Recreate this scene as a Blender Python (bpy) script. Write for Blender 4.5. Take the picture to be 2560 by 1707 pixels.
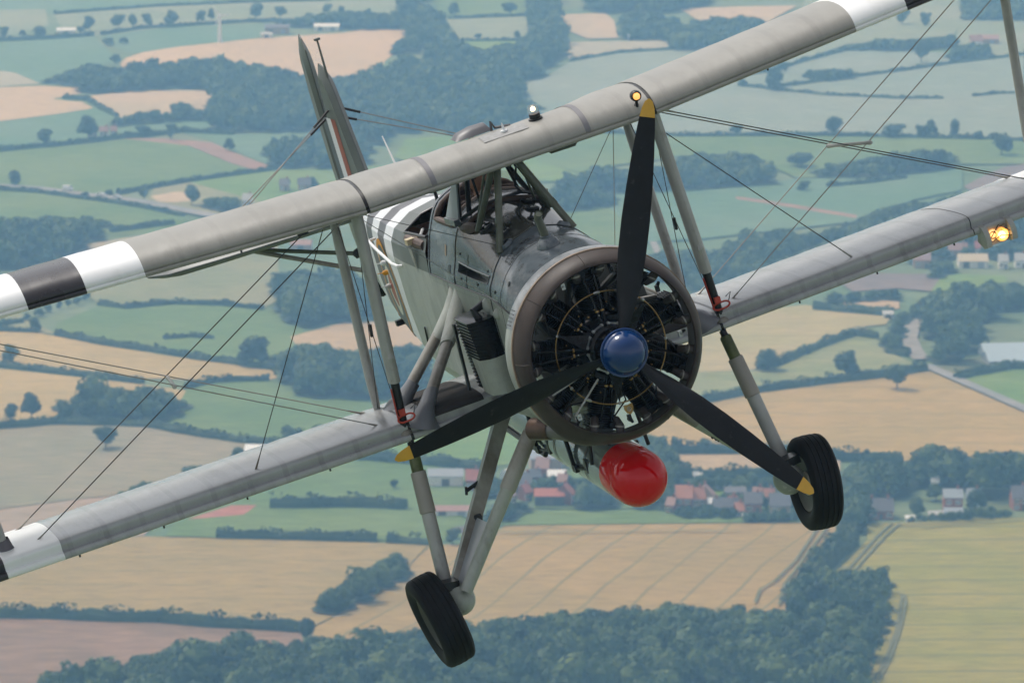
import bpy, math, random
import numpy as np
from mathutils import Vector, Matrix

for o in list(bpy.data.objects):
    bpy.data.objects.remove(o, do_unlink=True)
scene = bpy.context.scene
COL = scene.collection

# ------------------------------------------------------------------ camera
CAM_H, PITCH = 330.0, math.radians(10.9)
cam_d = bpy.data.cameras.new('camera')
cam = bpy.data.objects.new('camera', cam_d)
COL.objects.link(cam)
cam.location = (0, 0, CAM_H)
cam.rotation_euler = (math.pi / 2 - PITCH, 0, 0)
cam_d.sensor_width = 36.0
cam_d.lens = 160.536
cam_d.clip_start = 0.5
cam_d.clip_end = 60000
cam_d.dof.use_dof = True
cam_d.dof.focus_distance = 35.3
cam_d.dof.aperture_fstop = 6.3
scene.camera = cam

# ------------------------------------------------------------------ sky, sun, exposure
SUN_EL, SUN_AZ = math.radians(56), math.radians(-50)      # azimuth from +Y towards +X
sun_dir = Vector((math.sin(SUN_AZ) * math.cos(SUN_EL), math.cos(SUN_AZ) * math.cos(SUN_EL), math.sin(SUN_EL)))
world = bpy.data.worlds.new('World')
scene.world = world
world.use_nodes = True
nt = world.node_tree
bg = nt.nodes['Background']
sky = nt.nodes.new('ShaderNodeTexSky')
sky.sky_type = 'NISHITA'
sky.sun_disc = False
sky.sun_elevation = SUN_EL
sky.sun_rotation = SUN_AZ
sky.dust_density = 3.0
hs = nt.nodes.new('ShaderNodeHueSaturation')
hs.inputs['Saturation'].default_value = 0.28
nt.links.new(sky.outputs[0], hs.inputs['Color'])
nt.links.new(hs.outputs[0], bg.inputs['Color'])
bg.inputs['Strength'].default_value = 0.13
sl = bpy.data.lights.new('sun', 'SUN')
sl.energy = 1.5
sl.angle = math.radians(10)
sl.color = (1.0, 0.95, 0.88)
sun = bpy.data.objects.new('sun', sl)
COL.objects.link(sun)
sun.rotation_euler = (-sun_dir).to_track_quat('-Z', 'Y').to_euler()
sun.location = (0, 0, 600)
vs = scene.view_settings
vs.view_transform = 'Standard'
vs.look = 'None'
vs.gamma = 1.0
vs.exposure = 0.36
vs.use_curve_mapping = False
scene.cycles.use_denoising = True
scene.cycles.max_bounces = 8
scene.cycles.transparent_max_bounces = 12
scene.cycles.volume_bounces = 1
HAZE_C, HAZE_D = (0.30, 0.60, 1.0, 1), 2.75e-4

# ------------------------------------------------------------------ materials
MATS = {}
def mat(name, col, rough=0.5, metal=0.0, var=0.0, vscale=3.0, bump=0.0, bscale=20.0, coat=0.0,
        col2=None, emit=None, emit_s=0.0, spec=0.5, trans=0.0, alpha=1.0, stretch=(1, 1, 1), rvar=0.0, ior=1.45):
    if name in MATS:
        return MATS[name]
    m = bpy.data.materials.new(name)
    m.use_nodes = True
    t = m.node_tree
    b = t.nodes['Principled BSDF']
    b.inputs['Base Color'].default_value = (*col, 1)
    b.inputs['Roughness'].default_value = rough
    b.inputs['Metallic'].default_value = metal
    b.inputs['Specular IOR Level'].default_value = spec
    b.inputs['Coat Weight'].default_value = coat
    b.inputs['Coat Roughness'].default_value = 0.06
    b.inputs['Transmission Weight'].default_value = trans
    b.inputs['Alpha'].default_value = alpha
    b.inputs['IOR'].default_value = ior
    if emit:
        b.inputs['Emission Color'].default_value = (*emit, 1)
        b.inputs['Emission Strength'].default_value = emit_s
    if var > 0 or bump > 0 or col2 or rvar > 0:
        tc = t.nodes.new('ShaderNodeTexCoord')
        mp = t.nodes.new('ShaderNodeMapping')
        mp.inputs['Scale'].default_value = stretch
        t.links.new(tc.outputs['Object'], mp.inputs['Vector'])
    if var > 0 or col2 or rvar > 0:
        n = t.nodes.new('ShaderNodeTexNoise')
        n.inputs['Scale'].default_value = vscale
        n.inputs['Detail'].default_value = 6
        n.inputs['Roughness'].default_value = 0.65
        t.links.new(mp.outputs[0], n.inputs['Vector'])
        r = t.nodes.new('ShaderNodeValToRGB')
        r.color_ramp.elements[0].position = 0.32
        r.color_ramp.elements[1].position = 0.68
        c2 = col2 or tuple(min(1, c * (1 + var)) for c in col)
        c1 = col if col2 else tuple(c * (1 - var) for c in col)
        r.color_ramp.elements[0].color = (*c1, 1)
        r.color_ramp.elements[1].color = (*c2, 1)
        t.links.new(n.outputs['Fac'], r.inputs['Fac'])
        t.links.new(r.outputs['Color'], b.inputs['Base Color'])
        if rvar > 0:
            mr = t.nodes.new('ShaderNodeMapRange')
            mr.inputs['From Min'].default_value = 0.3
            mr.inputs['From Max'].default_value = 0.7
            mr.inputs['To Min'].default_value = max(0.02, rough - rvar)
            mr.inputs['To Max'].default_value = min(1, rough + rvar)
            t.links.new(n.outputs['Fac'], mr.inputs['Value'])
            t.links.new(mr.outputs[0], b.inputs['Roughness'])
    if bump > 0:
        n2 = t.nodes.new('ShaderNodeTexNoise')
        n2.inputs['Scale'].default_value = bscale
        n2.inputs['Detail'].default_value = 4
        t.links.new(mp.outputs[0], n2.inputs['Vector'])
        bp = t.nodes.new('ShaderNodeBump')
        bp.inputs['Strength'].default_value = bump
        bp.inputs['Distance'].default_value = 0.02
        t.links.new(n2.outputs['Fac'], bp.inputs['Height'])
        t.links.new(bp.outputs[0], b.inputs['Normal'])
    MATS[name] = m
    return m

# ------------------------------------------------------------------ mesh helpers
class MB:
    """collects polygons, then links them as one mesh object"""
    def __init__(self):
        self.v = []; self.f = []; self.m = []
    def add(self, vs, fs, mi=0):
        o = len(self.v)
        self.v += [tuple(map(float, p)) for p in vs]
        self.f += [tuple(i + o for i in f) for f in fs]
        self.m += [mi] * len(fs)
        return self
    def box(self, c, s, mi=0, R=None):
        vs = [Vector((x * s[0] / 2, y * s[1] / 2, z * s[2] / 2)) for x in (-1, 1) for y in (-1, 1) for z in (-1, 1)]
        if R is not None: vs = [R @ p for p in vs]
        vs = [p + Vector(c) for p in vs]
        return self.add(vs, [(0, 1, 3, 2), (4, 6, 7, 5), (0, 4, 5, 1), (2, 3, 7, 6), (0, 2, 6, 4), (1, 5, 7, 3)], mi)
    def quadstrip(self, rings, mi=0, closed=True, cap=False, flip=False):
        n = len(rings[0]); vs = [p for r in rings for p in r]; fs = []
        for i in range(len(rings) - 1):
            for j in range(n if closed else n - 1):
                a, b = i * n + j, i * n + (j + 1) % n
                q = (a, b, b + n, a + n)
                fs.append(q[::-1] if flip else q)
        if cap:
            fs.append(tuple(range(n))[::-1] if not flip else tuple(range(n)))
            k = (len(rings) - 1) * n
            fs.append(tuple(range(k, k + n)) if not flip else tuple(range(k, k + n))[::-1])
        return self.add(vs, fs, mi)
    def pipe(self, pts, r, n=8, mi=0, cap=True, close=False, ea=None):
        """tube along a polyline; r a number or one per point; ea=(axis, ratio) flattens the section"""
        pts = [Vector(p) for p in pts]; k = len(pts)
        rr = r if isinstance(r, (list, tuple)) else [r] * k
        rings = []; prev = None
        for i, p in enumerate(pts):
            if close: d = pts[(i + 1) % k] - pts[i - 1]
            else: d = pts[min(i + 1, k - 1)] - pts[max(i - 1, 0)]
            d.normalize()
            if ea is not None: a = Vector(ea[0])
            elif prev is None: a = Vector((0, 0, 1)) if abs(d.z) < 0.9 else Vector((1, 0, 0))
            else: a = prev
            a = (a - d * a.dot(d)).normalized(); prev = a
            b = d.cross(a)
            q = ea[1] if ea else 1.0
            rings.append([p + a * (math.cos(t) * rr[i] * q) + b * (math.sin(t) * rr[i]) for t in [2 * math.pi * j / n for j in range(n)]])
        if close: rings.append(rings[0])
        return self.quadstrip(rings, mi, cap=cap and not close)
    def lathe(self, prof, c=(0, 0, 0), ax=(0, 1, 0), n=32, mi=0, cap=False, rad=None):
        """profile [(distance along axis, radius)] about an axis"""
        ax = Vector(ax).normalized()
        a = Vector((1, 0, 0)) if abs(ax.x) < 0.9 else Vector((0, 0, 1))
        a = (a - ax * a.dot(ax)).normalized(); b = ax.cross(a); c = Vector(c)
        rings = []
        for (y, r) in prof:
            rings.append([c + ax * y + a * (math.cos(t) * (r + (rad(t, y) if rad else 0))) + b * (math.sin(t) * (r + (rad(t, y) if rad else 0))) for t in [2 * math.pi * j / n for j in range(n)]])
        return self.quadstrip(rings, mi, cap=cap)
    def ball(self, c, r, n=16, mi=0, s=(1, 1, 1)):
        rings = []
        for i in range(1, n // 2):
            t = math.pi * i / (n // 2)
            rings.append([(c[0] + s[0] * r * math.sin(t) * math.cos(u), c[1] + s[1] * r * math.sin(t) * math.sin(u), c[2] + s[2] * r * math.cos(t)) for u in [2 * math.pi * j / n for j in range(n)]])
        return self.quadstrip(rings, mi, cap=True)
    def build(self, name, mats, parent=None, ang=35, smooth=True):
        me = bpy.data.meshes.new(name)
        me.from_pydata(self.v, [], self.f)
        ms = mats if isinstance(mats, (list, tuple)) else [mats]
        for m in ms: me.materials.append(m)
        if len(ms) > 1: me.polygons.foreach_set('material_index', self.m)
        if smooth:
            me.polygons.foreach_set('use_smooth', [True] * len(me.polygons))
            me.set_sharp_from_angle(angle=math.radians(ang))
        me.update()
        o = bpy.data.objects.new(name, me)
        COL.objects.link(o)
        if parent is not None: o.parent = parent
        return o

def np_obj(name, V, F, mats, parent=None, mi=None, smooth=False):
    """big meshes from numpy arrays (all faces the same size)"""
    me = bpy.data.meshes.new(name)
    V = np.asarray(V, np.float32); F = np.asarray(F, np.int32); k = F.shape[1]
    me.vertices.add(len(V)); me.vertices.foreach_set('co', V.ravel())
    me.loops.add(F.size); me.loops.foreach_set('vertex_index', F.ravel())
    me.polygons.add(len(F)); me.polygons.foreach_set('loop_start', np.arange(0, F.size, k, dtype=np.int32))
    for m in (mats if isinstance(mats, (list, tuple)) else [mats]): me.materials.append(m)
    if mi is not None: me.polygons.foreach_set('material_index', np.asarray(mi, np.int32))
    me.polygons.foreach_set('use_smooth', np.full(len(F), smooth))
    me.update(calc_edges=True)
    o = bpy.data.objects.new(name, me); COL.objects.link(o)
    if parent is not None: o.parent = parent
    return o

def thing(name, label, cat, mtx=None, loc=None, rz=0.0, group=None):
    o = bpy.data.objects.new(name, None)
    o.empty_display_size = 0.5
    COL.objects.link(o)
    if mtx is not None: o.matrix_world = mtx
    if loc is not None: o.location = loc; o.rotation_euler = (0, 0, rz)
    o['label'] = label; o['category'] = cat
    if group: o['group'] = group
    return o
def tag(o, label, cat, group=None):
    o['label'] = label; o['category'] = cat
    if group: o['group'] = group
    return o
def struct(o):
    o['kind'] = 'structure'
    return o
# ================================================================== THE BIPLANE
# own axes: X towards its port wing, Y towards its tail, Z up; origin on the propeller axis at the cowling
_M = Matrix(((0.92211078, -0.25472881, -0.2912472), (-0.32666694, -0.10911376, -0.93881995), (0.20736541, 0.96083683, -0.18382646)))
_C = Matrix(((1, 0, 0), (0, -math.sin(PITCH), math.cos(PITCH)), (0, -math.cos(PITCH), -math.sin(PITCH))))
# columns of _C: right, down, forward of the viewing direction in world axes
_C = Matrix(((1, 0, 0), (0, -math.sin(PITCH), math.cos(PITCH)), (0, -math.cos(PITCH), -math.sin(PITCH))))
_A = _C @ _M
_T = Vector((0, 0, CAM_H)) + _C @ Vector((0.74113354, 0.0381585, 34.88475407))
PLANE_MTX = Matrix.Translation(_T) @ _A.to_4x4()

# ---- paints and metals
GREY = mat('grey dope', (0.305, 0.295, 0.265), 0.42, var=0.07, vscale=1.6, bump=0.10, bscale=9, stretch=(3, 1, 1), rvar=0.06)
WHITE = mat('white stripe paint', (0.80, 0.80, 0.79), 0.38, var=0.03, vscale=2, bump=0.05, bscale=8)
BLACK = mat('black stripe paint', (0.040, 0.037, 0.042), 0.30, var=0.2, vscale=2, rvar=0.06)
SLATE = mat('dark sea grey paint', (0.080, 0.096, 0.110), 0.17, var=0.30, vscale=2.0, bump=0.025, bscale=2.5, stretch=(1, .6, 1.6), rvar=0.08)
LIGHT = mat('sky grey paint', (0.36, 0.38, 0.345), 0.38, var=0.13, vscale=2.6, bump=0.05, bscale=4, stretch=(1, 1.5, .35), rvar=0.08)
STRUT = mat('strut grey', (0.38, 0.38, 0.36), 0.40, var=0.10, vscale=5, bump=0.04, bscale=14, rvar=0.08)
STAIN = mat('oil stained grey', (0.14, 0.118, 0.092), 0.34, col2=(0.37, 0.36, 0.325), vscale=3, rvar=0.08, stretch=(1, 1, .5))
GREENM = mat('cabane green grey', (0.095, 0.105, 0.075), 0.33, var=0.25, vscale=8)
BRONZE = mat('heat stained bronze', (0.034, 0.027, 0.024), 0.48, metal=0.0, spec=0.28, col2=(0.066, 0.050, 0.043), vscale=4, bump=0.05, bscale=9, rvar=0.08)
CREAM = mat('cream edge', (0.27, 0.20, 0.145), 0.5, var=0.2, vscale=9)
ENGINE = mat('engine black', (0.006, 0.006, 0.007), 0.22, var=0.3, vscale=9, spec=0.28)
ENGINE2 = mat('engine dark iron', (0.0055, 0.0053, 0.0053), 0.40, var=0.4, vscale=12, spec=0.22)
STEEL = mat('bare steel', (0.42, 0.42, 0.41), 0.28, metal=0.9, var=0.2, vscale=14)
BRASS = mat('brass', (0.34, 0.215, 0.085), 0.34, metal=0.9, var=0.2, vscale=14)
BLUE = mat('blue spinner paint', (0.004, 0.034, 0.130), 0.14, coat=0.35, var=0.10, vscale=3)
WIRE = mat('streamline wire', (0.30, 0.30, 0.285), 0.35, metal=0.3)
WIRED = mat('dark wire', (0.035, 0.037, 0.033), 0.4)
RUBBER = mat('tyre rubber', (0.010, 0.010, 0.0105), 0.62, var=0.3, vscale=6, bump=0.05, bscale=60, spec=0.22)
BLK = mat('black fitting', (0.014, 0.014, 0.015), 0.35, var=0.3, vscale=20)
OLIVE = mat('olive oleo', (0.085, 0.10, 0.035), 0.35, var=0.4, vscale=9)
REDP = mat('red lock paint', (0.42, 0.045, 0.022), 0.42, var=0.2, vscale=12)
WALK = mat('walkway black', (0.022, 0.020, 0.020), 0.75, col2=(0.045, 0.04, 0.037), vscale=5, spec=0.2)
LEATHER = mat('brown leather', (0.090, 0.060, 0.048), 0.55, var=0.3, vscale=14, bump=0.2, bscale=30)
TUB = mat('cockpit interior', (0.060, 0.030, 0.016), 0.7, var=0.3, vscale=4)
YELL = mat('roundel yellow', (0.62, 0.27, 0.022), 0.42, var=0.08, vscale=4)
RBLUE = mat('roundel blue', (0.075, 0.095, 0.12), 0.42, var=0.1, vscale=4)
RRED = mat('roundel red', (0.30, 0.055, 0.03), 0.42, var=0.1, vscale=4)
RCREAM = mat('roundel white', (0.52, 0.52, 0.44), 0.42, var=0.06, vscale=4)
GLASS = mat('clear glass', (0.9, 0.92, 0.92), 0.03, trans=1.0, alpha=0.30, ior=1.2)
TFAB = mat('tail grey', (0.115, 0.128, 0.122), 0.42, var=0.12, vscale=3, bump=0.08, bscale=7)
LDOPE = mat('lower wing dope', (0.37, 0.375, 0.38), 0.22, var=0.05, vscale=2.0, bump=0.03, bscale=5, stretch=(2, 1, 1), rvar=0.05)
def rib_tapes(m, pitch, width, dark):
    """doped-on rib tapes: slightly darker bands across the chord"""
    t = m.node_tree; b = t.nodes['Principled BSDF']
    src = b.inputs['Base Color'].links[0].from_socket
    tc = t.nodes.new('ShaderNodeTexCoord'); sp = t.nodes.new('ShaderNodeSeparateXYZ')
    t.links.new(tc.outputs['Object'], sp.inputs[0])
    a = t.nodes.new('ShaderNodeMath'); a.operation = 'PINGPONG'; a.inputs[1].default_value = pitch / 2
    t.links.new(sp.outputs['X'], a.inputs[0])
    c = t.nodes.new('ShaderNodeMath'); c.operation = 'LESS_THAN'; c.inputs[1].default_value = width / 2
    t.links.new(a.outputs[0], c.inputs[0])
    n = t.nodes.new('ShaderNodeTexNoise'); n.inputs['Scale'].default_value = 5; n.inputs['Detail'].default_value = 5
    t.links.new(tc.outputs['Object'], n.inputs['Vector'])
    k = t.nodes.new('ShaderNodeMath'); k.operation = 'MULTIPLY'; t.links.new(c.outputs[0], k.inputs[0]); t.links.new(n.outputs['Fac'], k.inputs[1])
    mx = t.nodes.new('ShaderNodeMixRGB'); mx.blend_type = 'MULTIPLY'
    mx.inputs['Color2'].default_value = (dark, dark, dark, 1)
    t.links.new(k.outputs[0], mx.inputs['Fac']); t.links.new(src, mx.inputs['Color1']); t.links.new(mx.outputs[0], b.inputs['Base Color'])
def weather(m, scale, stretch, col, amount, lo=.56, hi=.66, seed=0.0, detail=9):
    """stains or chips with their own outline, laid over whatever colour the paint has"""
    t = m.node_tree; b = t.nodes['Principled BSDF']; L = t.links.new
    tc = t.nodes.new('ShaderNodeTexCoord'); mp = t.nodes.new('ShaderNodeMapping'); mp.inputs['Scale'].default_value = stretch; mp.inputs['Location'].default_value = (seed, seed * .7, seed * 1.3)
    L(tc.outputs['Object'], mp.inputs['Vector'])
    n = t.nodes.new('ShaderNodeTexNoise'); n.inputs['Scale'].default_value = scale; n.inputs['Detail'].default_value = detail; n.inputs['Roughness'].default_value = .7; L(mp.outputs[0], n.inputs['Vector'])
    r = t.nodes.new('ShaderNodeMapRange'); r.inputs['From Min'].default_value = lo; r.inputs['From Max'].default_value = hi; r.inputs['To Max'].default_value = amount; L(n.outputs['Fac'], r.inputs['Value'])
    mx = t.nodes.new('ShaderNodeMixRGB'); mx.inputs['Color2'].default_value = (*col, 1); L(r.outputs[0], mx.inputs['Fac'])
    if b.inputs['Base Color'].links: L(b.inputs['Base Color'].links[0].from_socket, mx.inputs['Color1'])
    else: mx.inputs['Color1'].default_value = b.inputs['Base Color'].default_value
    L(mx.outputs[0], b.inputs['Base Color'])
weather(SLATE, 2.4, (1, .8, 1.6), (.20, .215, .225), .75, .50, .64, 3.1); weather(SLATE, 9, (1, 1, .5), (.035, .035, .035), .6, .58, .64, 7.7); weather(SLATE, 30, (1, 1, 1), (.30, .31, .31), .7, .66, .70, 1.2)
weather(LIGHT, 3, (1, 2.2, .28), (.17, .165, .135), .65, .50, .68, 2.2); weather(LIGHT, 11, (1, 1, .5), (.10, .09, .07), .55, .62, .70, 5.5); weather(LIGHT, 1.3, (1, 1, 1), (.25, .265, .245), .7, .45, .6, 9.0)
weather(GREY, 2.2, (1.2, .35, 1), (.235, .225, .20), .55, .50, .66, 4.4); weather(GREY, 26, (.5, 1, 1), (.17, .16, .14), .5, .66, .72, 8.8); weather(GREY, 34, (1, 1, 1), (.62, .61, .58), .7, .72, .74, 2.9)
weather(LDOPE, 2.4, (1.4, .3, 1), (.255, .255, .26), .6, .48, .66, 6.1); weather(LDOPE, 30, (.6, 1, 1), (.16, .155, .15), .55, .64, .70, 3.3)
weather(WHITE, 3, (1.4, .4, 1), (.62, .61, .58), .45, .52, .68, 5.0); weather(STRUT, 7, (1, 1, .4), (.19, .18, .155), .6, .54, .68, 1.7); weather(STRUT, 30, (1, 1, 1), (.08, .075, .07), .6, .67, .70, 4.0)
weather(BRONZE, 5, (1, 1, 1), (.11, .085, .07), .5, .58, .70, 2.0); weather(BRONZE, 18, (1, 1, 1), (.022, .02, .02), .5, .60, .68, 6.6)
rib_tapes(LDOPE, 0.30, 0.045, 0.80)
rib_tapes(GREY, 0.34, 0.05, 0.88)

OILY = mat('oily deck metal', (.070, .068, .060), .09, var=.45, vscale=2.2, bump=.22, bscale=3.2, stretch=(1, .5, 1), rvar=.05)
weather(OILY, 7, (1, .6, 1), (.015, .014, .013), .8, .54, .62, 2.0); weather(OILY, 3, (1, 1, 1), (.20, .20, .19), .5, .56, .68, 6.0)
plane = thing('biplane', 'grey naval biplane banking in flight with blue spinner and black and white wing stripes', 'aircraft', PLANE_MTX)

# ---- wings -------------------------------------------------------
U_TOP = [(1, .0), (.9, .026), (.8, .047), (.7, .066), (.6, .083), (.5, .097), (.4, .107), (.3, .1115), (.22, .108), (.15, .098), (.1, .085), (.06, .068), (.035, .051), (.018, .034), (.008, .018), (.0025, .006), (.004, -.004), (.009, -.0075)]
U_BOT = [(.001, -.0105), (-.002, -.016), (.0, -.022), (.008, -.029), (.025, -.0335), (.07, -.035), (.2, -.030), (.4, -.024), (.6, -.018), (.8, -.011), (1, -.003)]
L_TOP = [(1, .0), (.9, .024), (.8, .042), (.7, .057), (.6, .070), (.5, .080), (.4, .086), (.3, .088), (.22, .0885), (.16, .0875), (.11, .086), (.07, .083), (.04, .079), (.022, .0735), (.0135, .067), (.0105, .060), (.0105, .053), (.013, .044), (.0165, .034), (.020, .025), (.021, .019)]
L_BOT = [(.010, .0175), (.001, .0165), (-.005, .012), (-.006, .004), (-.005, -.006), (.0, -.0125), (.010, -.0165), (.03, -.0185), (.1, -.019), (.3, -.016), (.6, -.011), (1, -.003)]
def u_le(x): return 1.275 + .05 * max(0, abs(x) - 1.22), 1.425 + .050 * max(0, abs(x) - 1.22)
def l_le(x): return 1.70 + .006 * max(0, abs(x) - 1.3), -.500 + .012 * max(0, abs(x) - 1.3)
def u_chord(x):
    a = abs(x)
    c = 1.70
    if a < 1.05: c -= .42 * (1 - max(0, min(1, (a - .55) / .5)) ** 2 * (3 - 2 * max(0, min(1, (a - .55) / .5))))
    if a > 5.4: c *= math.sqrt(max(0.02, 1 - ((a - 5.4) / .82) ** 2)) * .75 + .25
    return c
def l_chord(x):
    a = abs(x); c = 1.70
    if a > 5.3: c *= math.sqrt(max(0.02, 1 - ((a - 5.3) / .82) ** 2)) * .75 + .25
    return c
def section(x, lower=False):
    top, bot = (L_TOP, L_BOT) if lower else (U_TOP, U_BOT)
    y, z = (l_le if lower else u_le)(x); c = (l_chord if lower else u_chord)(x); ck = 1.70
    e = c / ck if abs(x) > 5 else 1
    ribp = .30 if lower else .34
    ph = abs((abs(x) / ribp) % 1 - .5) * 2          # 1 on a rib, 0 between ribs
    out = []
    for (a, b) in top:
        sag = -.0035 * (1 - ph) if .05 < a < .95 else 0
        out.append((x, y + a * c + (1 - e) * .5 * ck * 0, z + b * ck * e + sag))
    for (a, b) in bot: out.append((x, y + a * c, z + b * ck * e))
    return out
def wing_panel(name, x0, x1, mats, lower=False, bands=None, step=.085):
    bands = bands or []
    xs = sorted(set([round(x0 + (x1 - x0) * i / max(1, int((x1 - x0) / step)), 4) for i in range(int((x1 - x0) / step) + 1)] + [x0, x1] + [b for bb in bands for b in bb[:2] if x0 < b < x1]))
    mb = MB(); rings = [section(x, lower) for x in xs]
    n = len(rings[0])
    for i in range(len(xs) - 1):
        xm = (xs[i] + xs[i + 1]) / 2; mi = 0
        for (b0, b1, k) in bands:
            if b0 <= xm <= b1: mi = k
        mb.quadstrip(rings[i:i + 2], mi)
    o = len(mb.v)
    mb.add(rings[0], [tuple(range(n))], 0); mb.add(rings[-1], [tuple(range(n))[::-1]], 0)
    return mb.build(name, mats, plane, ang=50)
def stripes(x0, w=.469, sgn=1):
    out = []
    for i in range(5):
        a, b = x0 + i * w, x0 + (i + 1) * w
        if sgn < 0: a, b = -b, -a
        out.append((a, b, 1 if i % 2 == 0 else 2))
    return out
U3 = [GREY, WHITE, BLACK]; L3 = [LDOPE, WHITE, BLACK]
wc = wing_panel('upper_wing_centre_section', -1.205, 1.205, U3)
for s, side in ((-1, 'starboard'), (1, 'port')):
    a, b = (1.235, 6.2) if s > 0 else (-6.2, -1.235)
    wo = wing_panel('upper_wing_panel', a, b, U3, bands=stripes(3.03, sgn=s))
    wo['label'] = 'outer upper wing panel with white and black stripes'
    a, b = (.47, 1.335) if s > 0 else (-1.335, -.47)
    ws = wing_panel('lower_wing_stub', a, b, [LDOPE], True)
    a, b = (1.36, 6.1) if s > 0 else (-6.1, -1.36)
    wl = wing_panel('lower_wing_panel', a, b, L3, True, stripes(4.27 if s < 0 else 4.42, sgn=s))
    # dark rubber seals in the wing fold joints
    mb = MB(); mb.quadstrip([[(x, p[1] + .012 * (1 if p[1] < 1.6 else -1), p[2] * 1.0 + (-.006 if p[2] > 1.42 else .004)) for p in section(s * 1.22)] for x in (s * 1.2, s * 1.24)], 0, cap=True)
    mb.build('fold_joint_seal', BLK, plane)
    mb = MB(); mb.quadstrip([[(x, p[1] + (.006 if p[1] < 2.0 else -.01), p[2]) for p in section(s * 1.348, True)] for x in (s * 1.33, s * 1.366)], 0, cap=True)
    mb.build('fold_joint_seal', BLK, plane)
    # grey tape over the centre section
    mb = MB(); mb.quadstrip([[(x, p[1] - (.002 if i > 12 else 0), p[2] + .0025) for i, p in enumerate(section(s * .655)[2:17])] for x in (s * .632, s * .678)], 0, closed=False)
    mb.build('wing_tape', mat('tape grey', (.17, .165, .175), .5, var=.1), plane)
# walkway on the starboard and port wing stubs
for s in (-1, 1):
    mb = MB()
    rr = [[(x, p[1] - .004, p[2] + .004) for p in section(x, True)[2:17]] for x in [s * (.70 + .46 * i / 8) for i in range(9)]]
    mb.quadstrip(rr, 0, closed=False); mb.build('walkway', WALK, ws if s > 0 else plane)

# little vent pegs under the leading edges
for s in (-1, 1):
    for x in (2.05, 2.75, 3.45, 4.15):
        mb = MB(); y, z = l_le(x); mb.pipe([(s * x, y + .06, z - .02), (s * x, y + .06, z - .055)], .008, 6); mb.build('drain_peg', BLK, plane)
    mb = MB(); y, z = u_le(2.3); mb.pipe([(s * 2.25, y + .1, z - .05), (s * 2.25, y + .1, z - .085)], .008, 6); mb.build('drain_peg', BLK, plane)

# ---- fuselage ----------------------------------------------------
FS = [  # Y: half section from the keel round to the deck, (X, Z)
 (.40, [(0, -.50), (.26, -.45), (.43, -.29), (.50, 0), (.50, .28), (.46, .43), (.37, .55), (.21, .645), (0, .675)]),
 (.80, [(0, -.58), (.34, -.545), (.485, -.34), (.52, 0), (.51, .38), (.445, .545), (.345, .655), (.20, .735), (0, .765)]),
 (1.27, [(0, -.63), (.42, -.61), (.50, -.45), (.515, 0), (.498, .43), (.435, .575), (.365, .675), (.24, .785), (0, .86)]),
 (1.80, [(0, -.64), (.44, -.62), (.51, -.46), (.52, 0), (.512, .435), (.455, .60), (.395, .74), (.27, .875), (0, .955)]),
 (2.30, [(0, -.64), (.44, -.62), (.51, -.46), (.525, 0), (.52, .44), (.46, .63), (.40, .80), (.275, .96), (0, 1.035)]),
 (3.20, [(0, -.64), (.44, -.62), (.51, -.46), (.525, 0), (.52, .45), (.465, .66), (.415, .80), (.28, 1.01), (0, 1.12)]),
 (3.21, [(0, -.64), (.44, -.62), (.51, -.46), (.525, 0), (.52, .45), (.50, .62), (.45, .74), (.27, .85), (0, .89)]),
 (4.20, [(0, -.59), (.43, -.57), (.50, -.42), (.515, 0), (.51, .45), (.49, .59), (.43, .69), (.25, .79), (0, .83)]),
 (5.00, [(0, -.47), (.37, -.455), (.435, -.33), (.455, 0), (.455, .44), (.44, .56), (.38, .66), (.22, .745), (0, .78)]),
 (6.00, [(0, -.37), (.28, -.355), (.335, -.26), (.355, 0), (.355, .43), (.34, .53), (.29, .615), (.17, .68), (0, .71)]),
 (7.00, [(0, -.23), (.18, -.22), (.22, -.15), (.24, .05), (.24, .43), (.225, .50), (.19, .565), (.11, .62), (0, .645)]),
 (8.30, [(0, .0), (.05, .005), (.07, .05), (.08, .15), (.08, .40), (.075, .46), (.06, .51), (.035, .545), (0, .56)]),
]
def cr(p, t):
    """Catmull-Rom through a list of 2-D points, t in 0..len-1"""
    i = min(int(t), len(p) - 2); u = t - i
    P = [Vector(p[max(0, min(len(p) - 1, i + k))]) for k in (-1, 0, 1, 2)]
    return 0.5 * ((2 * P[1]) + (P[2] - P[0]) * u + (2 * P[0] - 5 * P[1] + 4 * P[2] - P[3]) * u * u + (3 * P[1] - P[0] - 3 * P[2] + P[3]) * u ** 3)
def fus(Y, rear=None):
    """control half-section at Y"""
    rows = FS[:6] if not rear else FS[6:]
    if Y <= rows[0][0]: return rows[0][1]
    for a, b in zip(rows, rows[1:]):
        if a[0] <= Y <= b[0]:
            u = (Y - a[0]) / (b[0] - a[0])
            return [(p[0] + (q[0] - p[0]) * u, p[1] + (q[1] - p[1]) * u) for p, q in zip(a[1], b[1])]
    return rows[-1][1]
def fpt(Y, t, off=0.0, s=1, rear=False):
    """point on the skin: t = 0 keel .. 8 deck"""
    c = fus(Y, rear)
    if rear: i = min(int(t), 7); u = t - i; p = Vector(c[i]).lerp(Vector(c[i + 1]), u); d = Vector(c[i + 1]) - Vector(c[i])
    else:
        p = cr(c, t); d = cr(c, min(8, t + .01)) - cr(c, max(0, t - .01))
    n = Vector((d.y, -d.x)); n.normalize()
    p = p + n * off
    return Vector((s * p.x, Y, p.y))
def lerp_t(Y, Z, rear=False):
    lo, hi = 0.0, 8.0
    for _ in range(40):
        m = (lo + hi) / 2
        if fpt(Y, m, rear=rear).z < Z: lo = m
        else: hi = m
    return lo
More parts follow.
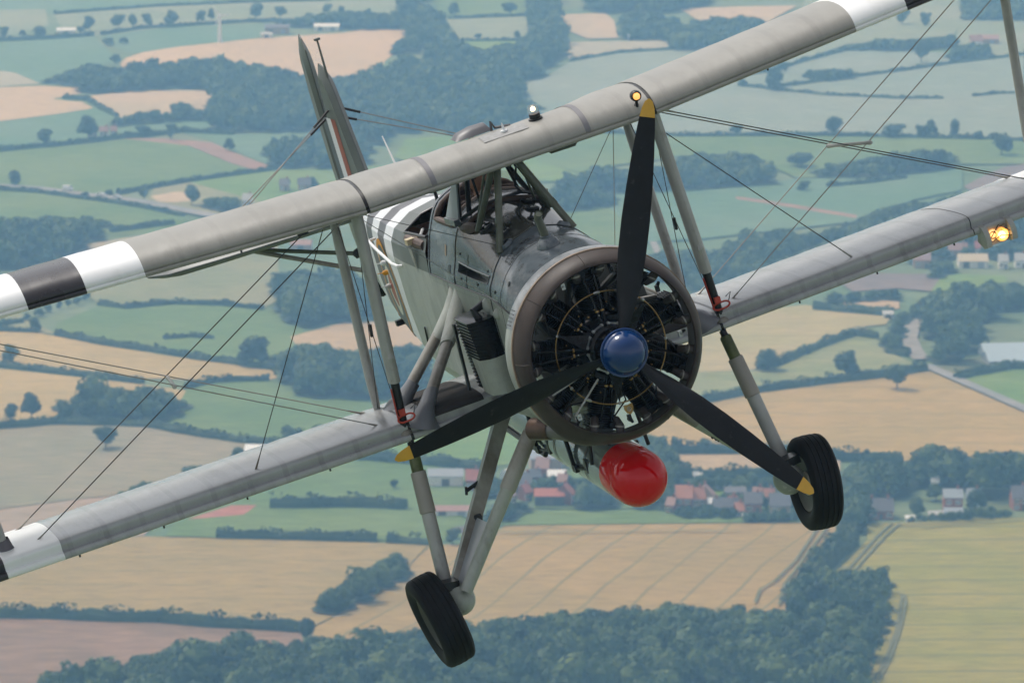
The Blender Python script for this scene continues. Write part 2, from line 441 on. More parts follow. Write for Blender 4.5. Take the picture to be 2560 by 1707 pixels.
# forward shell
sub = 4; NT = 8 * sub
ys = sorted(set([.40 + .05 * i for i in range(57)] + [1.27, 3.20]))
ys = [round(y, 3) for y in ys if y <= 3.2]
mb = MB(); full = []
for Y in ys:
    half = [fpt(Y, k / sub) for k in range(NT + 1)]
    full.append(half + [Vector((-p.x, p.y, p.z)) for p in half[-2:0:-1]])
n = len(full[0])
vs_ = [p for r in full for p in r]; fs_ = []; ms_ = []
def in_cockpit(Y, k): return 2.44 < Y < 3.0 and k >= 6.45 * sub
for i in range(len(ys) - 1):
    ym = (ys[i] + ys[i + 1]) / 2
    for j in range(n):
        kk = j if j < NT else 2 * NT - 1 - j
        if in_cockpit(ym, kk + .5): continue
        if 1.36 < ym < 2.2 and 4.5 * sub <= kk < 5 * sub: continue          # side air scoops
        fs_.append((i * n + j, i * n + (j + 1) % n, (i + 1) * n + (j + 1) % n, (i + 1) * n + j)); ms_.append(1 if kk < 4 * sub else (2 if kk >= 5.25 * sub and 1.27 < ym < 2.35 else 0))
mb.v = [tuple(p) for p in vs_]; mb.f = fs_; mb.m = ms_
front = mb.build('forward_fuselage', [SLATE, LIGHT, OILY], plane, ang=40)
mb = MB(); mb.add([full[0][j] for j in range(n)], [tuple(range(n))]); mb.build('firewall', mat('firewall grey', (.30, .31, .29), .45, var=.15), plane)
mb = MB(); mb.add([full[-1][j] for j in range(n)], [tuple(range(n))]); mb.build('cockpit_bulkhead', TUB, plane)
# rear shell, faceted by its stringers, with the invasion stripes
SB = [4.66, 5.085, 5.51, 5.935, 6.36, 6.785]
ysr = sorted(set([3.21, 3.4, 3.7, 4.1, 4.2, 4.35, 5.0, 6.0, 7.0, 7.6, 8.3] + SB))
mb = MB(); fullr = []
for Y in ysr:
    half = [fpt(Y, k / 2, rear=True) for k in range(17)]
    fullr.append(half + [Vector((-p.x, p.y, p.z)) for p in half[-2:0:-1]])
n = 32; vs_ = [p for r in fullr for p in r]; fs_ = []; ms_ = []
for i in range(len(ysr) - 1):
    ym = (ysr[i] + ysr[i + 1]) / 2
    for j in range(n):
        kk = j if j < 16 else 31 - j
        if 3.2 < ym < 4.1 and kk >= 12: continue
        m_ = 1 if kk < 8 else 0
        if SB[0] < ym < SB[-1]:
            m_ = 2 if int((ym - SB[0]) / .425) % 2 == 0 else 3
        fs_.append((i * n + j, i * n + (j + 1) % n, (i + 1) * n + (j + 1) % n, (i + 1) * n + j)); ms_.append(m_)
mb.v = [tuple(p) for p in vs_]; mb.f = fs_; mb.m = ms_
WH2 = mat('deck white', (.70, .71, .72), .42, var=.05, vscale=3); GR2 = mat('stripe slate', (.115, .115, .125), .42, var=.15, vscale=4)
rear = mb.build('rear_fuselage', [TFAB, LIGHT, WH2, GR2], plane, ang=12)
# cockpit interior: one open tub with floor, sides and bulkheads
mb = MB()
for s in (-1, 1):
    mb.quadstrip([[(s * .44, 2.32, .0), (s * .44, 4.1, .0)], [(s * .44, 2.32, .60), (s * .44, 4.1, .58)]], closed=False)
mb.add([(-.44, 2.32, 0), (.44, 2.32, 0), (.44, 4.1, 0), (-.44, 4.1, 0)], [(0, 1, 2, 3)])
mb.add([(-.44, 4.09, 0), (.44, 4.09, 0), (.40, 4.09, .72), (-.40, 4.09, .72)], [(0, 1, 2, 3)])
mb.add([(-.44, 2.33, 0), (.44, 2.33, 0), (.30, 2.33, .93), (-.30, 2.33, .93)], [(0, 1, 2, 3)])
mb.build('cockpit_tub', TUB, plane, smooth=False)
# padded leather rims
def rim(name, pts, r, m=LEATHER):
    mb = MB(); mb.pipe(pts, r, 10, close=True); return mb.build(name, m, plane)
def hole_loop(y0, y1, t0, rear_=False):
    L = [fpt(y0 + (y1 - y0) * i / 8, t0, .0, 1, rear_) for i in range(9)]
    B = [fpt(y1, t0 + (8 - t0) * i / 6, .0, 1, rear_) for i in range(1, 7)]
    Fp = [fpt(y0, t0 + (8 - t0) * i / 6, .0, 1, rear_) for i in range(1, 7)]
    mir = lambda p: Vector((-p.x, p.y, p.z))
    return L + B + [mir(p) for p in B[-2::-1]] + [mir(p) for p in L[::-1]] + [mir(p) for p in Fp] + Fp[-2::-1]
rim('cockpit_coaming', hole_loop(2.45, 3.0, 6.45), .028)
lp = hole_loop(3.23, 4.1, 6.0, True)
rim('cockpit_coaming', lp, .014, BLK)
# panel seams, fairing strips and rivets
def seam(Y, t0, t1, r=.0035, m=WIRED, rear_=False, name='panel_seam'):
    for s in (-1, 1):
        mb = MB(); mb.pipe([fpt(Y, t0 + (t1 - t0) * i / 24, .001, s, rear_) for i in range(25)], r, 5); mb.build(name, m, front)
seam(1.27, 3.0, 8.0, .006); seam(2.32, 4.0, 6.4, .006); seam(.95, 0.4, 8.0, .0022); seam(1.95, 4.0, 5.6, .0025)
seam(1.62, .6, 4.0, .0025, STRUT); seam(2.6, 0.6, 4.0, .0025, STRUT); seam(3.14, 4.0, 7.9, .005)
for s in (-1, 1):
    mb = MB(); mb.pipe([fpt(.42 + 2.77 * i / 30, 4.0, .003, s) for i in range(31)], .006, 5); mb.build('waterline_strip', BLK, front)
rv = MB()
def rivet(p, nrm, r=.0045, h=.002):
    nrm = Vector(nrm).normalized(); a = nrm.orthogonal().normalized(); b = nrm.cross(a); p = Vector(p)
    rv.add([p + a * r, p + b * r, p - a * r, p - b * r, p + nrm * h], [(0, 1, 4), (1, 2, 4), (2, 3, 4), (3, 0, 4)])
rng = random.Random(4)
for s in (-1, 1):
    for Y, t0, t1 in ((1.20, 1, 8), (1.34, 4, 8), (2.26, 4, 6.3), (2.38, 4, 6.3), (2.0, 4, 6), (1.92, 4, 5.6), (2.7, 4.2, 6.2), (3.05, 4.2, 7.6), (1.55, 1, 4), (1.7, 1, 4), (.5, 2, 4), (.58, 2, 4)):
        N = int((t1 - t0) * 5)
        for i in range(N):
            t = t0 + (t1 - t0) * (i + .5) / N
            p = fpt(Y, t, .001, s); q = fpt(Y, t, .05, s); rivet(p, q - p)
    for t, y0, y1 in ((3.86, .45, 3.1), (4.12, .6, 3.1), (5.2, 1.35, 2.25)):
        N = int((y1 - y0) / .055)
        for i in range(N):
            Y = y0 + (y1 - y0) * (i + .5) / N
            p = fpt(Y, t, .001, s); q = fpt(Y, t, .05, s); rivet(p, q - p)
rv.build('rivets', BLK, front, smooth=False)
# fasteners: ring-shaped cowling catches
for s in (-1, 1):
    for (Y, t, r) in ((1.12, 4.35, .014), (1.62, 4.3, .012), (2.1, 4.3, .012), (1.42, 5.25, .012), (2.18, 5.4, .012), (.80, 5.2, .022)):
        p = fpt(Y, t, .002, s); q = fpt(Y, t, .02, s); mb = MB(); mb.lathe([(0, r), (.003, r), (.003, r * .7), (.001, r * .6), (.003, r * .35), (.0035, .001)], p, q - p, 12); mb.build('cowling_catch', BLK, front)
    for (Y, t, r) in ((1.45, 3.75, .075), (1.15, 3.7, .05)):
        p = fpt(Y, t, -.01, s); q = fpt(Y, t, .02, s); mb = MB(); mb.lathe([(0, r), (.012, r * .93), (.028, r * .75), (.04, r * .42), (.044, .002)], p, q - p, 16); mb.build('blister', LIGHT, front)
# dark louvre scoop on both sides of the deck
for s in (-1, 1):
    Ys = [1.35 + .85 * i / 8 for i in range(9)]
    a = [fpt(y_, 5.0, .004, s) for y_ in Ys]; b = [fpt(y_, 4.72, -.012 - .013 * i, s) for i, y_ in enumerate(Ys)]; c = [fpt(y_, 4.5, .004, s) for y_ in Ys]
    mb = MB(); mb.quadstrip([c, b, a], closed=False); mb.add([a[-1], b[-1], c[-1]], [(0, 1, 2)]); mb.add([a[0], b[0], c[0]], [(0, 1, 2)])
    mb.build('air_scoop', mat('scoop grey', (.060, .062, .058), .3, var=.3, vscale=4), front)
    mb = MB(); mb.pipe(a, .007, 6); mb.build('scoop_lip', SLATE, front)
    mb = MB(); mb.pipe(c, .004, 6); mb.build('scoop_lip', BLK, front)
    # brown patches of leather strap and the pale instruction strip
    q = [fpt(2.60 + dy, 5.0 + dt, .004, s) for dy, dt in ((0, 0), (.035, 0), (.035, .55), (0, .55))]; mb = MB(); mb.add(q, [(0, 1, 2, 3)]); mb.build('placard', mat('placard tan', (.32, .24, .16), .6, var=.2), front)
    mb = MB(); q = [fpt(2.45 + dy, 4.3 + dt, .004, s) for dy, dt in ((0, 0), (.07, 0), (.07, .35), (0, .35))]; mb.add(q, [(0, 1, 2, 3)]); mb.build('inspection_slot', BLK, front)

# louvres on the oily top deck
for (x, Y) in ((.10, 1.50), (.15, 1.78), (.18, 2.02), (-.20, 1.50), (-.24, 1.80)):
    t = 8 - abs(x) / .42 * 1.6; s = 1 if x > 0 else -1
    p = fpt(Y, t, .002, s); q = fpt(Y, t, .03, s)
    mb = MB(); mb.lathe([(0, .062), (.008, .06), (.012, .05), (.004, .044), (-.012, .03), (-.012, .001)], p, q - p, 20); ob = mb.build('vent_cup', BLK, front)
    mb = MB(); mb.ball(p + (q - p) * .15, .016, 8); mb.ball(p + (q - p) * .15 + Vector((.03, .01, 0)), .013, 8); mb.build('vent_bolt', STEEL, ob)
# oil filler with breather pipe, and its stencil
fp = fpt(.80, 7.75, 0, -1)
mb = MB(); mb.lathe([(-.05, .09), (-.01, .094), (.015, .090), (.045, .072), (.06, .056), (.065, .05), (.085, .048), (.085, .03)], fp, (-.03, -.12, 1), 24); fil = mb.build('oil_filler_dome', SLATE, plane)
mb = MB(); mb.pipe([fp + Vector((0, -.01, .06)), fp + Vector((-.012, -.012, .16)), fp + Vector((-.022, -.022, .23)), fp + Vector((-.014, -.06, .268))], [.034, .032, .031, .033], 12, cap=False); mb.pipe([fp + Vector((-.022, -.024, .235)), fp + Vector((-.015, -.055, .263))], .027, 12, mi=0); mb.build('breather_pipe', GREENM, fil)
mb = MB(); mb.pipe([fp + Vector((.0, .10, .0)), fp + Vector((-.01, .07, .12)), fp + Vector((-.03, .075, .21))], [.022, .02, .008], 8); mb.build('breather_stay', SLATE, fil)
for txt, yy in (('OIL OM-270', 1.03), ('12\u00bd GALLS', 1.12)):
    tc = bpy.data.curves.new('stencil', 'FONT'); tc.body = txt; tc.size = .075; tc.align_x = 'CENTER'; tc.extrude = .0005
    to = bpy.data.objects.new('stencil_lettering', tc); COL.objects.link(to)
    dg = bpy.context.evaluated_depsgraph_get(); me = bpy.data.meshes.new_from_object(to.evaluated_get(dg)); bpy.data.objects.remove(to)
    # wrap the stencil over the curved deck: text x runs to starboard (read from behind), text y runs forward
    for v in me.vertices:
        tx, ty = v.co.x * 1.05, v.co.y
        ang = 6.95 - tx / .25                        # along the section, in section units, starboard side
        p = fpt(yy - ty, max(4, min(8, ang)), .0025 + v.co.z, -1); v.co = p
    me.materials.clear(); me.materials.append(BLK); ob = bpy.data.objects.new('stencil_lettering', me); COL.objects.link(ob); ob.parent = front

# ---- roundel and side details ------------------------------------
def sx(Y, Z):  # half width of the side at (Y, Z)
    rear_ = Y > 3.2
    return fpt(Y, lerp_t(Y, Z, rear_), .0, 1, rear_).x
for s in (-1, 1):
    for r0, r1, m_, off in ((.42, .475, YELL, .006), (.235, .42, RBLUE, .006), (.15, .235, RCREAM, .006), (.0, .15, RRED, .006)):
        mb = MB(); rings = []
        for r in (r0, (r0 + r1) / 2, r1):
            rings.append([(s * (sx(5.45 + r * math.cos(a), .03 + r * math.sin(a)) + off), 5.45 + r * math.cos(a), .03 + r * math.sin(a)) for a in [2 * math.pi * i / 48 for i in range(48)]])
        mb.quadstrip(rings); mb.build('roundel_ring', m_, rear)
    mb = MB(); mb.pipe([(s * .50, 4.3, .40), (s * .535, 4.32, .405), (s * .545, 4.5, .415), (s * .50, 5.2, .46), (s * .47, 5.6, .49), (s * .40, 5.62, .49)], .014, 8); mb.build('grab_rail', WHITE, plane)
    for k, (Y, Z, m_) in enumerate(((5.34, .30, WHITE), (5.42, .20, YELL), (5.52, .06, STRUT))):
        x = sx(Y, Z); mb = MB(); mb.lathe([(0, .02), (.03, .026), (.05, .018), (.06, .005), (.10, .003)], (s * x, Y, Z), (s, .25, .15), 10); mb.build('flare_peg', m_, rear)
    mb = MB(); mb.pipe([(s * (sx(4.05, .15) + .01), 4.05, -.12), (s * (sx(4.35, -.2)), 4.3, -.40)], .008, 6); mb.build('side_strip', BLK, rear)
mb = MB(); mb.box((-.30, 4.72, -.50), (.10, .14, .10)); mb.pipe([(-.30, 4.62, -.52), (-.30, 4.86, -.54)], .045, 10); mb.build('tail_clamp', STAIN, plane)
mb = MB(); mb.pipe([(-.20, 5.6, -.47), (-.22, 6.0, -.50), (-.20, 6.5, -.38), (-.16, 6.9, -.26)], [.02, .035, .035, .015], 8); mb.box((-.25, 6.35, -.42), (.12, .06, .05)); mb.build('arrester_hook', BLK, plane)
# observer's cockpit: padded roll, box and bracket on the starboard sill
mb = MB(); mb.pipe([(-.455, 3.95, .66), (-.47, 3.62, .67), (-.46, 3.30, .66)], [.04, .05, .045], 10); mb.build('padded_sill_roll', LEATHER, plane)
mb = MB(); mb.box((-.50, 3.60, .69), (.10, .10, .05)); mb.build('sill_box', mat('bone', (.52, .43, .27), .5), plane)
mb = MB(); mb.add([(-.53, 3.55, .64), (-.53, 3.70, .64), (-.525, 3.62, .40), (-.51, 3.62, .64)], [(0, 1, 2), (0, 3, 2), (1, 3, 2)]); mb.build('sill_bracket', STAIN, plane)
mb = MB(); mb.pipe([(-.40, 3.9, .60), (-.34, 3.8, .72), (-.42, 3.6, .70)], .014, 8); mb.build('sill_handle', STRUT, plane)
for (x, y, h) in ((.10, 4.22, .30), (-.04, 4.30, .27)):
    mb = MB(); mb.pipe([(x, y, .78), (x, y, .92), (x - .02, y - .02, .80 + h)], [.02, .014, .005], 8); mb.build('gun_sight_post', BLK, plane)
mb = MB(); mb.pipe([(-.06 + .075 * math.cos(a), 4.24, 1.06 + .075 * math.sin(a)) for a in [2 * math.pi * i / 24 for i in range(24)]], .004, 5, close=True); mb.build('ring_sight', BLK, plane)
mb = MB(); mb.pipe([(0, 5.55, .74), (0, 5.68, .92), (0, 5.95, 1.28)], [.016, .012, .006], 8); mb.box((0, 5.52, .75), (.10, .26, .02)); mb.build('whip_aerial', WHITE, plane)

# ---- windscreen and pilot's cockpit ------------------------------
fr = MB(); base = [(-.36, 2.62, .955), (-.34, 2.22, .945), (-.17, 2.10, 1.02), (.17, 2.10, 1.02), (.34, 2.22, .945), (.36, 2.62, .955)]
top = [(-.29, 2.66, 1.03), (-.22, 2.36, 1.31), (-.14, 2.28, 1.335), (.14, 2.28, 1.335), (.22, 2.36, 1.31), (.29, 2.66, 1.03)]
gl = MB()
for i in range(1, 4): gl.add([base[i], base[i + 1], top[i + 1], top[i]], [(0, 1, 2, 3)])
gl.build('windscreen_glass', GLASS, plane, smooth=False)
for i in range(1, 5): fr.pipe([base[i], top[i]], .012, 6)
fr.pipe(base[1:5], .016, 6); fr.pipe(top[1:5], .010, 6)
fr.build('windscreen_frame', BLK, plane)
for s in (-1, 1):
    mb = MB(); a, b, c, d = [Vector((s * p[0], p[1], p[2])) for p in ((-.385, 2.50, .95), (-.355, 2.20, .94), (-.225, 2.35, 1.315), (-.235, 2.40, 1.30))]
    o2 = Vector((s * -.012, 0, 0))
    mb.add([a, b, c, d, a + o2, b + o2, c + o2, d + o2], [(0, 1, 2, 3), (4, 7, 6, 5), (0, 4, 5, 1), (1, 5, 6, 2), (2, 6, 7, 3), (3, 7, 4, 0)])
    mb.build('windscreen_side_panel', mat('side panel grey', (.30, .34, .36), .35, var=.08), plane, smooth=False)
    mb = MB(); mb.box((s * .385, 2.34, .935), (.05, .34, .05)); mb.build('windscreen_sill', SLATE, plane)

# ---- cabane struts ----------------------------------------------
for s in (-1, 1):
    def cab(p, q, r, n=10, nm='cabane_strut', m=GREENM):
        mb = MB(); mb.pipe([(s * p[0], p[1], p[2]), (s * q[0], q[1], q[2])], r, n); return mb.build(nm, m, plane)
    c1 = cab((.315, 1.28, .74), (.062, 1.53, 1.42), .030)
    mb = MB(); mb.lathe([(0, .036), (.05, .036)], (s * .235, 1.36, .95), (s * -.253, .25, .68), 10); mb.build('strut_band', GREENM, c1)
    cab((.31, 1.86, .87), (.075, 1.56, 1.42), .026)
    cab((.27, 2.18, .96), (.115, 2.36, 1.40), .022, m=BLK)
    cab((.29, 1.90, .87), (.10, 1.62, 1.40), .012, 8, 'fuel_pipe')
    cab((.25, 2.02, .93), (.13, 1.66, 1.40), .010, 8, 'fuel_pipe')
    mb = MB(); mb.pipe([(s * .20, 2.12, 1.0), (s * .12, 2.0, 1.1), (s * .14, 1.85, 1.26), (s * .08, 1.72, 1.40)], .009, 6); mb.build('hose', BLK, plane)
    mb = MB(); mb.box((s * .07, 1.55, 1.395), (.10, .14, .05)); mb.build('cabane_bracket', BLK, plane)
    p = fpt(1.28, 7.0, .0, s); mb = MB(); mb.lathe([(0, .06), (.012, .055), (.03, .04)], p, fpt(1.28, 7.0, .1, s) - p, 12); mb.build('strut_foot', SLATE, plane)
    mb = MB(); mb.pipe([fpt(1.9 + .3 * i / 4, 6.9 - .1 * i, .012, s) for i in range(5)], [.03, .045, .05, .04, .02], 8); mb.build('leather_gaiter', LEATHER, plane)
mb = MB(); mb.pipe([fpt(2.08, 6.6 + 1.4 * i / 10, .012, -1) for i in range(11)] + [fpt(2.08, 8 - 1.4 * i / 10, .012, 1) for i in range(1, 11)], .022, 8); mb.build('coaming_roll', LEATHER, plane)

# ---- things on the upper wing ------------------------------------
def wing_top(x, frac):
    y, z = u_le(x); c = u_chord(x)
    for (a, b), (a2, b2) in zip(U_TOP, U_TOP[1:]):
        if a2 <= frac <= a:
            u = (frac - a2) / (a - a2); return Vector((x, y + frac * c, z + (b2 + (b - b2) * u) * 1.7))
    return Vector((x, y, z))
p = wing_top(.345, .24)
mb = MB(); mb.lathe([(-.01, .058), (.012, .058), (.015, .045), (.05, .045), (.052, .0)], p, (0, -.1, 1), 20); bc = mb.build('beacon_base', BLK, plane)
mb = MB(); mb.lathe([(.05, .042), (.08, .046), (.10, .042), (.118, .028), (.125, .0)], p, (0, -.1, 1), 20); mb.build('beacon_dome', GLASS, bc)
mb = MB(); mb.ball(p + Vector((0, -.008, .085)), .020, 10); mb.build('beacon_bulb', mat('beacon bulb', (1, .8, .6), .4, emit=(1, .72, .42), emit_s=3), bc)
p = wing_top(1.10, .03)
mb = MB(); mb.pipe([p + Vector((0, -.01, -.03)), p + Vector((0, -.05, .05))], .012, 8); mb.lathe([(0, .04), (.012, .035), (.02, .02)], p + Vector((0, 0, -.03)), (0, -.8, .4), 14); nl = mb.build('nav_lamp_stalk', BLK, plane)
mb = MB(); mb.lathe([(.06, .001), (.05, .03), (.03, .044), (0, .046), (-.02, .040), (-.022, .034)], p + Vector((0, -.07, .07)), (0, 1, .1), 16); mb.build('nav_lamp_hood', BLK, nl)
mb = MB(); mb.ball(p + Vector((0, -.085, .068)), .030, 12); mb.build('nav_lamp_bulb', mat('nav bulb', (1, .5, .2), .2, emit=(1, .42, .10), emit_s=1.0), nl)
p = wing_top(.06, .20)
mb = MB(); mb.lathe([(0, .03), (.015, .028), (.02, .014), (.05, .009), (.075, .004)], p, (0, 0, 1), 12); mb.build('stub_aerial', WHITE, plane)
mb = MB(); rr = [[(x, q.y, q.z + .003) for q in [wing_top(x, f) for f in (.13, .16, .19, .23, .27)]] for x in (-.14, 0, .12, .24)]; mb.quadstrip(rr, closed=False); mb.build('inspection_plate', mat('plate grey', (.30, .30, .29), .5, var=.2, vscale=30), plane)
p = wing_top(-.10, .50)
mb = MB(); mb.quadstrip([[(x, p.y + .25 * t - .12, p.z + .02 + h * math.sin(math.pi * min(1, t * 1.1)) ** .6) for t in (0, .12, .3, .5, .7, .85, 1)] for x, h in ((-.28, .01), (-.24, .055), (-.12, .075), (.0, .07), (.03, .02))], closed=False)
mb.pipe([(.02, p.y - .12, p.z), (.03, p.y - .14, p.z + .09), (.06, p.y - .1, p.z + .03), (.18, p.y - .14, p.z + .015)], .012, 6); mb.build('wing_hatch', mat('hatch grey', (.10, .10, .11), .4), plane)
mb = MB(); mb.pipe([(.40, 1.75, 1.33), (.42, 1.72, 1.30), (.62, 1.70, 1.30), (.66, 1.72, 1.34)], .014, 8); mb.build('grab_handle', GREENM, plane)
# ---- cowling ring --------------------------------------------------
RY = -.14                                            # front lip of the collector ring
def sump(t, y):                                      # the collector swells low on the starboard side
    d = (t - math.radians(232) + math.pi) % (2 * math.pi) - math.pi
    return .042 * math.exp(-(d / .30) ** 2) * min(1, max(0, (y - RY) / .12))
mb = MB()
mb.lathe([(RY + .27, .672), (RY + .10, .662), (RY + .03, .650), (RY + .006, .648), (RY - .004, .656), (RY, .668), (RY + .02, .690), (RY + .06, .715), (RY + .11, .735), (RY + .165, .747), (RY + .18, .747)], n=96, ax=(0, 1, 0), rad=lambda t, y: sump(-t, y) if y > RY + .05 else 0)
ring = mb.build('exhaust_collector_ring', BRONZE, plane, ang=60)
for k in range(9):                                   # welded joints of the ring
    a = math.radians(12 + 40 * k); ca, sa = math.cos(a), math.sin(a)
    mb = MB(); mb.pipe([(r * ca, y, r * sa) for y, r in ((RY + .03, .649), (RY - .006, .656), (RY - .001, .669), (RY + .02, .692), (RY + .06, .717), (RY + .11, .737), (RY + .17, .749))], .0035, 5); mb.build('ring_weld', BRONZE, ring)
mb = MB(); mb.lathe([(RY + .18, .742), (RY + .18, .758), (RY + .205, .760), (RY + .205, .742)], n=96); mb.build('cowling_edge_strip', CREAM, plane)
mb = MB(); prof = [(RY + .205, .757), (RY + .30, .762), (RY + .40, .752), (RY + .44, .742), (RY + .44, .735), (RY + .25, .748), (RY + .205, .742)]
mb.lathe(prof, n=96)
cowl = mb.build('cowling_band', [LIGHT], plane, ang=60)
mb = MB()                                            # upper half of the band is dark, as the fuselage is
rr = []
for (y, r) in prof[:5]:
    rr.append([((r + .003) * math.cos(a), y, (r + .003) * math.sin(a)) for a in [math.radians(28 + 124 * i / 48) for i in range(49)]])
mb.quadstrip(rr, closed=False); mb.build('cowling_band_top', mat('worn slate', (.10, .115, .13), .3, col2=(.32, .33, .34), vscale=5, stretch=(1, 1, 3)), cowl)
mb = MB()
for k in range(110):
    a = 2 * math.pi * k / 110; p = Vector((.762 * math.cos(a), RY + .235, .762 * math.sin(a))); mb.lathe([(0, .0045), (.002, .001)], p, (math.cos(a), 0, math.sin(a)), 5)
mb.build('cowling_rivets', STAIN, cowl)
for k in range(5):                                   # cooling slots stencilled on the band
    a = math.radians(150 - 2.2 * k); mb = MB(); mb.pipe([(.764 * math.cos(a), RY + .26 + .0, .764 * math.sin(a)), (.764 * math.cos(a), RY + .36, .764 * math.sin(a))], .004, 4); mb.build('cowling_slot', BLK, cowl)
# exhaust outlet
mb = MB(); mb.pipe([(-.44, .03, -.555), (-.50, .07, -.52), (-.545, .13, -.505), (-.60, .22, -.495)], [.078, .078, .076, .074], 20, cap=False); ex = mb.build('exhaust_stub', mat('dull steel', (.16, .155, .15), .42, metal=.5, var=.2, vscale=6), plane)
mb = MB(); mb.pipe([(-.575, .18, -.499), (-.62, .26, -.492), (-.672, .37, -.486)], [.083, .085, .088], 20, cap=False); mb.pipe([(-.575, .18, -.499), (-.62, .26, -.492), (-.671, .366, -.486)], [.078, .080, .083], 20, cap=False); mb.build('exhaust_tailpipe', mat('copper pipe', (.14, .085, .06), .36, metal=.6, col2=(.06, .045, .04), vscale=5), ex)

# ---- nine-cylinder radial engine ----------------------------------
mb = MB(); mb.lathe([(.36, .20), (.30, .27), (.06, .27), (.02, .255), (-.02, .235), (-.05, .215), (-.06, .19), (-.12, .178), (-.135, .16), (-.15, .15), (-.24, .13), (-.30, .125), (-.30, .0)], n=54); crank = mb.build('crankcase', ENGINE, plane)
for k in range(9):
    a = math.radians(90 + 40 * k); ca, sa = math.cos(a), math.sin(a); R_ = Vector((ca, 0, sa)); T_ = Vector((-sa, 0, ca)); Yv = Vector((0, 1, 0))
    prof = []
    for i in range(15):
        r = .27 + .0175 * i
        prof += [(r, .088), (r + .002, .108), (r + .009, .108), (r + .011, .088)]
    mb = MB(); mb.lathe([(.25, .085)] + prof + [(.535, .10), (.54, .118), (.62, .115), (.635, .08), (.635, .0)], (0, .14, 0), R_, 18); cyl = mb.build('cylinder', ENGINE2, plane, ang=25)
    # fins of the head, rocker boxes, plugs
    mb = MB()
    for i in range(5): mb.box(R_ * (.555 + .019 * i) + Yv * .13, (.23, .007, .25), R=Matrix((T_, R_, Yv)).transposed())
    mb.build('head_fins', ENGINE2, cyl, smooth=False)
    for t in (-1, 1):
        mb = MB(); mb.pipe([R_ * .21 + T_ * (.018 * t) + Yv * -.055, R_ * .60 + T_ * (.046 * t) + Yv * -.01], [.014, .010], 8); mb.build('pushrod_tube', ENGINE, cyl)
        mb = MB(); mb.box(R_ * .60 + T_ * (.05 * t) + Yv * .02, (.045, .045, .12), R=Matrix((T_, R_, Yv)).transposed()); mb.build('rocker_box', ENGINE2, cyl, smooth=False)
        mb = MB(); mb.pipe([R_ * .565 + T_ * (.085 * t) + Yv * .02, R_ * .60 + T_ * (.10 * t) + Yv * -.045, R_ * .66 + T_ * (.11 * t) + Yv * -.05], [.034, .034, .036], 12); ob = mb.build('exhaust_elbow', mat('elbow iron', (.035, .03, .028), .5, col2=(.07, .055, .048), vscale=7), cyl)
        mb = MB(); c_ = R_ * .605 + T_ * (.101 * t) + Yv * -.046; mb.lathe([(-.006, .038), (.006, .038)], c_, R_, 12); mb.build('elbow_clamp', STAIN, ob)
    mb = MB(); [mb.lathe([(0, .017), (.014, .017)], R_ * .288 + T_ * (.021 * t) + Yv * -.046, R_ + Yv * .12, 10) for t in (-1, 1)]; mb.build('pushrod_collar', BRASS, cyl)
    # spark plug, leads, small studs between the cylinders
    b = a + math.radians(20); B_ = Vector((math.cos(b), 0, math.sin(b)))
    mb = MB(); mb.lathe([(0, .022), (.012, .022), (.014, .012), (.026, .012), (.026, .0)], B_ * .295 + Yv * -.03, (0, -1, 0), 12); pl = mb.build('priming_cap', ENGINE2, crank)
    mb = MB(); mb.lathe([(.026, .008), (.032, .007), (.034, 0)], B_ * .295 + Yv * -.03, (0, -1, 0), 8); mb.build('cap_nut', BRASS, pl)
    for d, rr_, m_ in ((-13, .315, BRASS), (13, .318, ENGINE2), (-8, .345, ENGINE2), (9, .35, BRASS), (-16, .26, STEEL)):
        c = a + math.radians(20 + d); mb = MB(); mb.lathe([(0, .0055), (.018, .0055), (.021, 0)], Vector((math.cos(c) * rr_, -.045, math.sin(c) * rr_)), (math.cos(c) * .3, -1, math.sin(c) * .3), 6); mb.build('stud', m_, crank)
    mb = MB(); mb.box(B_ * .235 + Yv * -.06, (.085, .035, .03), R=Matrix((Vector((-math.sin(b), 0, math.cos(b))), B_, Yv)).transposed()); mb.build('tappet_cover', ENGINE, crank)
    # link plates with two bolts on the gear case
    q = [Vector((.192 * math.cos(b + e), -.075, .192 * math.sin(b + e))) for e in (-.21, .21)]
    mb = MB(); mb.pipe(q, .009, 6)
    for p in q: mb.lathe([(-.012, .013), (.016, .013), (.018, 0)], p, (0, -1, 0), 8)
    mb.build('gear_case_link', STEEL, crank)
    # inlet pipe behind, silver plug lead conduit
    mb = MB(); mb.pipe([B_ * .26 + Yv * .30, B_ * .42 + Yv * .27, R_ * .55 + T_ * .10 + Yv * .22], [.03, .03, .028], 10); mb.build('inlet_pipe', mat('pipe grey', (.12, .12, .115), .3, metal=.5), cyl)
    mb = MB(); mb.pipe([B_ * .30 + Yv * .02, B_ * .44 + T_ * .02 + Yv * .06, R_ * .57 + T_ * .06 + Yv * .04], .007, 6); mb.build('plug_lead', BLK, cyl)
    mb = MB(); mb.pipe([B_ * .58 + Yv * .03, B_ * .62 + Yv * .06 + T_ * .02, B_ * .60 + Yv * .10], .012, 6); mb.box(B_ * .585 + Yv * .04, (.03, .03, .05)); mb.build('cylinder_baffle_clip', STEEL if k % 3 == 0 else BLK, cyl)
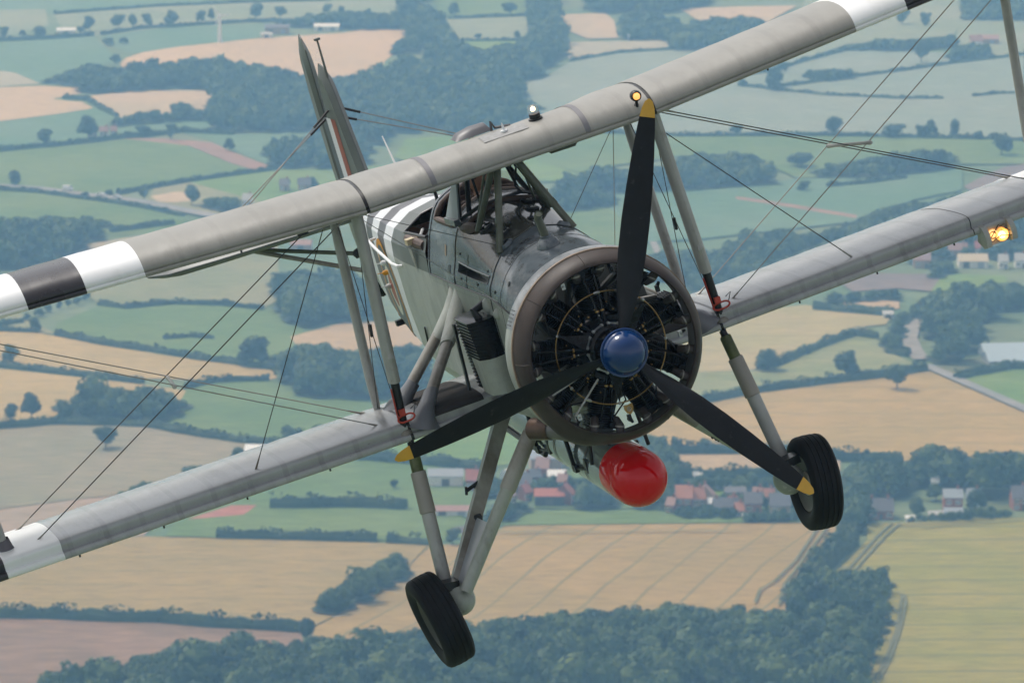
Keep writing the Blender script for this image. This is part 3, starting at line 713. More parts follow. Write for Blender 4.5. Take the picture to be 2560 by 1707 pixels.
# brass ring main with its unions and dark support blades
mb = MB(); mb.pipe([(.437 * math.cos(a), -.055, .437 * math.sin(a)) for a in [2 * math.pi * i / 96 for i in range(96)]], .0055, 8, close=True); gr = mb.build('brass_ring_main', BRASS, plane)
for dg_, L in ((88, .05), (66, .05), (228, .06), (38, .03), (150, .02), (-10, .02), (207, .02), (262, .02), (-45, .02)):
    a = math.radians(dg_); T_ = Vector((-math.sin(a), 0, math.cos(a))); c = Vector((.437 * math.cos(a), -.055, .437 * math.sin(a)))
    mb = MB(); mb.pipe([c - T_ * L / 2, c - T_ * L / 4, c + T_ * L / 4, c + T_ * L / 2], [.010, .014, .014, .010], 8); mb.build('pipe_union', STEEL, gr)
for dg_ in (150, 262, 33):
    a = math.radians(dg_); mb = MB(); r_ = Vector((math.cos(a), 0, math.sin(a))); t_ = Vector((-math.sin(a), 0, math.cos(a)))
    mb.add([r_ * .20 + t_ * .06 + Vector((0, -.09, 0)), r_ * .20 - t_ * .06 + Vector((0, -.09, 0)), r_ * .44 + Vector((0, -.05, 0)), r_ * .20 + Vector((0, -.06, 0))], [(0, 1, 2), (0, 3, 2), (1, 3, 2)]); mb.build('ring_bracket', ENGINE, gr)
for (dg_, d2) in ((208, 214), (205, 200), (60, 44), (-8, -28), (228, 224)):
    a, b = math.radians(dg_), math.radians(d2); mb = MB(); mb.pipe([(.26 * math.cos(a), -.08, .26 * math.sin(a)), (.60 * math.cos(b), -.06, .60 * math.sin(b))], .008, 6); mb.build('control_rod', STRUT if dg_ in (205, 228) else ENGINE2, crank)
# maker's shield badge
bc_ = Vector((.437 * math.cos(math.radians(264)) + .035, -.075, -.437 - .055))
def shield(sc, y): return [bc_ + Vector((x * sc, y, z * sc)) for x, z in ((-.035, .036), (0, .030), (.035, .036), (.037, .0), (.022, -.032), (0, -.048), (-.022, -.032), (-.037, 0))]
mb = MB(); f0, f1 = shield(1, .006), shield(1, -.004); mb.quadstrip([f0, f1, shield(.82, -.004), shield(.80, -.001)]); mb.add(shield(.80, -.001), [tuple(range(8))]); bd = mb.build('shield_badge', BRASS, plane)
mb = MB(); mb.pipe([bc_ + Vector((.016 * math.cos(a), -.004, .016 * math.sin(a) - .002)) for a in [2 * math.pi * i / 20 for i in range(20)]], .0025, 5, close=True)
for x in (-.006, 0, .006): mb.pipe([bc_ + Vector((x, -.004, -.012)), bc_ + Vector((x, -.004, .008))], .002, 4)
mb.build('badge_emblem', STEEL, bd)
# engine bearers between crankcase and firewall
for k in range(8):
    a = math.radians(22.5 + 45 * k); b = a + (.22 if k % 2 else -.22)
    mb = MB(); mb.pipe([(.27 * math.cos(a), .25, .27 * math.sin(a)), (.46 * math.cos(b), .44, .46 * math.sin(b))], .022, 8); mb.build('engine_bearer', STRUT, plane)

# ---- propeller and spinner ----------------------------------------
PY = -.33
prop = MB(); prop.lathe([(-.23, .10), (-.27, .115), (-.40, .12), (-.42, .10)], n=32); prop = prop.build('propeller_hub', BLK, plane)
mb = MB(); mb.lathe([(-.405, .184), (-.412, .188), (-.42, .188), (-.426, .182), (-.424, .172), (-.43, .168), (-.47, .158), (-.51, .140), (-.545, .112), (-.568, .075), (-.578, .035), (-.58, .0)], n=64); mb.build('spinner', BLUE, prop, ang=40)
PBLK = mat('propeller black', (.009, .009, .010), .42, var=.3, vscale=5, spec=.25); weather(PBLK, 14, (1, 1, 1), (.05, .05, .05), .6, .60, .70, 3.0); PYEL = mat('propeller tip yellow', (.62, .34, .04), .4, var=.1)
for dg_ in (-54, 66, 186):
    a = math.radians(dg_); r_ = Vector((math.cos(a), 0, math.sin(a))); t_ = Vector((-math.sin(a), 0, math.cos(a)))
    st = [(R, hc * .82, th, pd) for R, hc, th, pd in [(.10, .045, .075, 62), (.20, .06, .07, 58), (.32, .095, .052, 50), (.5, .125, .036, 41), (.75, .137, .026, 33), (1.0, .135, .020, 27), (1.25, .123, .016, 23), (1.5, .104, .012, 20), (1.70, .083, .010, 18), (1.775, .073, .009, 17.5), (1.78, .0725, .009, 17.5), (1.85, .058, .008, 17), (1.90, .036, .006, 17), (1.92, .008, .003, 17)]]
    rings = []
    for (R, hc, th, pd) in st:
        p_ = math.radians(pd); ch = t_ * math.cos(p_) + Vector((0, math.sin(p_), 0)); nr = t_ * -math.sin(p_) + Vector((0, math.cos(p_), 0)); pts = []
        for u in (-1, -.8, -.4, 0, .4, .8, 1, .8, .4, 0, -.4, -.8):
            i_ = len(pts); h = th / 2 * math.sqrt(max(0, 1 - u * u)) * (-1 if i_ < 6 else .35); pts.append(r_ * R + Vector((0, PY, 0)) + ch * (hc * u) + nr * h)
        rings.append(pts)
    mb = MB(); mb.quadstrip(rings[:11], 0); mb.quadstrip(rings[10:], 1, cap=True); bl = mb.build('propeller_blade', [PBLK, PYEL], prop)

# ---- interplane struts, with jury locks and red clips --------------
def strut(name, p, q, w, d, m, par=None, taper=True):
    """streamlined strut: w wide across, d deep along the flight direction"""
    p, q = Vector(p), Vector(q); mb = MB(); k = [0, .04, .15, .5, .85, .96, 1]; f = [.62, .8, 1, 1, 1, .8, .62] if taper else [1] * 7
    mb.pipe([p.lerp(q, u) for u in k], [w / 2 * e for e in f], 16, ea=((0, 1, 0), d / w)); return mb.build(name, m, par or plane)
for s in (-1, 1):
    T0, B0 = Vector((s * 1.270, 1.56, 1.365)), Vector((s * 1.378, 1.75, -.43))
    J = T0.lerp(B0, .775); st1 = strut('interplane_strut', T0, J, .096, .155, STRUT, taper=False)
    mb = MB(); mb.pipe([T0.lerp(B0, .76), T0.lerp(B0, .80), T0.lerp(B0, .93), T0.lerp(B0, .985)], [.036, .036, .034, .03], 14); lk = mb.build('strut_lock_barrel', BLK, st1)
    ax = (B0 - T0).normalized()
    mb = MB(); mb.pipe([T0.lerp(B0, .80) + Vector((s * .045 if s < 0 else -.045, -.02, 0)), T0.lerp(B0, .95) + Vector((s * .04 if s < 0 else -.04, -.02, 0))], .007, 6, ea=((0, 1, 0), 2.2)); mb.build('lock_slider', REDP, lk)
    c = T0.lerp(B0, .945) + Vector((.02, -.05, 0)); e1 = Vector((.86, -.3, .12)).normalized(); e2 = Vector((.1, -.25, -.6)).normalized()
    mb = MB(); mb.pipe([c + e1 * (.052 * math.cos(a) + .018 * (1 if math.cos(a) > 0 else -1)) + e2 * (.028 * math.sin(a)) for a in [2 * math.pi * i / 20 for i in range(20)]], .0085, 7, close=True); mb.box(c + Vector((-.02, -.0, .055)), (.05, .03, .05)); mb.build('locking_clip', REDP, lk)
    mb = MB(); mb.pipe([c + Vector((.07, 0, .02)), c + Vector((.10, -.02, .09)), c + Vector((.055, 0, .06))], .004, 5); mb.build('clip_lanyard', BLK, lk)
    mb = MB(); mb.lathe([(-.02, .055), (0, .05), (.02, .03)], B0 + Vector((0, 0, -.02)), (0, 0, 1), 12); mb.build('strut_socket', STAIN, st1)
    mb = MB(); n_ = T0.lerp(B0, .66); mb.pipe([T0.lerp(B0, .62) + Vector((0, -.055, 0)), n_ + Vector((0, -.062, 0)), T0.lerp(B0, .70) + Vector((0, -.055, 0))], [.012, .034, .016], 8); mb.build('strut_collar', STRUT, st1)
    T1, B1 = Vector((s * 1.278, 2.49, 1.33)), Vector((s * 1.377, 2.685, -.40))
    strut('interplane_strut', T1, B1, .078, .13, STRUT)
    mb = MB(); mb.pipe([B1 + Vector((0, 0, .05)), B1 + Vector((0, 0, -.05))], .025, 8); mb.build('strut_socket', BLK, plane)
    # outer bay struts
    strut('interplane_strut', (s * 4.80, 1.80, 1.52), (s * 4.66, 2.02, -.33), .085, .14, STRUT)
    strut('interplane_strut', (s * 4.82, 2.70, 1.50), (s * 4.68, 2.92, -.33), .075, .12, STRUT)
    mb = MB(); mb.lathe([(-.06, .15), (0, .14), (.006, .13), (.008, .0)], (s * 4.66, 2.02, -.37), (0, -.03, 1), 24); mb.build('strut_plate', WHITE, plane)
    mb = MB(); mb.lathe([(0, .075), (.06, .06), (.14, .05)], (s * 4.655, 2.015, -.36), (s * .07, -.11, .83), 14); mb.build('strut_boot', mat('boot grey', (.13, .12, .135), .5), plane)
    # bracing of the wing stub: two streamlined struts meeting in a fairing on the side
    ap = Vector((s * .545, 2.44, .22)); f1 = Vector((s * 1.205, 1.80, -.40)); f2 = Vector((s * 1.235, 2.42, -.36))
    strut('stub_brace', ap + Vector((s * .02, -.06, -.02)), f1, .088, .15, STAIN, taper=False); strut('stub_brace', ap + Vector((s * .02, .10, 0)), f2, .088, .15, STAIN, taper=False)
    for d_, ff in ((-.06, f1), (.10, f2)):
        a0 = ap + Vector((s * -.05, d_, .10)); a1 = ap + Vector((s * .02, d_, -.02)); a2 = a1.lerp(ff, .30)
        mb = MB(); mb.pipe([a0 + Vector((0, 0, .10)), a0, a1, a1.lerp(a2, .6), a2], [.02, .065, .075, .06, .053], 16, ea=((0, 1, 0), 1.7)); mb.build('brace_fairing', LIGHT, plane)
        mb = MB(); g = ff.lerp(ap, .10); h = ff.lerp(ap, .24); mb.pipe([ff + Vector((s * .02, 0, -.06)), ff, g, h], [.14, .095, .062, .052], 16, ea=((0, 1, 0), 1.7)); mb.build('brace_foot_fairing', mat('foot grey', (.15, .155, .17), .33, var=.1), plane)

# ---- undercarriage -------------------------------------------------
for s in (-1, 1):
    T0, B0 = Vector((s * 1.362, 1.775, -.545)), Vector((s * 1.478, 1.555, -1.67)); L = lambda u: T0.lerp(B0, u)
    mb = MB(); mb.pipe([L(0), L(.03), L(.045), L(.05)], [.03, .03, .036, .042], 14); og = mb.build('oleo_leg', BLK, plane)
    mb = MB(); mb.pipe([L(.04), L(.05), L(.24)], [.040, .048, .050], 16); mb.build('oleo_cylinder', OLIVE, og)
    mb = MB(); mb.pipe([L(.21), L(.215), L(.50), L(.505)], [.060, .063, .066, .060], 18); mb.build('oleo_sleeve', mat('sleeve grey', (.30, .28, .25), .45, var=.1), og)
    mb = MB(); mb.pipe([L(.50), L(.52), L(.97), L(1)], [.054, .057, .056, .045], 18); mb.build('oleo_tube', STRUT, og)
    mb = MB(); mb.pipe([L(-.06), L(.02)], .018, 8); mb.pipe([(s * 1.35, 1.72, -.49), (s * 1.36, 1.69, -.53), L(-.01)], .012, 6); mb.build('oleo_pin', BLK, og)
    # stub axle housing
    H = Vector((s * 1.435, 1.40, -1.80))
    mb = MB(); mb.ball(H, .125, 22, s=(1.0, 1.1, 1.05)); hz = mb.build('axle_housing', LIGHT, plane)
    for k in range(5):
        a = math.radians(200 + 40 * k); mb = MB(); d = Vector((math.cos(a) * .6, -.75, math.sin(a) * .6)).normalized(); mb.lathe([(-.01, .018), (.004, .017), (.004, .010), (.007, .006), (.007, 0)], H + d * .127, d, 10); mb.build('housing_bolt', STRUT, hz)
    mb = MB(); mb.box(H + Vector((s * .05, .02, .135)), (.15, .16, .07), R=Matrix.Rotation(s * -.12, 3, 'Y')); mb.build('axle_gaiter', BLK, hz)
    # radius rods
    FR, RR = Vector((s * .47, 1.30, -.66)), Vector((s * .47, 2.18, -.63))
    A1, A2 = Vector((s * 1.40, 1.24, -1.72)), Vector((s * 1.40, 1.52, -1.70))
    mb = MB(); mb.pipe([FR, FR.lerp(A1, .38), FR.lerp(A1, .385), FR.lerp(A1, .40), A1], [.056, .062, .064, .056, .052], 16); r1 = mb.build('radius_rod', LIGHT, plane)
    mb = MB(); mb.pipe([FR.lerp(A1, .04), FR.lerp(A1, .385)], [.064, .067], 16); mb.build('rod_sleeve', STAIN, r1)
    mb = MB(); mb.pipe([RR, A2], [.082, .070], 4, ea=((s * .6, .7, .2), 1.0)); mb.build('radius_rod', STAIN, plane, ang=20)
    mb = MB(); P = [FR.lerp(A1, .60) + Vector((s * -.0, .04, 0)), RR.lerp(A2, .62), A2 + Vector((0, 0, .02)), A1 + Vector((0, .03, .02))]; mb.add(P, [(0, 1, 2, 3)]); pn = mb.build('rod_web_plate', mat('web grey', (.36, .38, .40), .35, var=.08), r1, smooth=False)
    q = RR.lerp(A2, .63); mb = MB()
    for (dx, dz, r) in ((0, .0, .038), (.0, -.05, .018), (.025, -.045, .014), (-.025, -.03, .016), (.012, -.075, .010)): mb.ball(q + Vector((s * -.02 + dx, -.055, dz)), r, 8, s=(1, .25, 1.3))
    mb.build('oil_splash', BLK, r1)
    m0 = RR.lerp(A2, .42); mb = MB(); mb.pipe([m0 + Vector((s * .02, 0, .02)), m0 + Vector((s * .17, -.02, -.02))], .016, 8); mb.pipe([m0 + Vector((s * .16, -.02, .015)), m0 + Vector((s * .175, -.02, -.05))], .012, 6); mb.pipe([m0 + Vector((s * .09, 0, 0)), m0 + Vector((s * .055, .0, -.13))], .011, 6); mb.build('boarding_step', BLK, plane)
    # wheel: fluted tyre, rim and hub disc
    W = Vector((s * 1.635, 1.40, -1.90)); cam_ = math.radians(4.0) * s; axv = Vector((s * math.cos(cam_), 0, -s * math.sin(cam_) * s)).normalized()
    axv = Vector((s, 0, -.15)).normalized()
    hw, RO = .115, .395; pr_ = []
    for (y, r) in ((-.082, .235), (-.098, .26), (-.112, .30), (-.113, .335), (-.104, .362), (-.088, .380)): pr_.append((y, r))
    for c in (-.058, -.020, .020, .058):
        pr_ += [(c - .012, .3905 - abs(c) * .09), (c - .004, .391 - abs(c) * .09), (c - .003, .384 - abs(c) * .09), (c + .003, .384 - abs(c) * .09), (c + .004, .391 - abs(c) * .09), (c + .012, .3905 - abs(c) * .09)]
    pr_ += [(-y, r) for (y, r) in ((-.082, .235), (-.098, .26), (-.112, .30), (-.113, .335), (-.104, .362), (-.088, .380))][::-1]
    pr_ = [(y * 1.12, r) for y, r in pr_]; mb = MB(); mb.lathe(pr_, W, axv, 64); wh = mb.build('wheel_tyre', RUBBER, plane, ang=30)
    mb = MB(); mb.lathe([(-.085, .238), (-.09, .225), (-.07, .19), (-.05, .12), (-.06, .08), (-.06, .0)], W, axv, 40); mb.lathe([(.085, .238), (.09, .225), (.075, .20), (.04, .16), (.035, .10), (.05, .08), (.05, .0)], W, axv, 40); rm = mb.build('wheel_rim', mat('rim dark', (.06, .058, .05), .45, var=.3), wh)
    mb = MB(); mb.lathe([(-.062, .10), (-.075, .095), (-.078, .06), (-.07, .055), (-.07, .0)], W, axv, 24); mb.lathe([(.05, .055), (.07, .05), (.075, 0)], W, axv, 16); mb.build('wheel_hub', mat('hub cream', (.45, .40, .30), .45, var=.2), rm)

# ---- oil cooler on the starboard side --------------------------------
def cool(z, k=1.0, g=0.0):
    u = (.27 - z) / .58; xo = -.725 + .03 * u + g; xi = -.50; y0 = 1.33 - .04 * u - g * .5; y1 = 1.86 + g
    c = [(xi, y0 + .0), (xi - .05, y0 - .035), (-.60, y0 - .045), (xo + .06, y0 - .03), (xo, y0 + .05), (xo, y1 - .06), (xo + .05, y1), (xi, y1)]
    return [(x, y, z) for x, y in c]
mb = MB(); rings = []
for i in range(21):
    z = .28 - .0283 * i
    rings += [cool(z, g=.012), cool(z - .004), cool(z - .018), cool(z - .022, g=.012)]
mb.quadstrip(rings, cap=True); oc = mb.build('oil_cooler_fins', ENGINE, plane, ang=25)
def cover(z):
    c = cool(z, g=-.008); return [(x, y - .020, z) for x, y, z in c[:5]] + [(c[4][0] - .001, c[4][1] + .24, z)]
mb = MB(); mb.quadstrip([cover(-.03), cover(-.10), cover(-.20), cover(-.325)], closed=False); mb.build('oil_cooler_cover', LIGHT, oc, ang=50)
mb = MB(); mb.pipe([(-.60, 1.45, .27), (-.62, 1.47, .34), (-.50, 1.5, .37)], .035, 10); mb.build('oil_cooler_pipe', BLK, oc)
mb = MB(); mb.box((-.745, 1.85, -.05), (.02, .05, .55), R=Matrix.Rotation(.06, 3, 'Y')); mb.build('oil_cooler_shutter', BLK, oc)
mb = MB(); mb.pipe([(-.53, 2.25, -.15), (-.56, 2.20, -.5)], .01, 6); mb.build('shutter_rod', BLK, plane)
mb = MB(); mb.pipe([(-.52, 2.7, -.42), (-.62, 2.75, -.44), (-.63, 2.76, -.62)], .009, 6); mb.build('drain_hook', BLK, plane)
mb = MB(); mb.quadstrip([[(-.49, 1.70 + .05 * i, -.40 - .01 * i) for i in range(10)], [(-.56, 1.70 + .05 * i, -.44) for i in range(10)], [(-.64, 1.68 + .05 * i, -.425) for i in range(10)]], closed=False); mb.build('root_fillet', STRUT, plane)

# ---- landing light in the port lower wing -----------------------------
lx, ly, lz = 3.81, 1.70, -.52
for e in (-1, 1):
    x = lx + e * .115; mb = MB(); mb.quadstrip([[(x + d, ly + y, lz + z) for y, z in ((.05, .085), (-.03, .075), (-.075, .03), (-.085, -.04), (-.06, -.10), (.02, -.115), (.14, -.06))] for d in (-.022, .022)], cap=True); mb.build('light_cheek', STRUT, plane)
mb = MB(); mb.quadstrip([[(x, ly + .0 + y, lz + z) for y, z in ((.06, .08), (.02, .07), (.03, -.03), (.02, -.10), (.14, -.075))] for x in (lx - .1, lx + .1)], cap=True); lb = mb.build('light_bay', mat('light bay', (.55, .42, .32), .5, metal=.3), plane)
mb = MB(); mb.lathe([(.045, .012), (.03, .035), (.0, .055), (-.01, .057)], (lx + .03, ly + .0, lz - .035), (0, 1, 0), 20); rf = mb.build('light_reflector', mat('reflector', (.9, .7, .45), .15, metal=.8), lb)
mb = MB(); mb.ball((lx + .03, ly - .005, lz - .04), .032, 12); mb.build('light_bulb', mat('landing lamp', (1, .8, .5), .3, emit=(1, .60, .20), emit_s=3.6), rf)
mb = MB(); mb.lathe([(.0, .045), (-.01, .044), (-.012, .036)], (lx - .045, ly + .0, lz - .02), (0, 1, 0), 16); mb.ball((lx - .045, ly - .0, lz - .02), .022, 10); mb.build('light_filler_lamp', mat('small lamp', (1, .7, .4), .3, emit=(1, .55, .18), emit_s=1.2), lb)
for z0, z1 in ((.06, -.02), (-.03, -.06)):
    mb = MB(); mb.pipe([(lx - .08, ly - .05, lz - .05 + z0 * .4), (lx, ly - .07, lz + z0), (lx + .09, ly - .06, lz + z1)], .004, 5); mb.build('light_guard_wire', BLK, lb)
g = MB(); g.quadstrip([[(x, ly + y, lz + z) for y, z in ((-.028, .073), (-.072, .03), (-.082, -.04), (-.055, -.10))] for x in (lx - .095, lx + .095)], closed=False); g.build('light_lens', GLASS, lb)
mb = MB(); mb.pipe([section(3.62, True)[i] for i in range(3, 26)], .004, 5); mb.build('light_panel_seam', BLK, plane)

# ---- tail --------------------------------------------------------------
def foil(name, outline, m, x0=0.0, th=.05, par=None):
    """flat-sided tail surface in the plane X = x0 from a (Y, Z) outline, thicker in the middle"""
    cy = sum(p[0] for p in outline) / len(outline); cz = sum(p[1] for p in outline) / len(outline)
    inner = [(cy + (y - cy) * .72, cz + (z - cz) * .8) for y, z in outline]; mb = MB(); n = len(outline); e = .006
    for s in (-1, 1):
        mb.quadstrip([[(x0 + s * e, y, z) for y, z in outline], [(x0 + s * th / 2, y, z) for y, z in inner]]); mb.add([(x0 + s * th / 2, y, z) for y, z in inner], [tuple(range(n))])
    mb.quadstrip([[(x0 - e, y, z) for y, z in outline], [(x0 + e, y, z) for y, z in outline]])
    return mb.build(name, m, par or plane, ang=25)
fin_o = [(7.05, .55), (7.18, .85), (7.33, 1.22), (7.46, 1.58), (7.56, 1.76), (7.66, 1.84), (7.78, 1.86), (7.86, 1.80), (8.22, .80), (8.26, .50)]
fin = foil('tail_fin', fin_o, TFAB, 0, .10)
for s in (-1, 1):                                       # fin flash
    for y0, w, m_ in ((7.60, .19, RRED), (7.79, .19, WH2), (7.98, .19, RBLUE)):
        mb = MB(); mb.add([(s * (.053), y0 + .0, .55), (s * .053, y0 + w, .55), (s * .053, y0 + w - .03, 1.34), (s * .053, y0 - .03, 1.34)], [(0, 1, 2, 3)]); mb.build('fin_flash', m_, fin, smooth=False)
rud_o = [(8.30, .20), (8.30, .8), (8.02, 1.60), (7.90, 1.86), (7.90, 2.00), (8.0, 2.10), (8.2, 2.13), (8.5, 2.0), (8.85, 1.6), (9.05, 1.1), (9.08, .6), (8.95, .25), (8.7, .1)]
RH = (8.3, .2)
rud = foil('rudder', [(y, z) for y, z in rud_o], TFAB, 0, .09)
rud.location = (0, 8.30, 0); rud.rotation_euler = (0, 0, math.radians(-8))
for v in rud.data.vertices: v.co.y -= 8.30
mb = MB(); mb.pipe([(0, 7.55, 1.74), (0, 7.50, 2.10)], [.012, .009], 8); mb.box((0, 7.50, 2.105), (.05, .06, .02)); mb.build('aerial_post', TFAB, plane)
def hfoil(name, outline, z, th, m, s):
    cx = sum(p[0] for p in outline) / len(outline); cy = sum(p[1] for p in outline) / len(outline)
    inner = [(cx + (x - cx) * .85, cy + (y - cy) * .7) for x, y in outline]; mb = MB(); n = len(outline); e = .008
    for t in (-1, 1):
        mb.quadstrip([[(s * x, y, z + t * e) for x, y in outline], [(s * x, y, z + t * th / 2) for x, y in inner]]); mb.add([(s * x, y, z + t * th / 2) for x, y in inner], [tuple(range(n))])
    mb.quadstrip([[(s * x, y, z - e) for x, y in outline], [(s * x, y, z + e) for x, y in outline]])
    return mb.build(name, m, plane, ang=25)
for s in (-1, 1):
    hfoil('tailplane', [(.05, 7.15), (.6, 7.25), (1.5, 7.45), (1.95, 7.6), (2.1, 7.85), (2.1, 8.1), (.1, 8.1)], .48, .09, TFAB, s)
    el = hfoil('elevator', [(.12, 8.12), (2.12, 8.12), (2.12, 8.5), (1.9, 8.78), (1.2, 8.86), (.5, 8.8), (.25, 8.6)], 0, .05, STAIN, s)
    el.location = (0, 8.12, .47); el.rotation_euler = (math.radians(-4), 0, 0)
    for v in el.data.vertices: v.co.y -= 8.12
    for (p, q) in (((s * .05, 7.75, 1.42), (s * 1.55, 7.65, .53)), ((s * .05, 8.00, 1.32), (s * 1.55, 8.0, .53))):
        mb = MB(); mb.pipe([p, q], .0055, 5); mb.build('tail_wire', WIRE, plane); p, q = Vector(p), Vector(q)
        mb = MB(); mb.pipe([p, p.lerp(q, .12)], .012, 6); mb.build('wire_end', BLK, plane)
    mb = MB(); mb.pipe([(s * 1.12, 7.95, .41), (s * .20, 7.25, .12)], .020, 10); tb = mb.build('tail_strut', GREENM, plane)
    mb = MB(); mb.lathe([(0, .03), (.03, .05), (.06, .036), (.09, .052), (.12, .036), (.15, .048), (.18, .03)], (s * .30, 7.32, .155), (s * -.92, -.70, -.29), 14); mb.build('strut_gaiter', BLK, tb)
    mb = MB(); mb.pipe([(s * 1.12, 7.98, .40), (s * .20, 7.15, -.05)], .022, 10); mb.build('tail_strut', STAIN, plane)
    mb = MB(); mb.pipe([(s * .24 + .05 * math.cos(a), 7.0, .30 + .05 * math.sin(a)) for a in [math.pi * 1.6 * i / 12 + .6 for i in range(13)]], .009, 6); mb.build('tail_handling_loop', BLK, plane)
    mb = MB(); mb.pipe([(s * 1.62, 2.25, 1.36), (s * 1.62, 2.25, 1.26)], .011, 6); mb.box((s * 1.60, 2.25, 1.25), (.09, .03, .02)); mb.build('aileron_lever', BLK, plane)
mb = MB(); mb.lathe([(-.06, .12), (-.055, .17), (0, .185), (.055, .17), (.06, .12)], (0, 8.2, -.28), (1, 0, 0), 24); tw = mb.build('tail_wheel', RUBBER, plane)
mb = MB(); mb.pipe([(0, 8.2, -.28), (0, 8.05, .12)], .035, 10); mb.build('tail_wheel_leg', STRUT, tw)

# ---- bracing wires ------------------------------------------------------
def wire(p, q, r=.0046, m=WIRE, ends=True):
    p, q = Vector(p), Vector(q); mb = MB(); mb.pipe([p, q], r, 6); o = mb.build('bracing_wire', m, plane)
    if ends:
        for a, b in ((p, q), (q, p)):
            d = (b - a).normalized(); mb = MB(); mb.pipe([a, a + d * .05, a + d * .06, a + d * .17], [.016, .014, .010, .006], 6); mb.build('wire_fork', STAIN, o)
    return o
for s in (-1, 1):
    wire((s * 1.335, 1.62, 1.365), (s * 4.50, 2.00, -.375), m=WIRED); wire((s * 1.33, 2.47, 1.335), (s * 4.47, 2.90, -.385), m=WIRED)        # landing wires
    wire((s * 1.47, 1.92, -.405), (s * 4.74, 1.76, 1.53)); wire((s * 1.46, 2.70, -.40), (s * 4.74, 2.64, 1.50))              # flying wires
    wire((s * 1.31, 2.44, 1.335), (s * 2.645, 1.83, -.400), .0042, WIRED)
    wire((s * 1.275, 1.62, 1.30), (s * 1.38, 2.62, -.36), .0035, WIRED, False); wire((s * 1.28, 2.42, 1.28), (s * 1.38, 1.82, -.38), .0035, WIRED, False)
    mb = MB(); mb.pipe([(s * 1.33, 2.10, .40), (s * 1.335, 2.14, .30)], .014, 6); mb.build('wire_crossing_clip', BLK, plane)
    a_, b_ = Vector((s * 3.02, 1.83, .50)), Vector((s * 2.93, 2.68, .44))
    mb = MB(); mb.pipe([a_.lerp(b_, -.04), a_.lerp(b_, .0), a_.lerp(b_, .12), a_.lerp(b_, .88), a_.lerp(b_, 1), a_.lerp(b_, 1.04)], [.010, .02, .015, .015, .02, .010], 8); mb.build('spreader_bar', STRUT, plane)
    wire((s * .31, 1.32, .80), (s * 1.25, 2.46, 1.33), .003, WIRED, False)
    wire((s * .50, 1.05, .42), (s * 1.20, 2.5, 1.33), .003, WIRE, False)
# ---- torpedo slung under the fuselage ------------------------------------
TZ = math.radians(3.0)
T_MTX = PLANE_MTX @ Matrix.Translation((0, .345, -1.125)) @ Matrix.Rotation(TZ, 4, 'X')
torp = thing('torpedo', 'long glossy grey torpedo with round red nose slung under the biplane', 'torpedo', T_MTX)
RT = .2285
TGREY = mat('torpedo steel', (.20, .235, .24), .09, metal=.35, coat=.5, var=.10, vscale=3, stretch=(1, .3, 1), rvar=.05)
TRED = mat('torpedo red', (.58, .002, .004), .07, spec=.45, coat=.15, var=.06, vscale=3)
mb = MB(); mb.lathe([(.29, RT), (2.6, RT), (3.4, RT * .97), (4.1, RT * .78), (4.6, RT * .45), (4.85, RT * .25), (4.85, 0)], n=56); mb.build('torpedo_body', TGREY, torp)
mb = MB(); mb.lathe([(-RT * 1.0 * math.cos(a), RT * math.sin(a)) for a in [math.pi / 2 * i / 14 for i in range(15)]] + [(.012, RT), (.016, RT + .001), (.30, RT + .001)], n=56); tn = mb.build('torpedo_nose', TRED, torp, ang=60)
mb = MB()
for k in range(90):
    a = 2 * math.pi * k / 90; mb.lathe([(0, .005), (.003, .001)], ((RT + .0005) * math.cos(a), .02, (RT + .0005) * math.sin(a)), (math.cos(a), 0, math.sin(a)), 5)
mb.build('nose_rivets', mat('rivet red', (.2, .01, .01), .4), tn)
for y in (.69, 1.55): mb = MB(); mb.lathe([(y, RT + .006), (y + .028, RT + .006)], n=56); mb.build('torpedo_strap', mat('strap bronze', (.06, .045, .03), .4, metal=.4), torp)
mb = MB()
for k in range(60):
    a = 2 * math.pi * k / 60
    for y in (1.0, 1.025): mb.lathe([(0, .004), (.002, .001)], ((RT + .0005) * math.cos(a), y, (RT + .0005) * math.sin(a)), (math.cos(a), 0, math.sin(a)), 4)
mb.build('body_rivets', BLK, torp)
for k in range(4):
    a = math.radians(45 + 90 * k); mb = MB(); c, s_ = math.cos(a), math.sin(a); mb.add([(c * .1, 4.3, s_ * .1), (c * .27, 4.55, s_ * .27), (c * .27, 4.8, s_ * .27), (c * .06, 4.85, s_ * .06)], [(0, 1, 2, 3)]); mb.build('torpedo_fin', TGREY, torp, smooth=False)
# carrier: crutch arms and pads are part of the aircraft
for s in (-1, 1):
    for y0, y1 in ((1.72, 1.27), (2.75, 2.41)):
        mb = MB(); mb.pipe([(s * .17, y0, -.60), (s * .255, y1, -1.09)], .018, 8); cr_ = mb.build('torpedo_crutch_arm', BLK, plane)
        mb = MB(); z_ = -1.09; mb.box((s * .25, y1, z_), (.035, .10, .06)); mb.pipe([(s * .25, y1 - .02, z_), (s * .225, y1 - .26, z_ + .02)], .012, 6); mb.box((s * .222, y1 - .28, z_ + .05), (.02, .05, .12)); mb.build('crutch_pad', BLK, cr_)
    mb = MB(); mb.pipe([(s * .20, .62, -.62), (s * .24, .70, -.98)], .016, 8); mb.build('front_stop_arm', BLK, plane)
mb = MB(); mb.pipe([(-.195, 2.45, -1.165), (-.195, 3.2, -1.125), (-.19, 4.2, -1.07)], .022, 8); mb.build('sling_rail', BLK, plane)
mb = MB(); mb.box((0, 1.6, -.74), (.12, 1.3, .22)); mb.build('torpedo_carrier', BLK, plane)

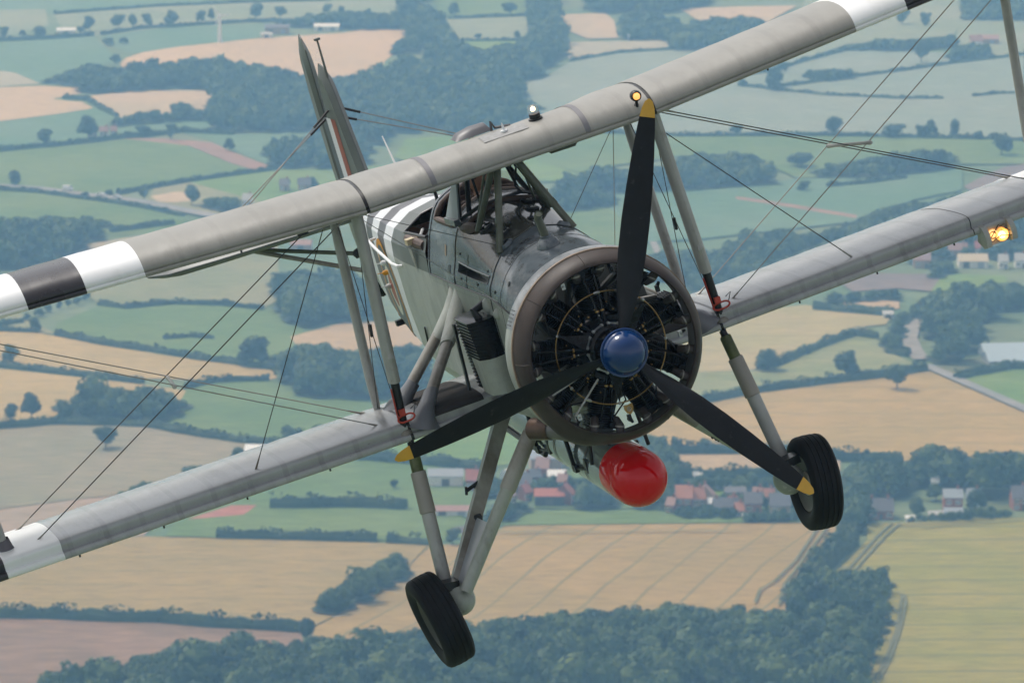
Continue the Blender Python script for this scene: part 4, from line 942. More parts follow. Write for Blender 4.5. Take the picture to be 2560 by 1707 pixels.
# ---- pilot ---------------------------------------------------------------
pil = thing('person', 'pilot in dark flying helmet and brown jacket seated behind the windscreen', 'person', PLANE_MTX @ Matrix.Translation((0, 2.76, .42)))
SKIN = mat('skin', (.45, .24, .16), .5, var=.1, vscale=12); JACK = mat('flying jacket', (.085, .05, .032), .6, var=.3, vscale=8, bump=.2, bscale=12); HELM = mat('helmet leather', (.03, .03, .036), .5, var=.3, vscale=10)
# one continuous body: pelvis, spine, neck, arms reaching to the stick, thighs forward
bj = {'pelvis': ((0, 0, 0), .15), 'waist': ((0, .02, .16), .15), 'chest': ((0, .02, .36), .17), 'neck0': ((0, -.01, .52), .075), 'neck1': ((0, -.02, .60), .06), 'head': ((0, -.03, .72), .075), 'crown': ((0, -.02, .80), .06)}
be = [('pelvis', 'waist'), ('waist', 'chest'), ('chest', 'neck0'), ('neck0', 'neck1'), ('neck1', 'head'), ('head', 'crown')]
for s, t in ((-1, 'l'), (1, 'r')):
    bj.update({'sh' + t: ((s * .19, .02, .44), .085), 'el' + t: ((s * .23, -.10, .20), .06), 'wr' + t: ((s * .07, -.28, .12), .042), 'hand' + t: ((s * .03, -.34, .13), .04), 'hip' + t: ((s * .10, -.02, -.02), .11), 'kn' + t: ((s * .14, -.40, .02), .085)})
    be += [('chest', 'sh' + t), ('sh' + t, 'el' + t), ('el' + t, 'wr' + t), ('wr' + t, 'hand' + t), ('pelvis', 'hip' + t), ('hip' + t, 'kn' + t)]
ks = list(bj); me = bpy.data.meshes.new('body'); me.from_pydata([bj[k][0] for k in ks], [(ks.index(a), ks.index(b)) for a, b in be], []); body = bpy.data.objects.new('body', me); COL.objects.link(body)
sk = body.modifiers.new('skin', 'SKIN'); sb = body.modifiers.new('sub', 'SUBSURF'); sb.levels = 2; sb.render_levels = 2
for i, k in enumerate(ks): me.skin_vertices[0].data[i].radius = (bj[k][1], bj[k][1])
me.skin_vertices[0].data[0].use_root = True
dg = bpy.context.evaluated_depsgraph_get(); m2 = bpy.data.meshes.new_from_object(body.evaluated_get(dg)); body.modifiers.clear(); body.data = m2
m2.materials.clear(); m2.materials.append(JACK); m2.materials.append(SKIN)
for p in m2.polygons: p.material_index = 1 if p.center.z > .57 or (p.center.y < -.27 and abs(p.center.x) < .1 and p.center.z > .07) else 0; p.use_smooth = True
body.parent = pil
mb = MB(); mb.ball((0, -.025, .735), .105, 20, s=(.88, 1.05, 1.2)); mb.ball((0, -.128, .725), .018, 8, s=(.8, 1, 1.5)); mb.box((0, -.122, .675), (.045, .012, .008)); mb.build('face', SKIN, pil)
mb = MB(); mb.ball((0, -.005, .755), .118, 20, s=(.92, 1.02, 1.08)); mb.ball((-.10, -.01, .70), .035, 10); mb.ball((.10, -.01, .70), .035, 10); hm = mb.build('flying_helmet', HELM, pil)
mb = MB()
for s in (-1, 1): mb.lathe([(0, .036), (.02, .034), (.024, .028), (.022, .0)], (s * .042, -.105, .765), (0, -1, .1), 14)
mb.build('goggles', BLK, hm)
mb = MB(); mb.box((0, .2, .28), (.42, .05, .62)); mb.box((0, 0, -.14), (.42, .42, .05)); mb.build('pilot_seat', TUB, plane).matrix_parent_inverse = Matrix.Translation((0, 2.76, .42))
# ================================================================== THE COUNTRYSIDE (plan positions in metres)
FIELDS = [
 ('grass','teal',[(-450.5,2989.4),(-81.0,2860.1),(-163.9,2829.5),(-218.6,2808.7),(-278.9,2767.9),(-286.1,2776.8),(-314.2,2790.4),(-408.8,2706.7)]),
 ('grass','pale',[(-278.4,2763.4),(-255.8,2779.1),(-218.3,2804.1),(-163.6,2824.8),(-61.7,2841.2),(-61.9,2739.1),(-131.9,2732.6),(-197.9,2706.7),(-240.7,2660.4),(-262.1,2664.6)]),
 ('grass','pale',[(-366.5,2781.3),(-286.2,2790.4),(-276.0,2706.7),(-299.0,2652.2),(-346.2,2623.7)]),
 ('grass','teal',[(-240.4,2656.3),(-197.4,2700.3),(-131.6,2726.1),(-123.3,2702.4),(-153.4,2644.0),(-210.0,2584.1),(-219.6,2584.1),(-237.6,2633.8)]),
 ('grass','teal',[(-344.9,2613.7),(-296.5,2629.8),(-244.5,2654.3),(-220.1,2545.6),(-229.4,2526.8),(-251.3,2454.1),(-263.1,2454.1),(-283.2,2508.2),(-333.7,2526.8)]),
 ('wheat','far',[(-218.8,2530.5),(-217.6,2557.0),(-209.8,2582.1),(-193.2,2605.8),(-153.2,2642.0),(-98.9,2672.9),(-87.9,2689.7),(-60.9,2691.8),(-60.6,2623.7),(-71.1,2545.6),(-73.8,2445.3),(-111.4,2436.6),(-149.5,2508.2),(-175.3,2526.8),(-187.9,2499.0),(-200.1,2480.9),(-208.8,2479.1)]),
 ('wheat','pale',[(-331.3,2508.2),(-282.5,2502.7),(-273.4,2493.6),(-254.5,2448.8),(-275.5,2438.3),(-322.1,2436.6)]),
 ('wheat','far',[(-320.7,2426.2),(-275.1,2434.8),(-252.0,2440.1),(-232.4,2431.4),(-229.3,2410.7),(-237.0,2398.8),(-242.9,2388.7),(-235.4,2382.1),(-225.8,2377.1),(-217.5,2354.1),(-233.8,2333.1),(-260.9,2306.2),(-301.1,2273.8)]),
 ('wheat','far2',[(-226.9,2397.1),(-203.2,2419.3),(-176.0,2422.7),(-141.3,2419.3),(-137.3,2377.1),(-141.8,2360.6),(-154.3,2328.3),(-180.5,2328.3),(-190.1,2333.1),(-200.1,2318.8),(-206.7,2333.1),(-214.7,2365.5),(-223.6,2388.7)]),
 ('grass','teal',[(-300.5,2269.2),(-260.6,2303.0),(-217.2,2350.8),(-212.1,2344.3),(-200.1,2318.8),(-154.3,2304.6),(-152.3,2273.8),(-165.7,2267.7),(-192.6,2248.2),(-229.6,2217.3),(-249.7,2204.4),(-288.9,2178.9)]),
 ('grass','green',[(-288.0,2171.9),(-249.2,2200.1),(-229.3,2214.4),(-209.2,2226.1),(-192.1,2242.2),(-170.2,2237.8),(-157.8,2217.3),(-136.0,2164.9),(-121.2,2137.6),(-131.1,2128.2),(-150.4,2109.6),(-165.9,2090.1),(-181.2,2070.9),(-198.2,2072.1),(-220.0,2088.8),(-237.7,2095.2),(-279.3,2104.4)]),
 ('ploughed','pink',[(-193.9,2245.2),(-170.8,2245.2),(-148.1,2231.9),(-138.5,2205.8),(-111.2,2144.4),(-121.3,2140.3),(-136.2,2167.7),(-158.0,2220.2),(-173.2,2231.9)]),
 ('grass','teal',[(-138.8,2257.1),(-104.2,2273.8),(-76.9,2243.7),(-72.0,2158.0),(-110.9,2147.1),(-138.8,2210.1),(-148.4,2236.3),(-165.4,2264.7)]),
 ('grass','green',[(-276.0,2078.5),(-236.4,2083.6),(-218.9,2077.2),(-197.1,2060.7),(-164.8,2032.2),(-144.4,2004.5),(-144.3,1975.1),(-160.1,1957.9),(-175.2,1957.9),(-222.6,1957.9),(-260.4,1957.9)]),
 ('grass','bright',[(-111.1,2141.7),(-77.8,2147.1),(-57.4,2158.0),(-71.4,2078.5),(-109.5,2040.8),(-150.0,2104.4),(-130.9,2124.2)]),
 ('grass','olive',[(-165.6,2086.2),(-150.0,2104.4),(-109.5,2040.8),(-119.3,2004.5),(-133.6,2008.0),(-165.9,2045.8)]),
 ('wheat','far2',[(-165.3,2063.3),(-154.8,2075.9),(-148.7,2074.7),(-145.7,2050.7),(-152.7,2045.8),(-160.7,2048.3)]),
 ('wheat','pale',[(-187.8,1891.8),(-182.5,1933.1),(-160.1,1957.9),(-143.9,1969.3),(-145.2,1935.4),(-157.0,1918.8),(-170.4,1902.5),(-183.1,1870.7)]),
 ('grass','olive',[(-178.7,1891.8),(-141.5,1935.4),(-100.3,1935.4),(-93.5,1800.4),(-99.1,1780.3),(-115.8,1790.8),(-135.1,1793.7),(-153.3,1784.1),(-164.8,1791.7),(-171.2,1810.1)]),
 ('grass','green',[(-177.6,1748.7),(-164.5,1787.9),(-152.9,1780.3),(-134.8,1789.8),(-115.6,1787.0),(-95.8,1776.5),(-80.2,1735.0),(-86.8,1665.7),(-99.3,1667.4),(-118.9,1680.8),(-135.1,1693.7),(-156.8,1710.2),(-175.6,1727.9)]),
 ('grass','olive',[(-241.4,1810.1),(-204.2,1790.8),(-188.6,1757.9),(-175.6,1727.9),(-198.0,1735.0),(-231.7,1735.0)]),
 ('wheat','mid',[(-231.5,1733.2),(-197.7,1732.3),(-182.3,1729.6),(-156.3,1704.9),(-118.5,1675.8),(-88.1,1657.4),(-86.1,1641.9),(-88.9,1638.7),(-107.6,1636.2),(-117.7,1637.9),(-150.9,1643.5),(-166.9,1652.5),(-190.8,1669.1),(-224.9,1682.5)]),
 ('wheat','mid',[(-221.7,1657.4),(-189.7,1659.1),(-166.4,1646.8),(-134.1,1629.0),(-116.1,1617.1),(-116.0,1597.7),(-143.4,1590.0),(-160.1,1571.2),(-178.5,1557.9),(-207.8,1549.2)]),
 ('grass','green',[(-117.7,1621.1),(-107.4,1633.0),(-85.3,1636.2),(-81.2,1617.1),(-46.1,1601.5),(-33.5,1593.9),(-41.3,1534.8),(-51.1,1513.7),(-79.2,1523.5),(-93.9,1532.7),(-114.1,1547.0),(-120.7,1556.5)]),
 ('wheat','mid2',[(-85.2,1721.6),(-64.5,1753.2),(-38.4,1751.4),(-28.0,1735.0),(-35.7,1699.7),(-54.8,1678.3),(-78.8,1686.8)]),
 ('grass','stubble',[(-207.3,1545.6),(-178.0,1552.8),(-158.2,1559.4),(-127.0,1555.0),(-93.6,1529.1),(-79.5,1520.7),(-84.3,1500.0),(-101.9,1478.5),(-113.9,1465.4),(-131.0,1447.4),(-144.5,1441.0),(-164.3,1428.5),(-189.8,1410.1)]),
 ('wheat','pink2',[(-189.5,1407.1),(-164.1,1427.3),(-144.4,1439.8),(-130.9,1446.1),(-108.8,1473.2),(-89.6,1489.9),(-96.0,1453.7),(-108.9,1434.7),(-115.2,1391.0),(-159.8,1387.5),(-186.4,1383.4)]),
 ('grass','green',[(-108.4,1391.0),(-103.2,1434.7),(-88.6,1473.2),(-80.7,1486.5),(-60.9,1500.0),(-47.1,1500.0),(-28.9,1493.2),(-8.1,1483.8),(-7.9,1434.7),(-16.1,1416.2),(-10.4,1392.2),(-25.8,1380.5),(-42.2,1386.3),(-91.9,1388.7)]),
 ('grass','bright',[(-47.3,1506.8),(-41.4,1538.4),(-26.9,1571.2),(-5.5,1578.7),(11.2,1549.2),(18.3,1513.7),(5.9,1500.0),(-8.7,1488.5),(-28.9,1498.0)]),
 ('ploughed','red',[(-103.1,1413.2),(-90.5,1432.9),(-82.1,1433.5),(-85.6,1419.9)]),
 ('ploughed','purple',[(-21.0,1393.4),(-18.7,1401.7),(-13.8,1405.3),(-13.1,1393.4)]),
 ('wheat','near',[(-200.0,1383.4),(-159.6,1386.3),(-115.1,1389.8),(-78.2,1385.7),(-25.8,1379.3),(-31.3,1352.0),(-52.6,1288.1),(-59.6,1273.0),(-88.8,1280.0),(-119.0,1286.0),(-149.4,1293.2),(-188.2,1298.3)]),
 ('wheat','near_d',[(-25.8,1378.2),(-14.3,1379.3),(-2.2,1404.1),(17.1,1405.3),(58.4,1407.1),(99.8,1408.3),(102.6,1399.9),(89.3,1352.0),(76.0,1258.2),(9.1,1248.5),(-33.7,1239.0),(-56.3,1256.3),(-59.0,1272.0),(-52.3,1287.0),(-31.0,1350.9)]),
 ('ploughed','brown',[(-187.3,1292.1),(-148.8,1288.1),(-118.8,1283.0),(-101.9,1281.5),(-88.7,1276.5),(-60.7,1271.0),(-58.8,1256.3),(-33.6,1238.1),(-67.3,1184.7),(-172.5,1184.7)]),
 ('grass','green',[(-6.5,1405.9),(-1.8,1420.5),(16.9,1426.7),(45.1,1426.7),(58.8,1417.4),(90.5,1415.0),(99.9,1409.5),(58.4,1408.3),(-2.2,1405.3)]),
 ('grass','bright',[(58.8,1418.0),(66.2,1460.2),(93.3,1460.2),(101.1,1428.5),(102.9,1413.2),(90.6,1415.6)]),
 ('grass','green',[(32.8,1500.0),(54.2,1485.2),(88.3,1473.2),(93.3,1460.2),(66.2,1460.2),(58.8,1418.7),(45.1,1427.9),(16.9,1427.9),(7.1,1429.8),(3.5,1473.2)]),
 ('wheat','mid2',[(53.6,1509.6),(91.6,1509.6),(110.4,1500.0),(109.2,1483.2),(88.5,1475.2),(54.2,1476.5)]),
 ('wheat','mid3',[(49.9,1582.5),(64.1,1590.0),(89.5,1613.2),(113.4,1628.2),(135.3,1640.3),(152.9,1653.3),(154.8,1651.7),(180.8,1578.7),(207.1,1534.8),(200.8,1486.5),(172.5,1502.7),(135.1,1498.6),(108.8,1502.7),(91.7,1511.7),(53.7,1512.4),(45.7,1542.0)]),
 ('grass','lime',[(89.8,1619.5),(99.7,1662.4),(118.4,1702.3),(131.1,1722.5),(139.8,1716.3),(141.8,1691.9),(150.5,1664.9),(153.0,1658.3),(135.7,1646.0),(113.7,1633.0)]),
 ('wheat','mid4',[(64.7,1735.0),(74.7,1753.2),(97.2,1776.5),(116.8,1787.9),(149.3,1765.3),(145.5,1745.9),(136.8,1742.3),(140.2,1721.6),(131.4,1727.0),(118.7,1706.7),(101.1,1673.2),(91.8,1657.4),(68.1,1650.9),(61.9,1657.4)]),
 ('grass','lime',[(61.6,1649.2),(91.8,1655.8),(99.1,1660.7),(89.8,1618.7),(64.2,1591.6),(59.3,1586.2)]),
 ('ploughed','purple2',[(134.0,1834.9),(144.8,1860.4),(173.1,1858.3),(176.3,1850.1),(169.5,1818.0),(156.3,1824.9),(138.1,1818.0)]),
 ('grass','bright',[(169.5,1818.0),(176.3,1850.1),(184.2,1858.3),(203.6,1854.2),(202.8,1837.9),(180.8,1822.0)]),
 ('wheat','mid2',[(132.2,1794.6),(142.1,1800.4),(154.7,1794.6),(153.6,1779.4),(131.3,1781.3)]),
 ('grass','bright',[(163.8,1640.3),(183.8,1657.4),(223.5,1661.6),(208.0,1542.0),(182.1,1590.0)]),
 ('grass','scrub',[(155.1,1662.4),(171.8,1677.5),(194.1,1699.7),(230.7,1717.2),(223.9,1664.1),(184.0,1659.1),(164.0,1641.9)]),
 ('wheat','rl',[(112.3,1406.5),(121.9,1407.7),(137.0,1410.1),(153.6,1415.6),(162.7,1414.4),(210.3,1410.1),(178.1,1184.7),(91.0,1184.7),(95.8,1217.2),(110.0,1310.3),(102.2,1326.8),(89.1,1318.2),(101.4,1353.7),(110.6,1384.6)]),
 ('grass','paleb',[(-14.2,2427.9),(16.3,2463.0),(32.6,2536.2),(60.3,2574.4),(89.1,2588.0),(115.9,2603.8),(150.8,2603.8),(167.1,2545.6),(191.6,2588.0),(224.1,2584.1),(289.4,2564.7),(272.4,2410.7),(254.4,2246.7),(236.3,2243.7),(156.8,2255.6),(83.7,2252.7),(35.8,2266.2),(14.4,2333.1),(3.2,2410.7)]),
 ('wheat','pale',[(27.4,2623.7),(90.7,2633.8),(89.3,2591.9),(60.4,2580.2),(32.7,2541.8)]),
 ('wheat','far2',[(26.9,2756.8),(56.7,2767.9),(61.2,2728.2),(61.9,2644.0),(44.0,2639.9),(31.4,2685.5)]),
 ('wheat','far2',[(102.6,2790.4),(140.5,2799.5),(175.6,2804.1),(182.6,2829.5),(152.1,2717.4),(115.2,2706.7)]),
 ('grass','pale',[(-40.1,2734.8),(11.9,2750.1),(11.4,2639.9),(-29.3,2631.8)]),
 ('grass','green',[(-50.9,2841.2),(7.6,2841.2),(11.9,2759.0),(-40.2,2741.3)]),
 ('grass','bright',[(-29.2,2627.8),(7.1,2629.8),(-4.0,2580.2),(-18.8,2580.2)]),
 ('grass','pale',[(183.3,2841.2),(278.5,2841.2),(270.7,2732.6),(258.0,2654.3),(192.8,2613.7),(162.4,2545.6),(153.3,2603.8)]),
 ('grass','pale',[(267.7,2728.2),(307.4,2728.2),(372.2,2728.2),(353.0,2584.1),(290.2,2572.4),(265.6,2553.2),(254.5,2603.8)]),
 ('grass','green',[(14.0,2273.8),(35.7,2261.7),(83.5,2248.2),(156.4,2249.7),(235.9,2239.3),(253.2,2236.3),(305.6,2229.0),(295.3,2151.2),(244.6,2158.0),(210.9,2158.0),(166.4,2120.2),(133.4,2114.9),(110.7,2193.0),(81.2,2183.1),(46.4,2151.2),(31.6,2130.9),(5.1,2185.9)]),
 ('grass','bright',[(-56.9,2177.5),(-52.6,2240.8),(-22.4,2255.6),(0.9,2273.8),(14.0,2273.8),(5.1,2185.9),(31.6,2128.2),(23.1,2104.4),(-5.3,2104.4),(-36.4,2144.4)]),
 ('grass','teal',[(30.9,2078.5),(77.3,2075.9),(105.5,2086.2),(133.2,2112.3),(166.0,2114.9),(193.7,2128.2),(213.7,2144.4),(207.4,2078.5),(182.9,2050.7),(148.6,1986.7),(118.8,1969.3),(82.0,1944.3),(56.9,1935.4),(43.4,2004.5)]),
 ('ploughed','purple2',[(209.0,2088.8),(224.5,2128.2),(235.0,2149.8),(244.6,2158.0),(288.2,2160.8),(276.7,2072.1),(235.6,2075.9),(211.1,2075.9)]),
 ('ploughed','pink',[(102.2,2059.5),(115.5,2048.3),(128.7,2034.7),(153.5,2006.8),(152.9,1998.5),(128.1,2024.9),(115.0,2039.6),(101.8,2052.0)]),
 ('grass','green',[(20.4,2028.6),(43.9,2028.6),(57.1,1940.9),(48.3,1891.8),(23.2,1935.4)]),
 ('wheat','mid4',[(71.9,1790.8),(81.0,1800.4),(94.4,1790.8),(90.0,1771.8),(72.3,1757.9)]),
]
ROADS = [
 ('country_road','road',8,[(-278.4,2097.8),(-237.3,2091.4),(-219.5,2083.6),(-197.7,2067.1),(-179.9,2054.5),(-165.6,2042.1),(-147.6,2021.3),(-133.5,2005.6),(-118.6,1992.6)]),
 ('farm_lane','road',5,[(153.7,1663.2),(155.4,1658.3),(161.1,1641.9),(170.4,1615.6),(181.5,1584.7),(198.6,1538.4)]),
 ('gravel_track','track',6.5,[(160.3,1754.2),(155.3,1741.4),(151.9,1717.2),(151.8,1691.1),(152.9,1674.1)]),
 ('farm_track','track',3,[(60.6,1935.4),(67.0,1800.4),(73.6,1790.8),(81.0,1800.4)]),
]
TRACKS = [
 [(110.2,1312.9),(114.2,1316.1),(116.2,1312.9),(115.8,1303.5),(111.6,1273.0),(106.7,1243.8),(101.2,1217.2),(95.1,1184.7)],
 [(115.5,1312.9),(110.6,1273.0),(105.5,1243.8),(99.8,1217.2)],
 [(122.8,1406.5),(115.9,1386.3),(107.6,1357.6),(99.1,1325.7)],
 [(120.3,1406.5),(113.5,1386.3),(105.4,1357.6),(96.9,1327.3)],
 [(153.2,1412.0),(136.6,1405.9),(121.5,1402.9)],
 [(162.3,1410.1),(147.8,1405.9),(129.3,1399.3)],
 [(99.3,1401.1),(91.7,1369.0),(81.1,1324.6),(78.4,1300.4)],
 [(96.5,1401.1),(87.0,1357.6),(78.8,1330.0),(73.7,1319.3),(71.5,1303.5)],
 [(-7.6,1393.4),(16.9,1393.4),(52.4,1395.2),(71.5,1394.6)],
]
HEDGES = [
 ('long hedge behind the wind turbine',2.5,[(-240.9,2662.5),(-220.3,2691.8),(-197.7,2704.6),(-158.0,2726.1),(-131.8,2730.4)]),
 ('thin far hedge along the top left field',2.0,[(-278.7,2765.6),(-256.0,2781.3),(-218.4,2806.4),(-163.7,2827.2),(-112.9,2836.5)]),
 ('hedge below the far top left paddock',3.0,[(-311.4,2627.8),(-297.0,2633.8),(-265.9,2646.1),(-245.1,2660.4)]),
 ('curved hedge between the two pale wheat fields at upper left',3.0,[(-236.2,2390.4),(-223.2,2383.7),(-212.6,2349.2),(-202.6,2321.9)]),
 ('hedge along the top of the large green field at left',3.0,[(-265.3,2193.0),(-249.5,2202.9),(-229.6,2217.3),(-209.3,2231.9),(-192.6,2248.2),(-182.2,2252.7),(-165.7,2267.7),(-139.0,2260.2)]),
 ('hedge between the large green field and the brown strip end',2.5,[(-181.1,2069.6),(-165.8,2088.8),(-150.3,2108.3),(-131.0,2126.9),(-111.2,2144.4)]),
 ('roadside hedge along the road at far left',2.5,[(-252.8,2086.2),(-236.1,2081.1),(-218.6,2074.7),(-196.7,2057.0),(-178.9,2043.3),(-164.5,2028.6),(-146.5,2006.8)]),
 ('short hedge above the pale field behind the left wing stripes',3.0,[(-175.1,1964.7),(-159.9,1977.4),(-149.0,1986.7)]),
 ('wavy hedge crossing the olive field left of the struts',2.6,[(-164.7,1789.8),(-153.1,1782.2),(-144.0,1787.9),(-135.0,1792.7),(-115.7,1789.8),(-99.0,1779.4)]),
 ('long hedge along the upper edge of the left wheat field',3.2,[(-175.4,1726.1),(-166.1,1717.2),(-156.5,1707.5),(-135.0,1692.8),(-118.8,1679.2),(-99.2,1664.9),(-88.0,1657.4)]),
 ('short hedge on the olive slope at far left',2.6,[(-205.6,1742.3),(-199.1,1745.0),(-191.1,1752.3)]),
 ('hedge under the first tree at far left',2.6,[(-205.0,1736.8),(-198.0,1735.0),(-182.5,1731.4)]),
 ('short hedge in the green field left of the front struts',2.2,[(-133.5,1717.2),(-123.8,1721.6),(-114.4,1718.1)]),
 ('hedge between the two wheat fields at left',3.0,[(-200.3,1667.4),(-190.1,1663.2),(-166.8,1650.9),(-150.7,1641.9),(-134.6,1632.2)]),
 ('short curved hedge right of the left bracing wires',3.0,[(-118.2,1621.9),(-113.5,1629.8),(-107.5,1634.6),(-88.8,1637.0)]),
 ('long hedge below the round wood at left',4.0,[(-186.6,1549.2),(-178.0,1552.8),(-158.3,1560.9),(-127.1,1556.5),(-114.0,1544.8),(-93.7,1530.6),(-79.2,1522.8),(-61.4,1513.7)]),
 ('clipped hedge along the top of the lower left wheat',4.0,[(-92.3,1388.7),(-78.3,1387.5),(-64.6,1386.3),(-42.2,1384.6)]),
 ('short hedge stub left of the starboard wheel leg',4.0,[(-38.7,1382.8),(-31.9,1381.1),(-25.8,1379.3)]),
 ('broad hedge across the green field left of the wheel leg',5.0,[(-77.8,1431.0),(-66.6,1431.0),(-53.1,1432.2),(-44.2,1431.0),(-33.7,1428.5)]),
 ('hedge behind the village at the bottom centre',5.0,[(-58.3,1508.2),(-47.2,1501.4),(-28.9,1494.6),(-8.7,1484.5)]),
 ('long dark hedge along the brown field at lower left',5.0,[(-156.6,1290.1),(-148.9,1288.6),(-133.6,1287.5),(-118.9,1285.0),(-102.0,1283.5),(-88.8,1278.5),(-74.7,1276.0),(-60.8,1272.0)]),
 ('straight hedge below the wheat right of the torpedo',5.0,[(53.7,1511.7),(68.5,1512.4),(91.7,1511.7),(108.8,1502.7),(131.0,1495.9)]),
 ('thick hedge above the village houses on the right',5.5,[(54.1,1473.2),(69.6,1473.2),(88.3,1471.9)]),
 ('hedge slanting up from the dark tree right of the cowling',4.0,[(91.8,1656.6),(101.0,1670.7),(118.5,1704.0),(131.2,1724.3),(140.0,1719.0)]),
 ('long straight hedge between lime field and right wheat',4.5,[(59.4,1589.3),(69.0,1596.9),(89.6,1616.4),(113.6,1630.6),(135.5,1642.7),(153.0,1655.0)]),
 ('short hedge joining the wood beside the gravel track',4.0,[(141.8,1689.4),(146.4,1685.9),(149.6,1684.2)]),
 ('dark hedge along the bright green field at far right',4.5,[(162.4,1638.7),(172.1,1647.6),(183.8,1657.4),(200.8,1660.7)]),
 ('hedge rising to the top right from the wing edge',3.0,[(125.4,2477.3),(144.1,2497.2),(161.9,2536.2),(191.8,2590.0)]),
 ('long hedge across the pale field at upper right',3.0,[(141.0,2429.6),(174.7,2461.2),(213.4,2497.2),(244.4,2528.6),(289.6,2566.6),(307.9,2580.2)]),
 ('faint hedge in the middle of the upper right pale field',2.6,[(121.8,2438.3),(144.3,2417.6),(166.6,2400.5),(204.2,2387.1),(227.4,2387.1)]),
 ('short hedge piece at the far right of the pale field',2.4,[(243.6,2395.5),(257.5,2405.6),(272.2,2409.0),(283.7,2412.4)]),
 ('long level hedge below the upper right pale field',3.2,[(35.8,2267.7),(83.6,2249.7),(120.1,2251.2),(156.6,2252.7),(235.9,2239.3),(262.7,2229.0)]),
 ('hedge above the pale strip beside the upper wing centre',2.6,[(32.7,2541.8),(60.3,2576.3),(89.2,2590.0),(105.6,2597.8)]),
 ('far hedge between two top centre paddocks',2.6,[(-38.3,2737.0),(-14.7,2745.7),(11.9,2754.5)]),
 ('far hedge under the small top centre trees',2.4,[(-29.3,2629.8),(-6.6,2631.8),(8.6,2637.9)]),
 ('hedge on the green slope behind the port flying wires',3.0,[(145.9,2088.8),(164.8,2099.1),(184.4,2114.9)]),
 ('bushy hedge below the tan patch at right',5.0,[(119.7,1779.4),(134.7,1771.8),(149.6,1764.3)]),
 ('tall bushy hedge running down to the lower right wood',8.0,[(106.3,1380.5),(100.1,1363.3),(94.1,1343.7),(89.1,1327.3)]),
 ('twin hedge along the lane to the lower right wood',7.0,[(104.0,1386.3),(97.7,1367.8),(91.4,1347.6),(87.3,1330.0)]),
]
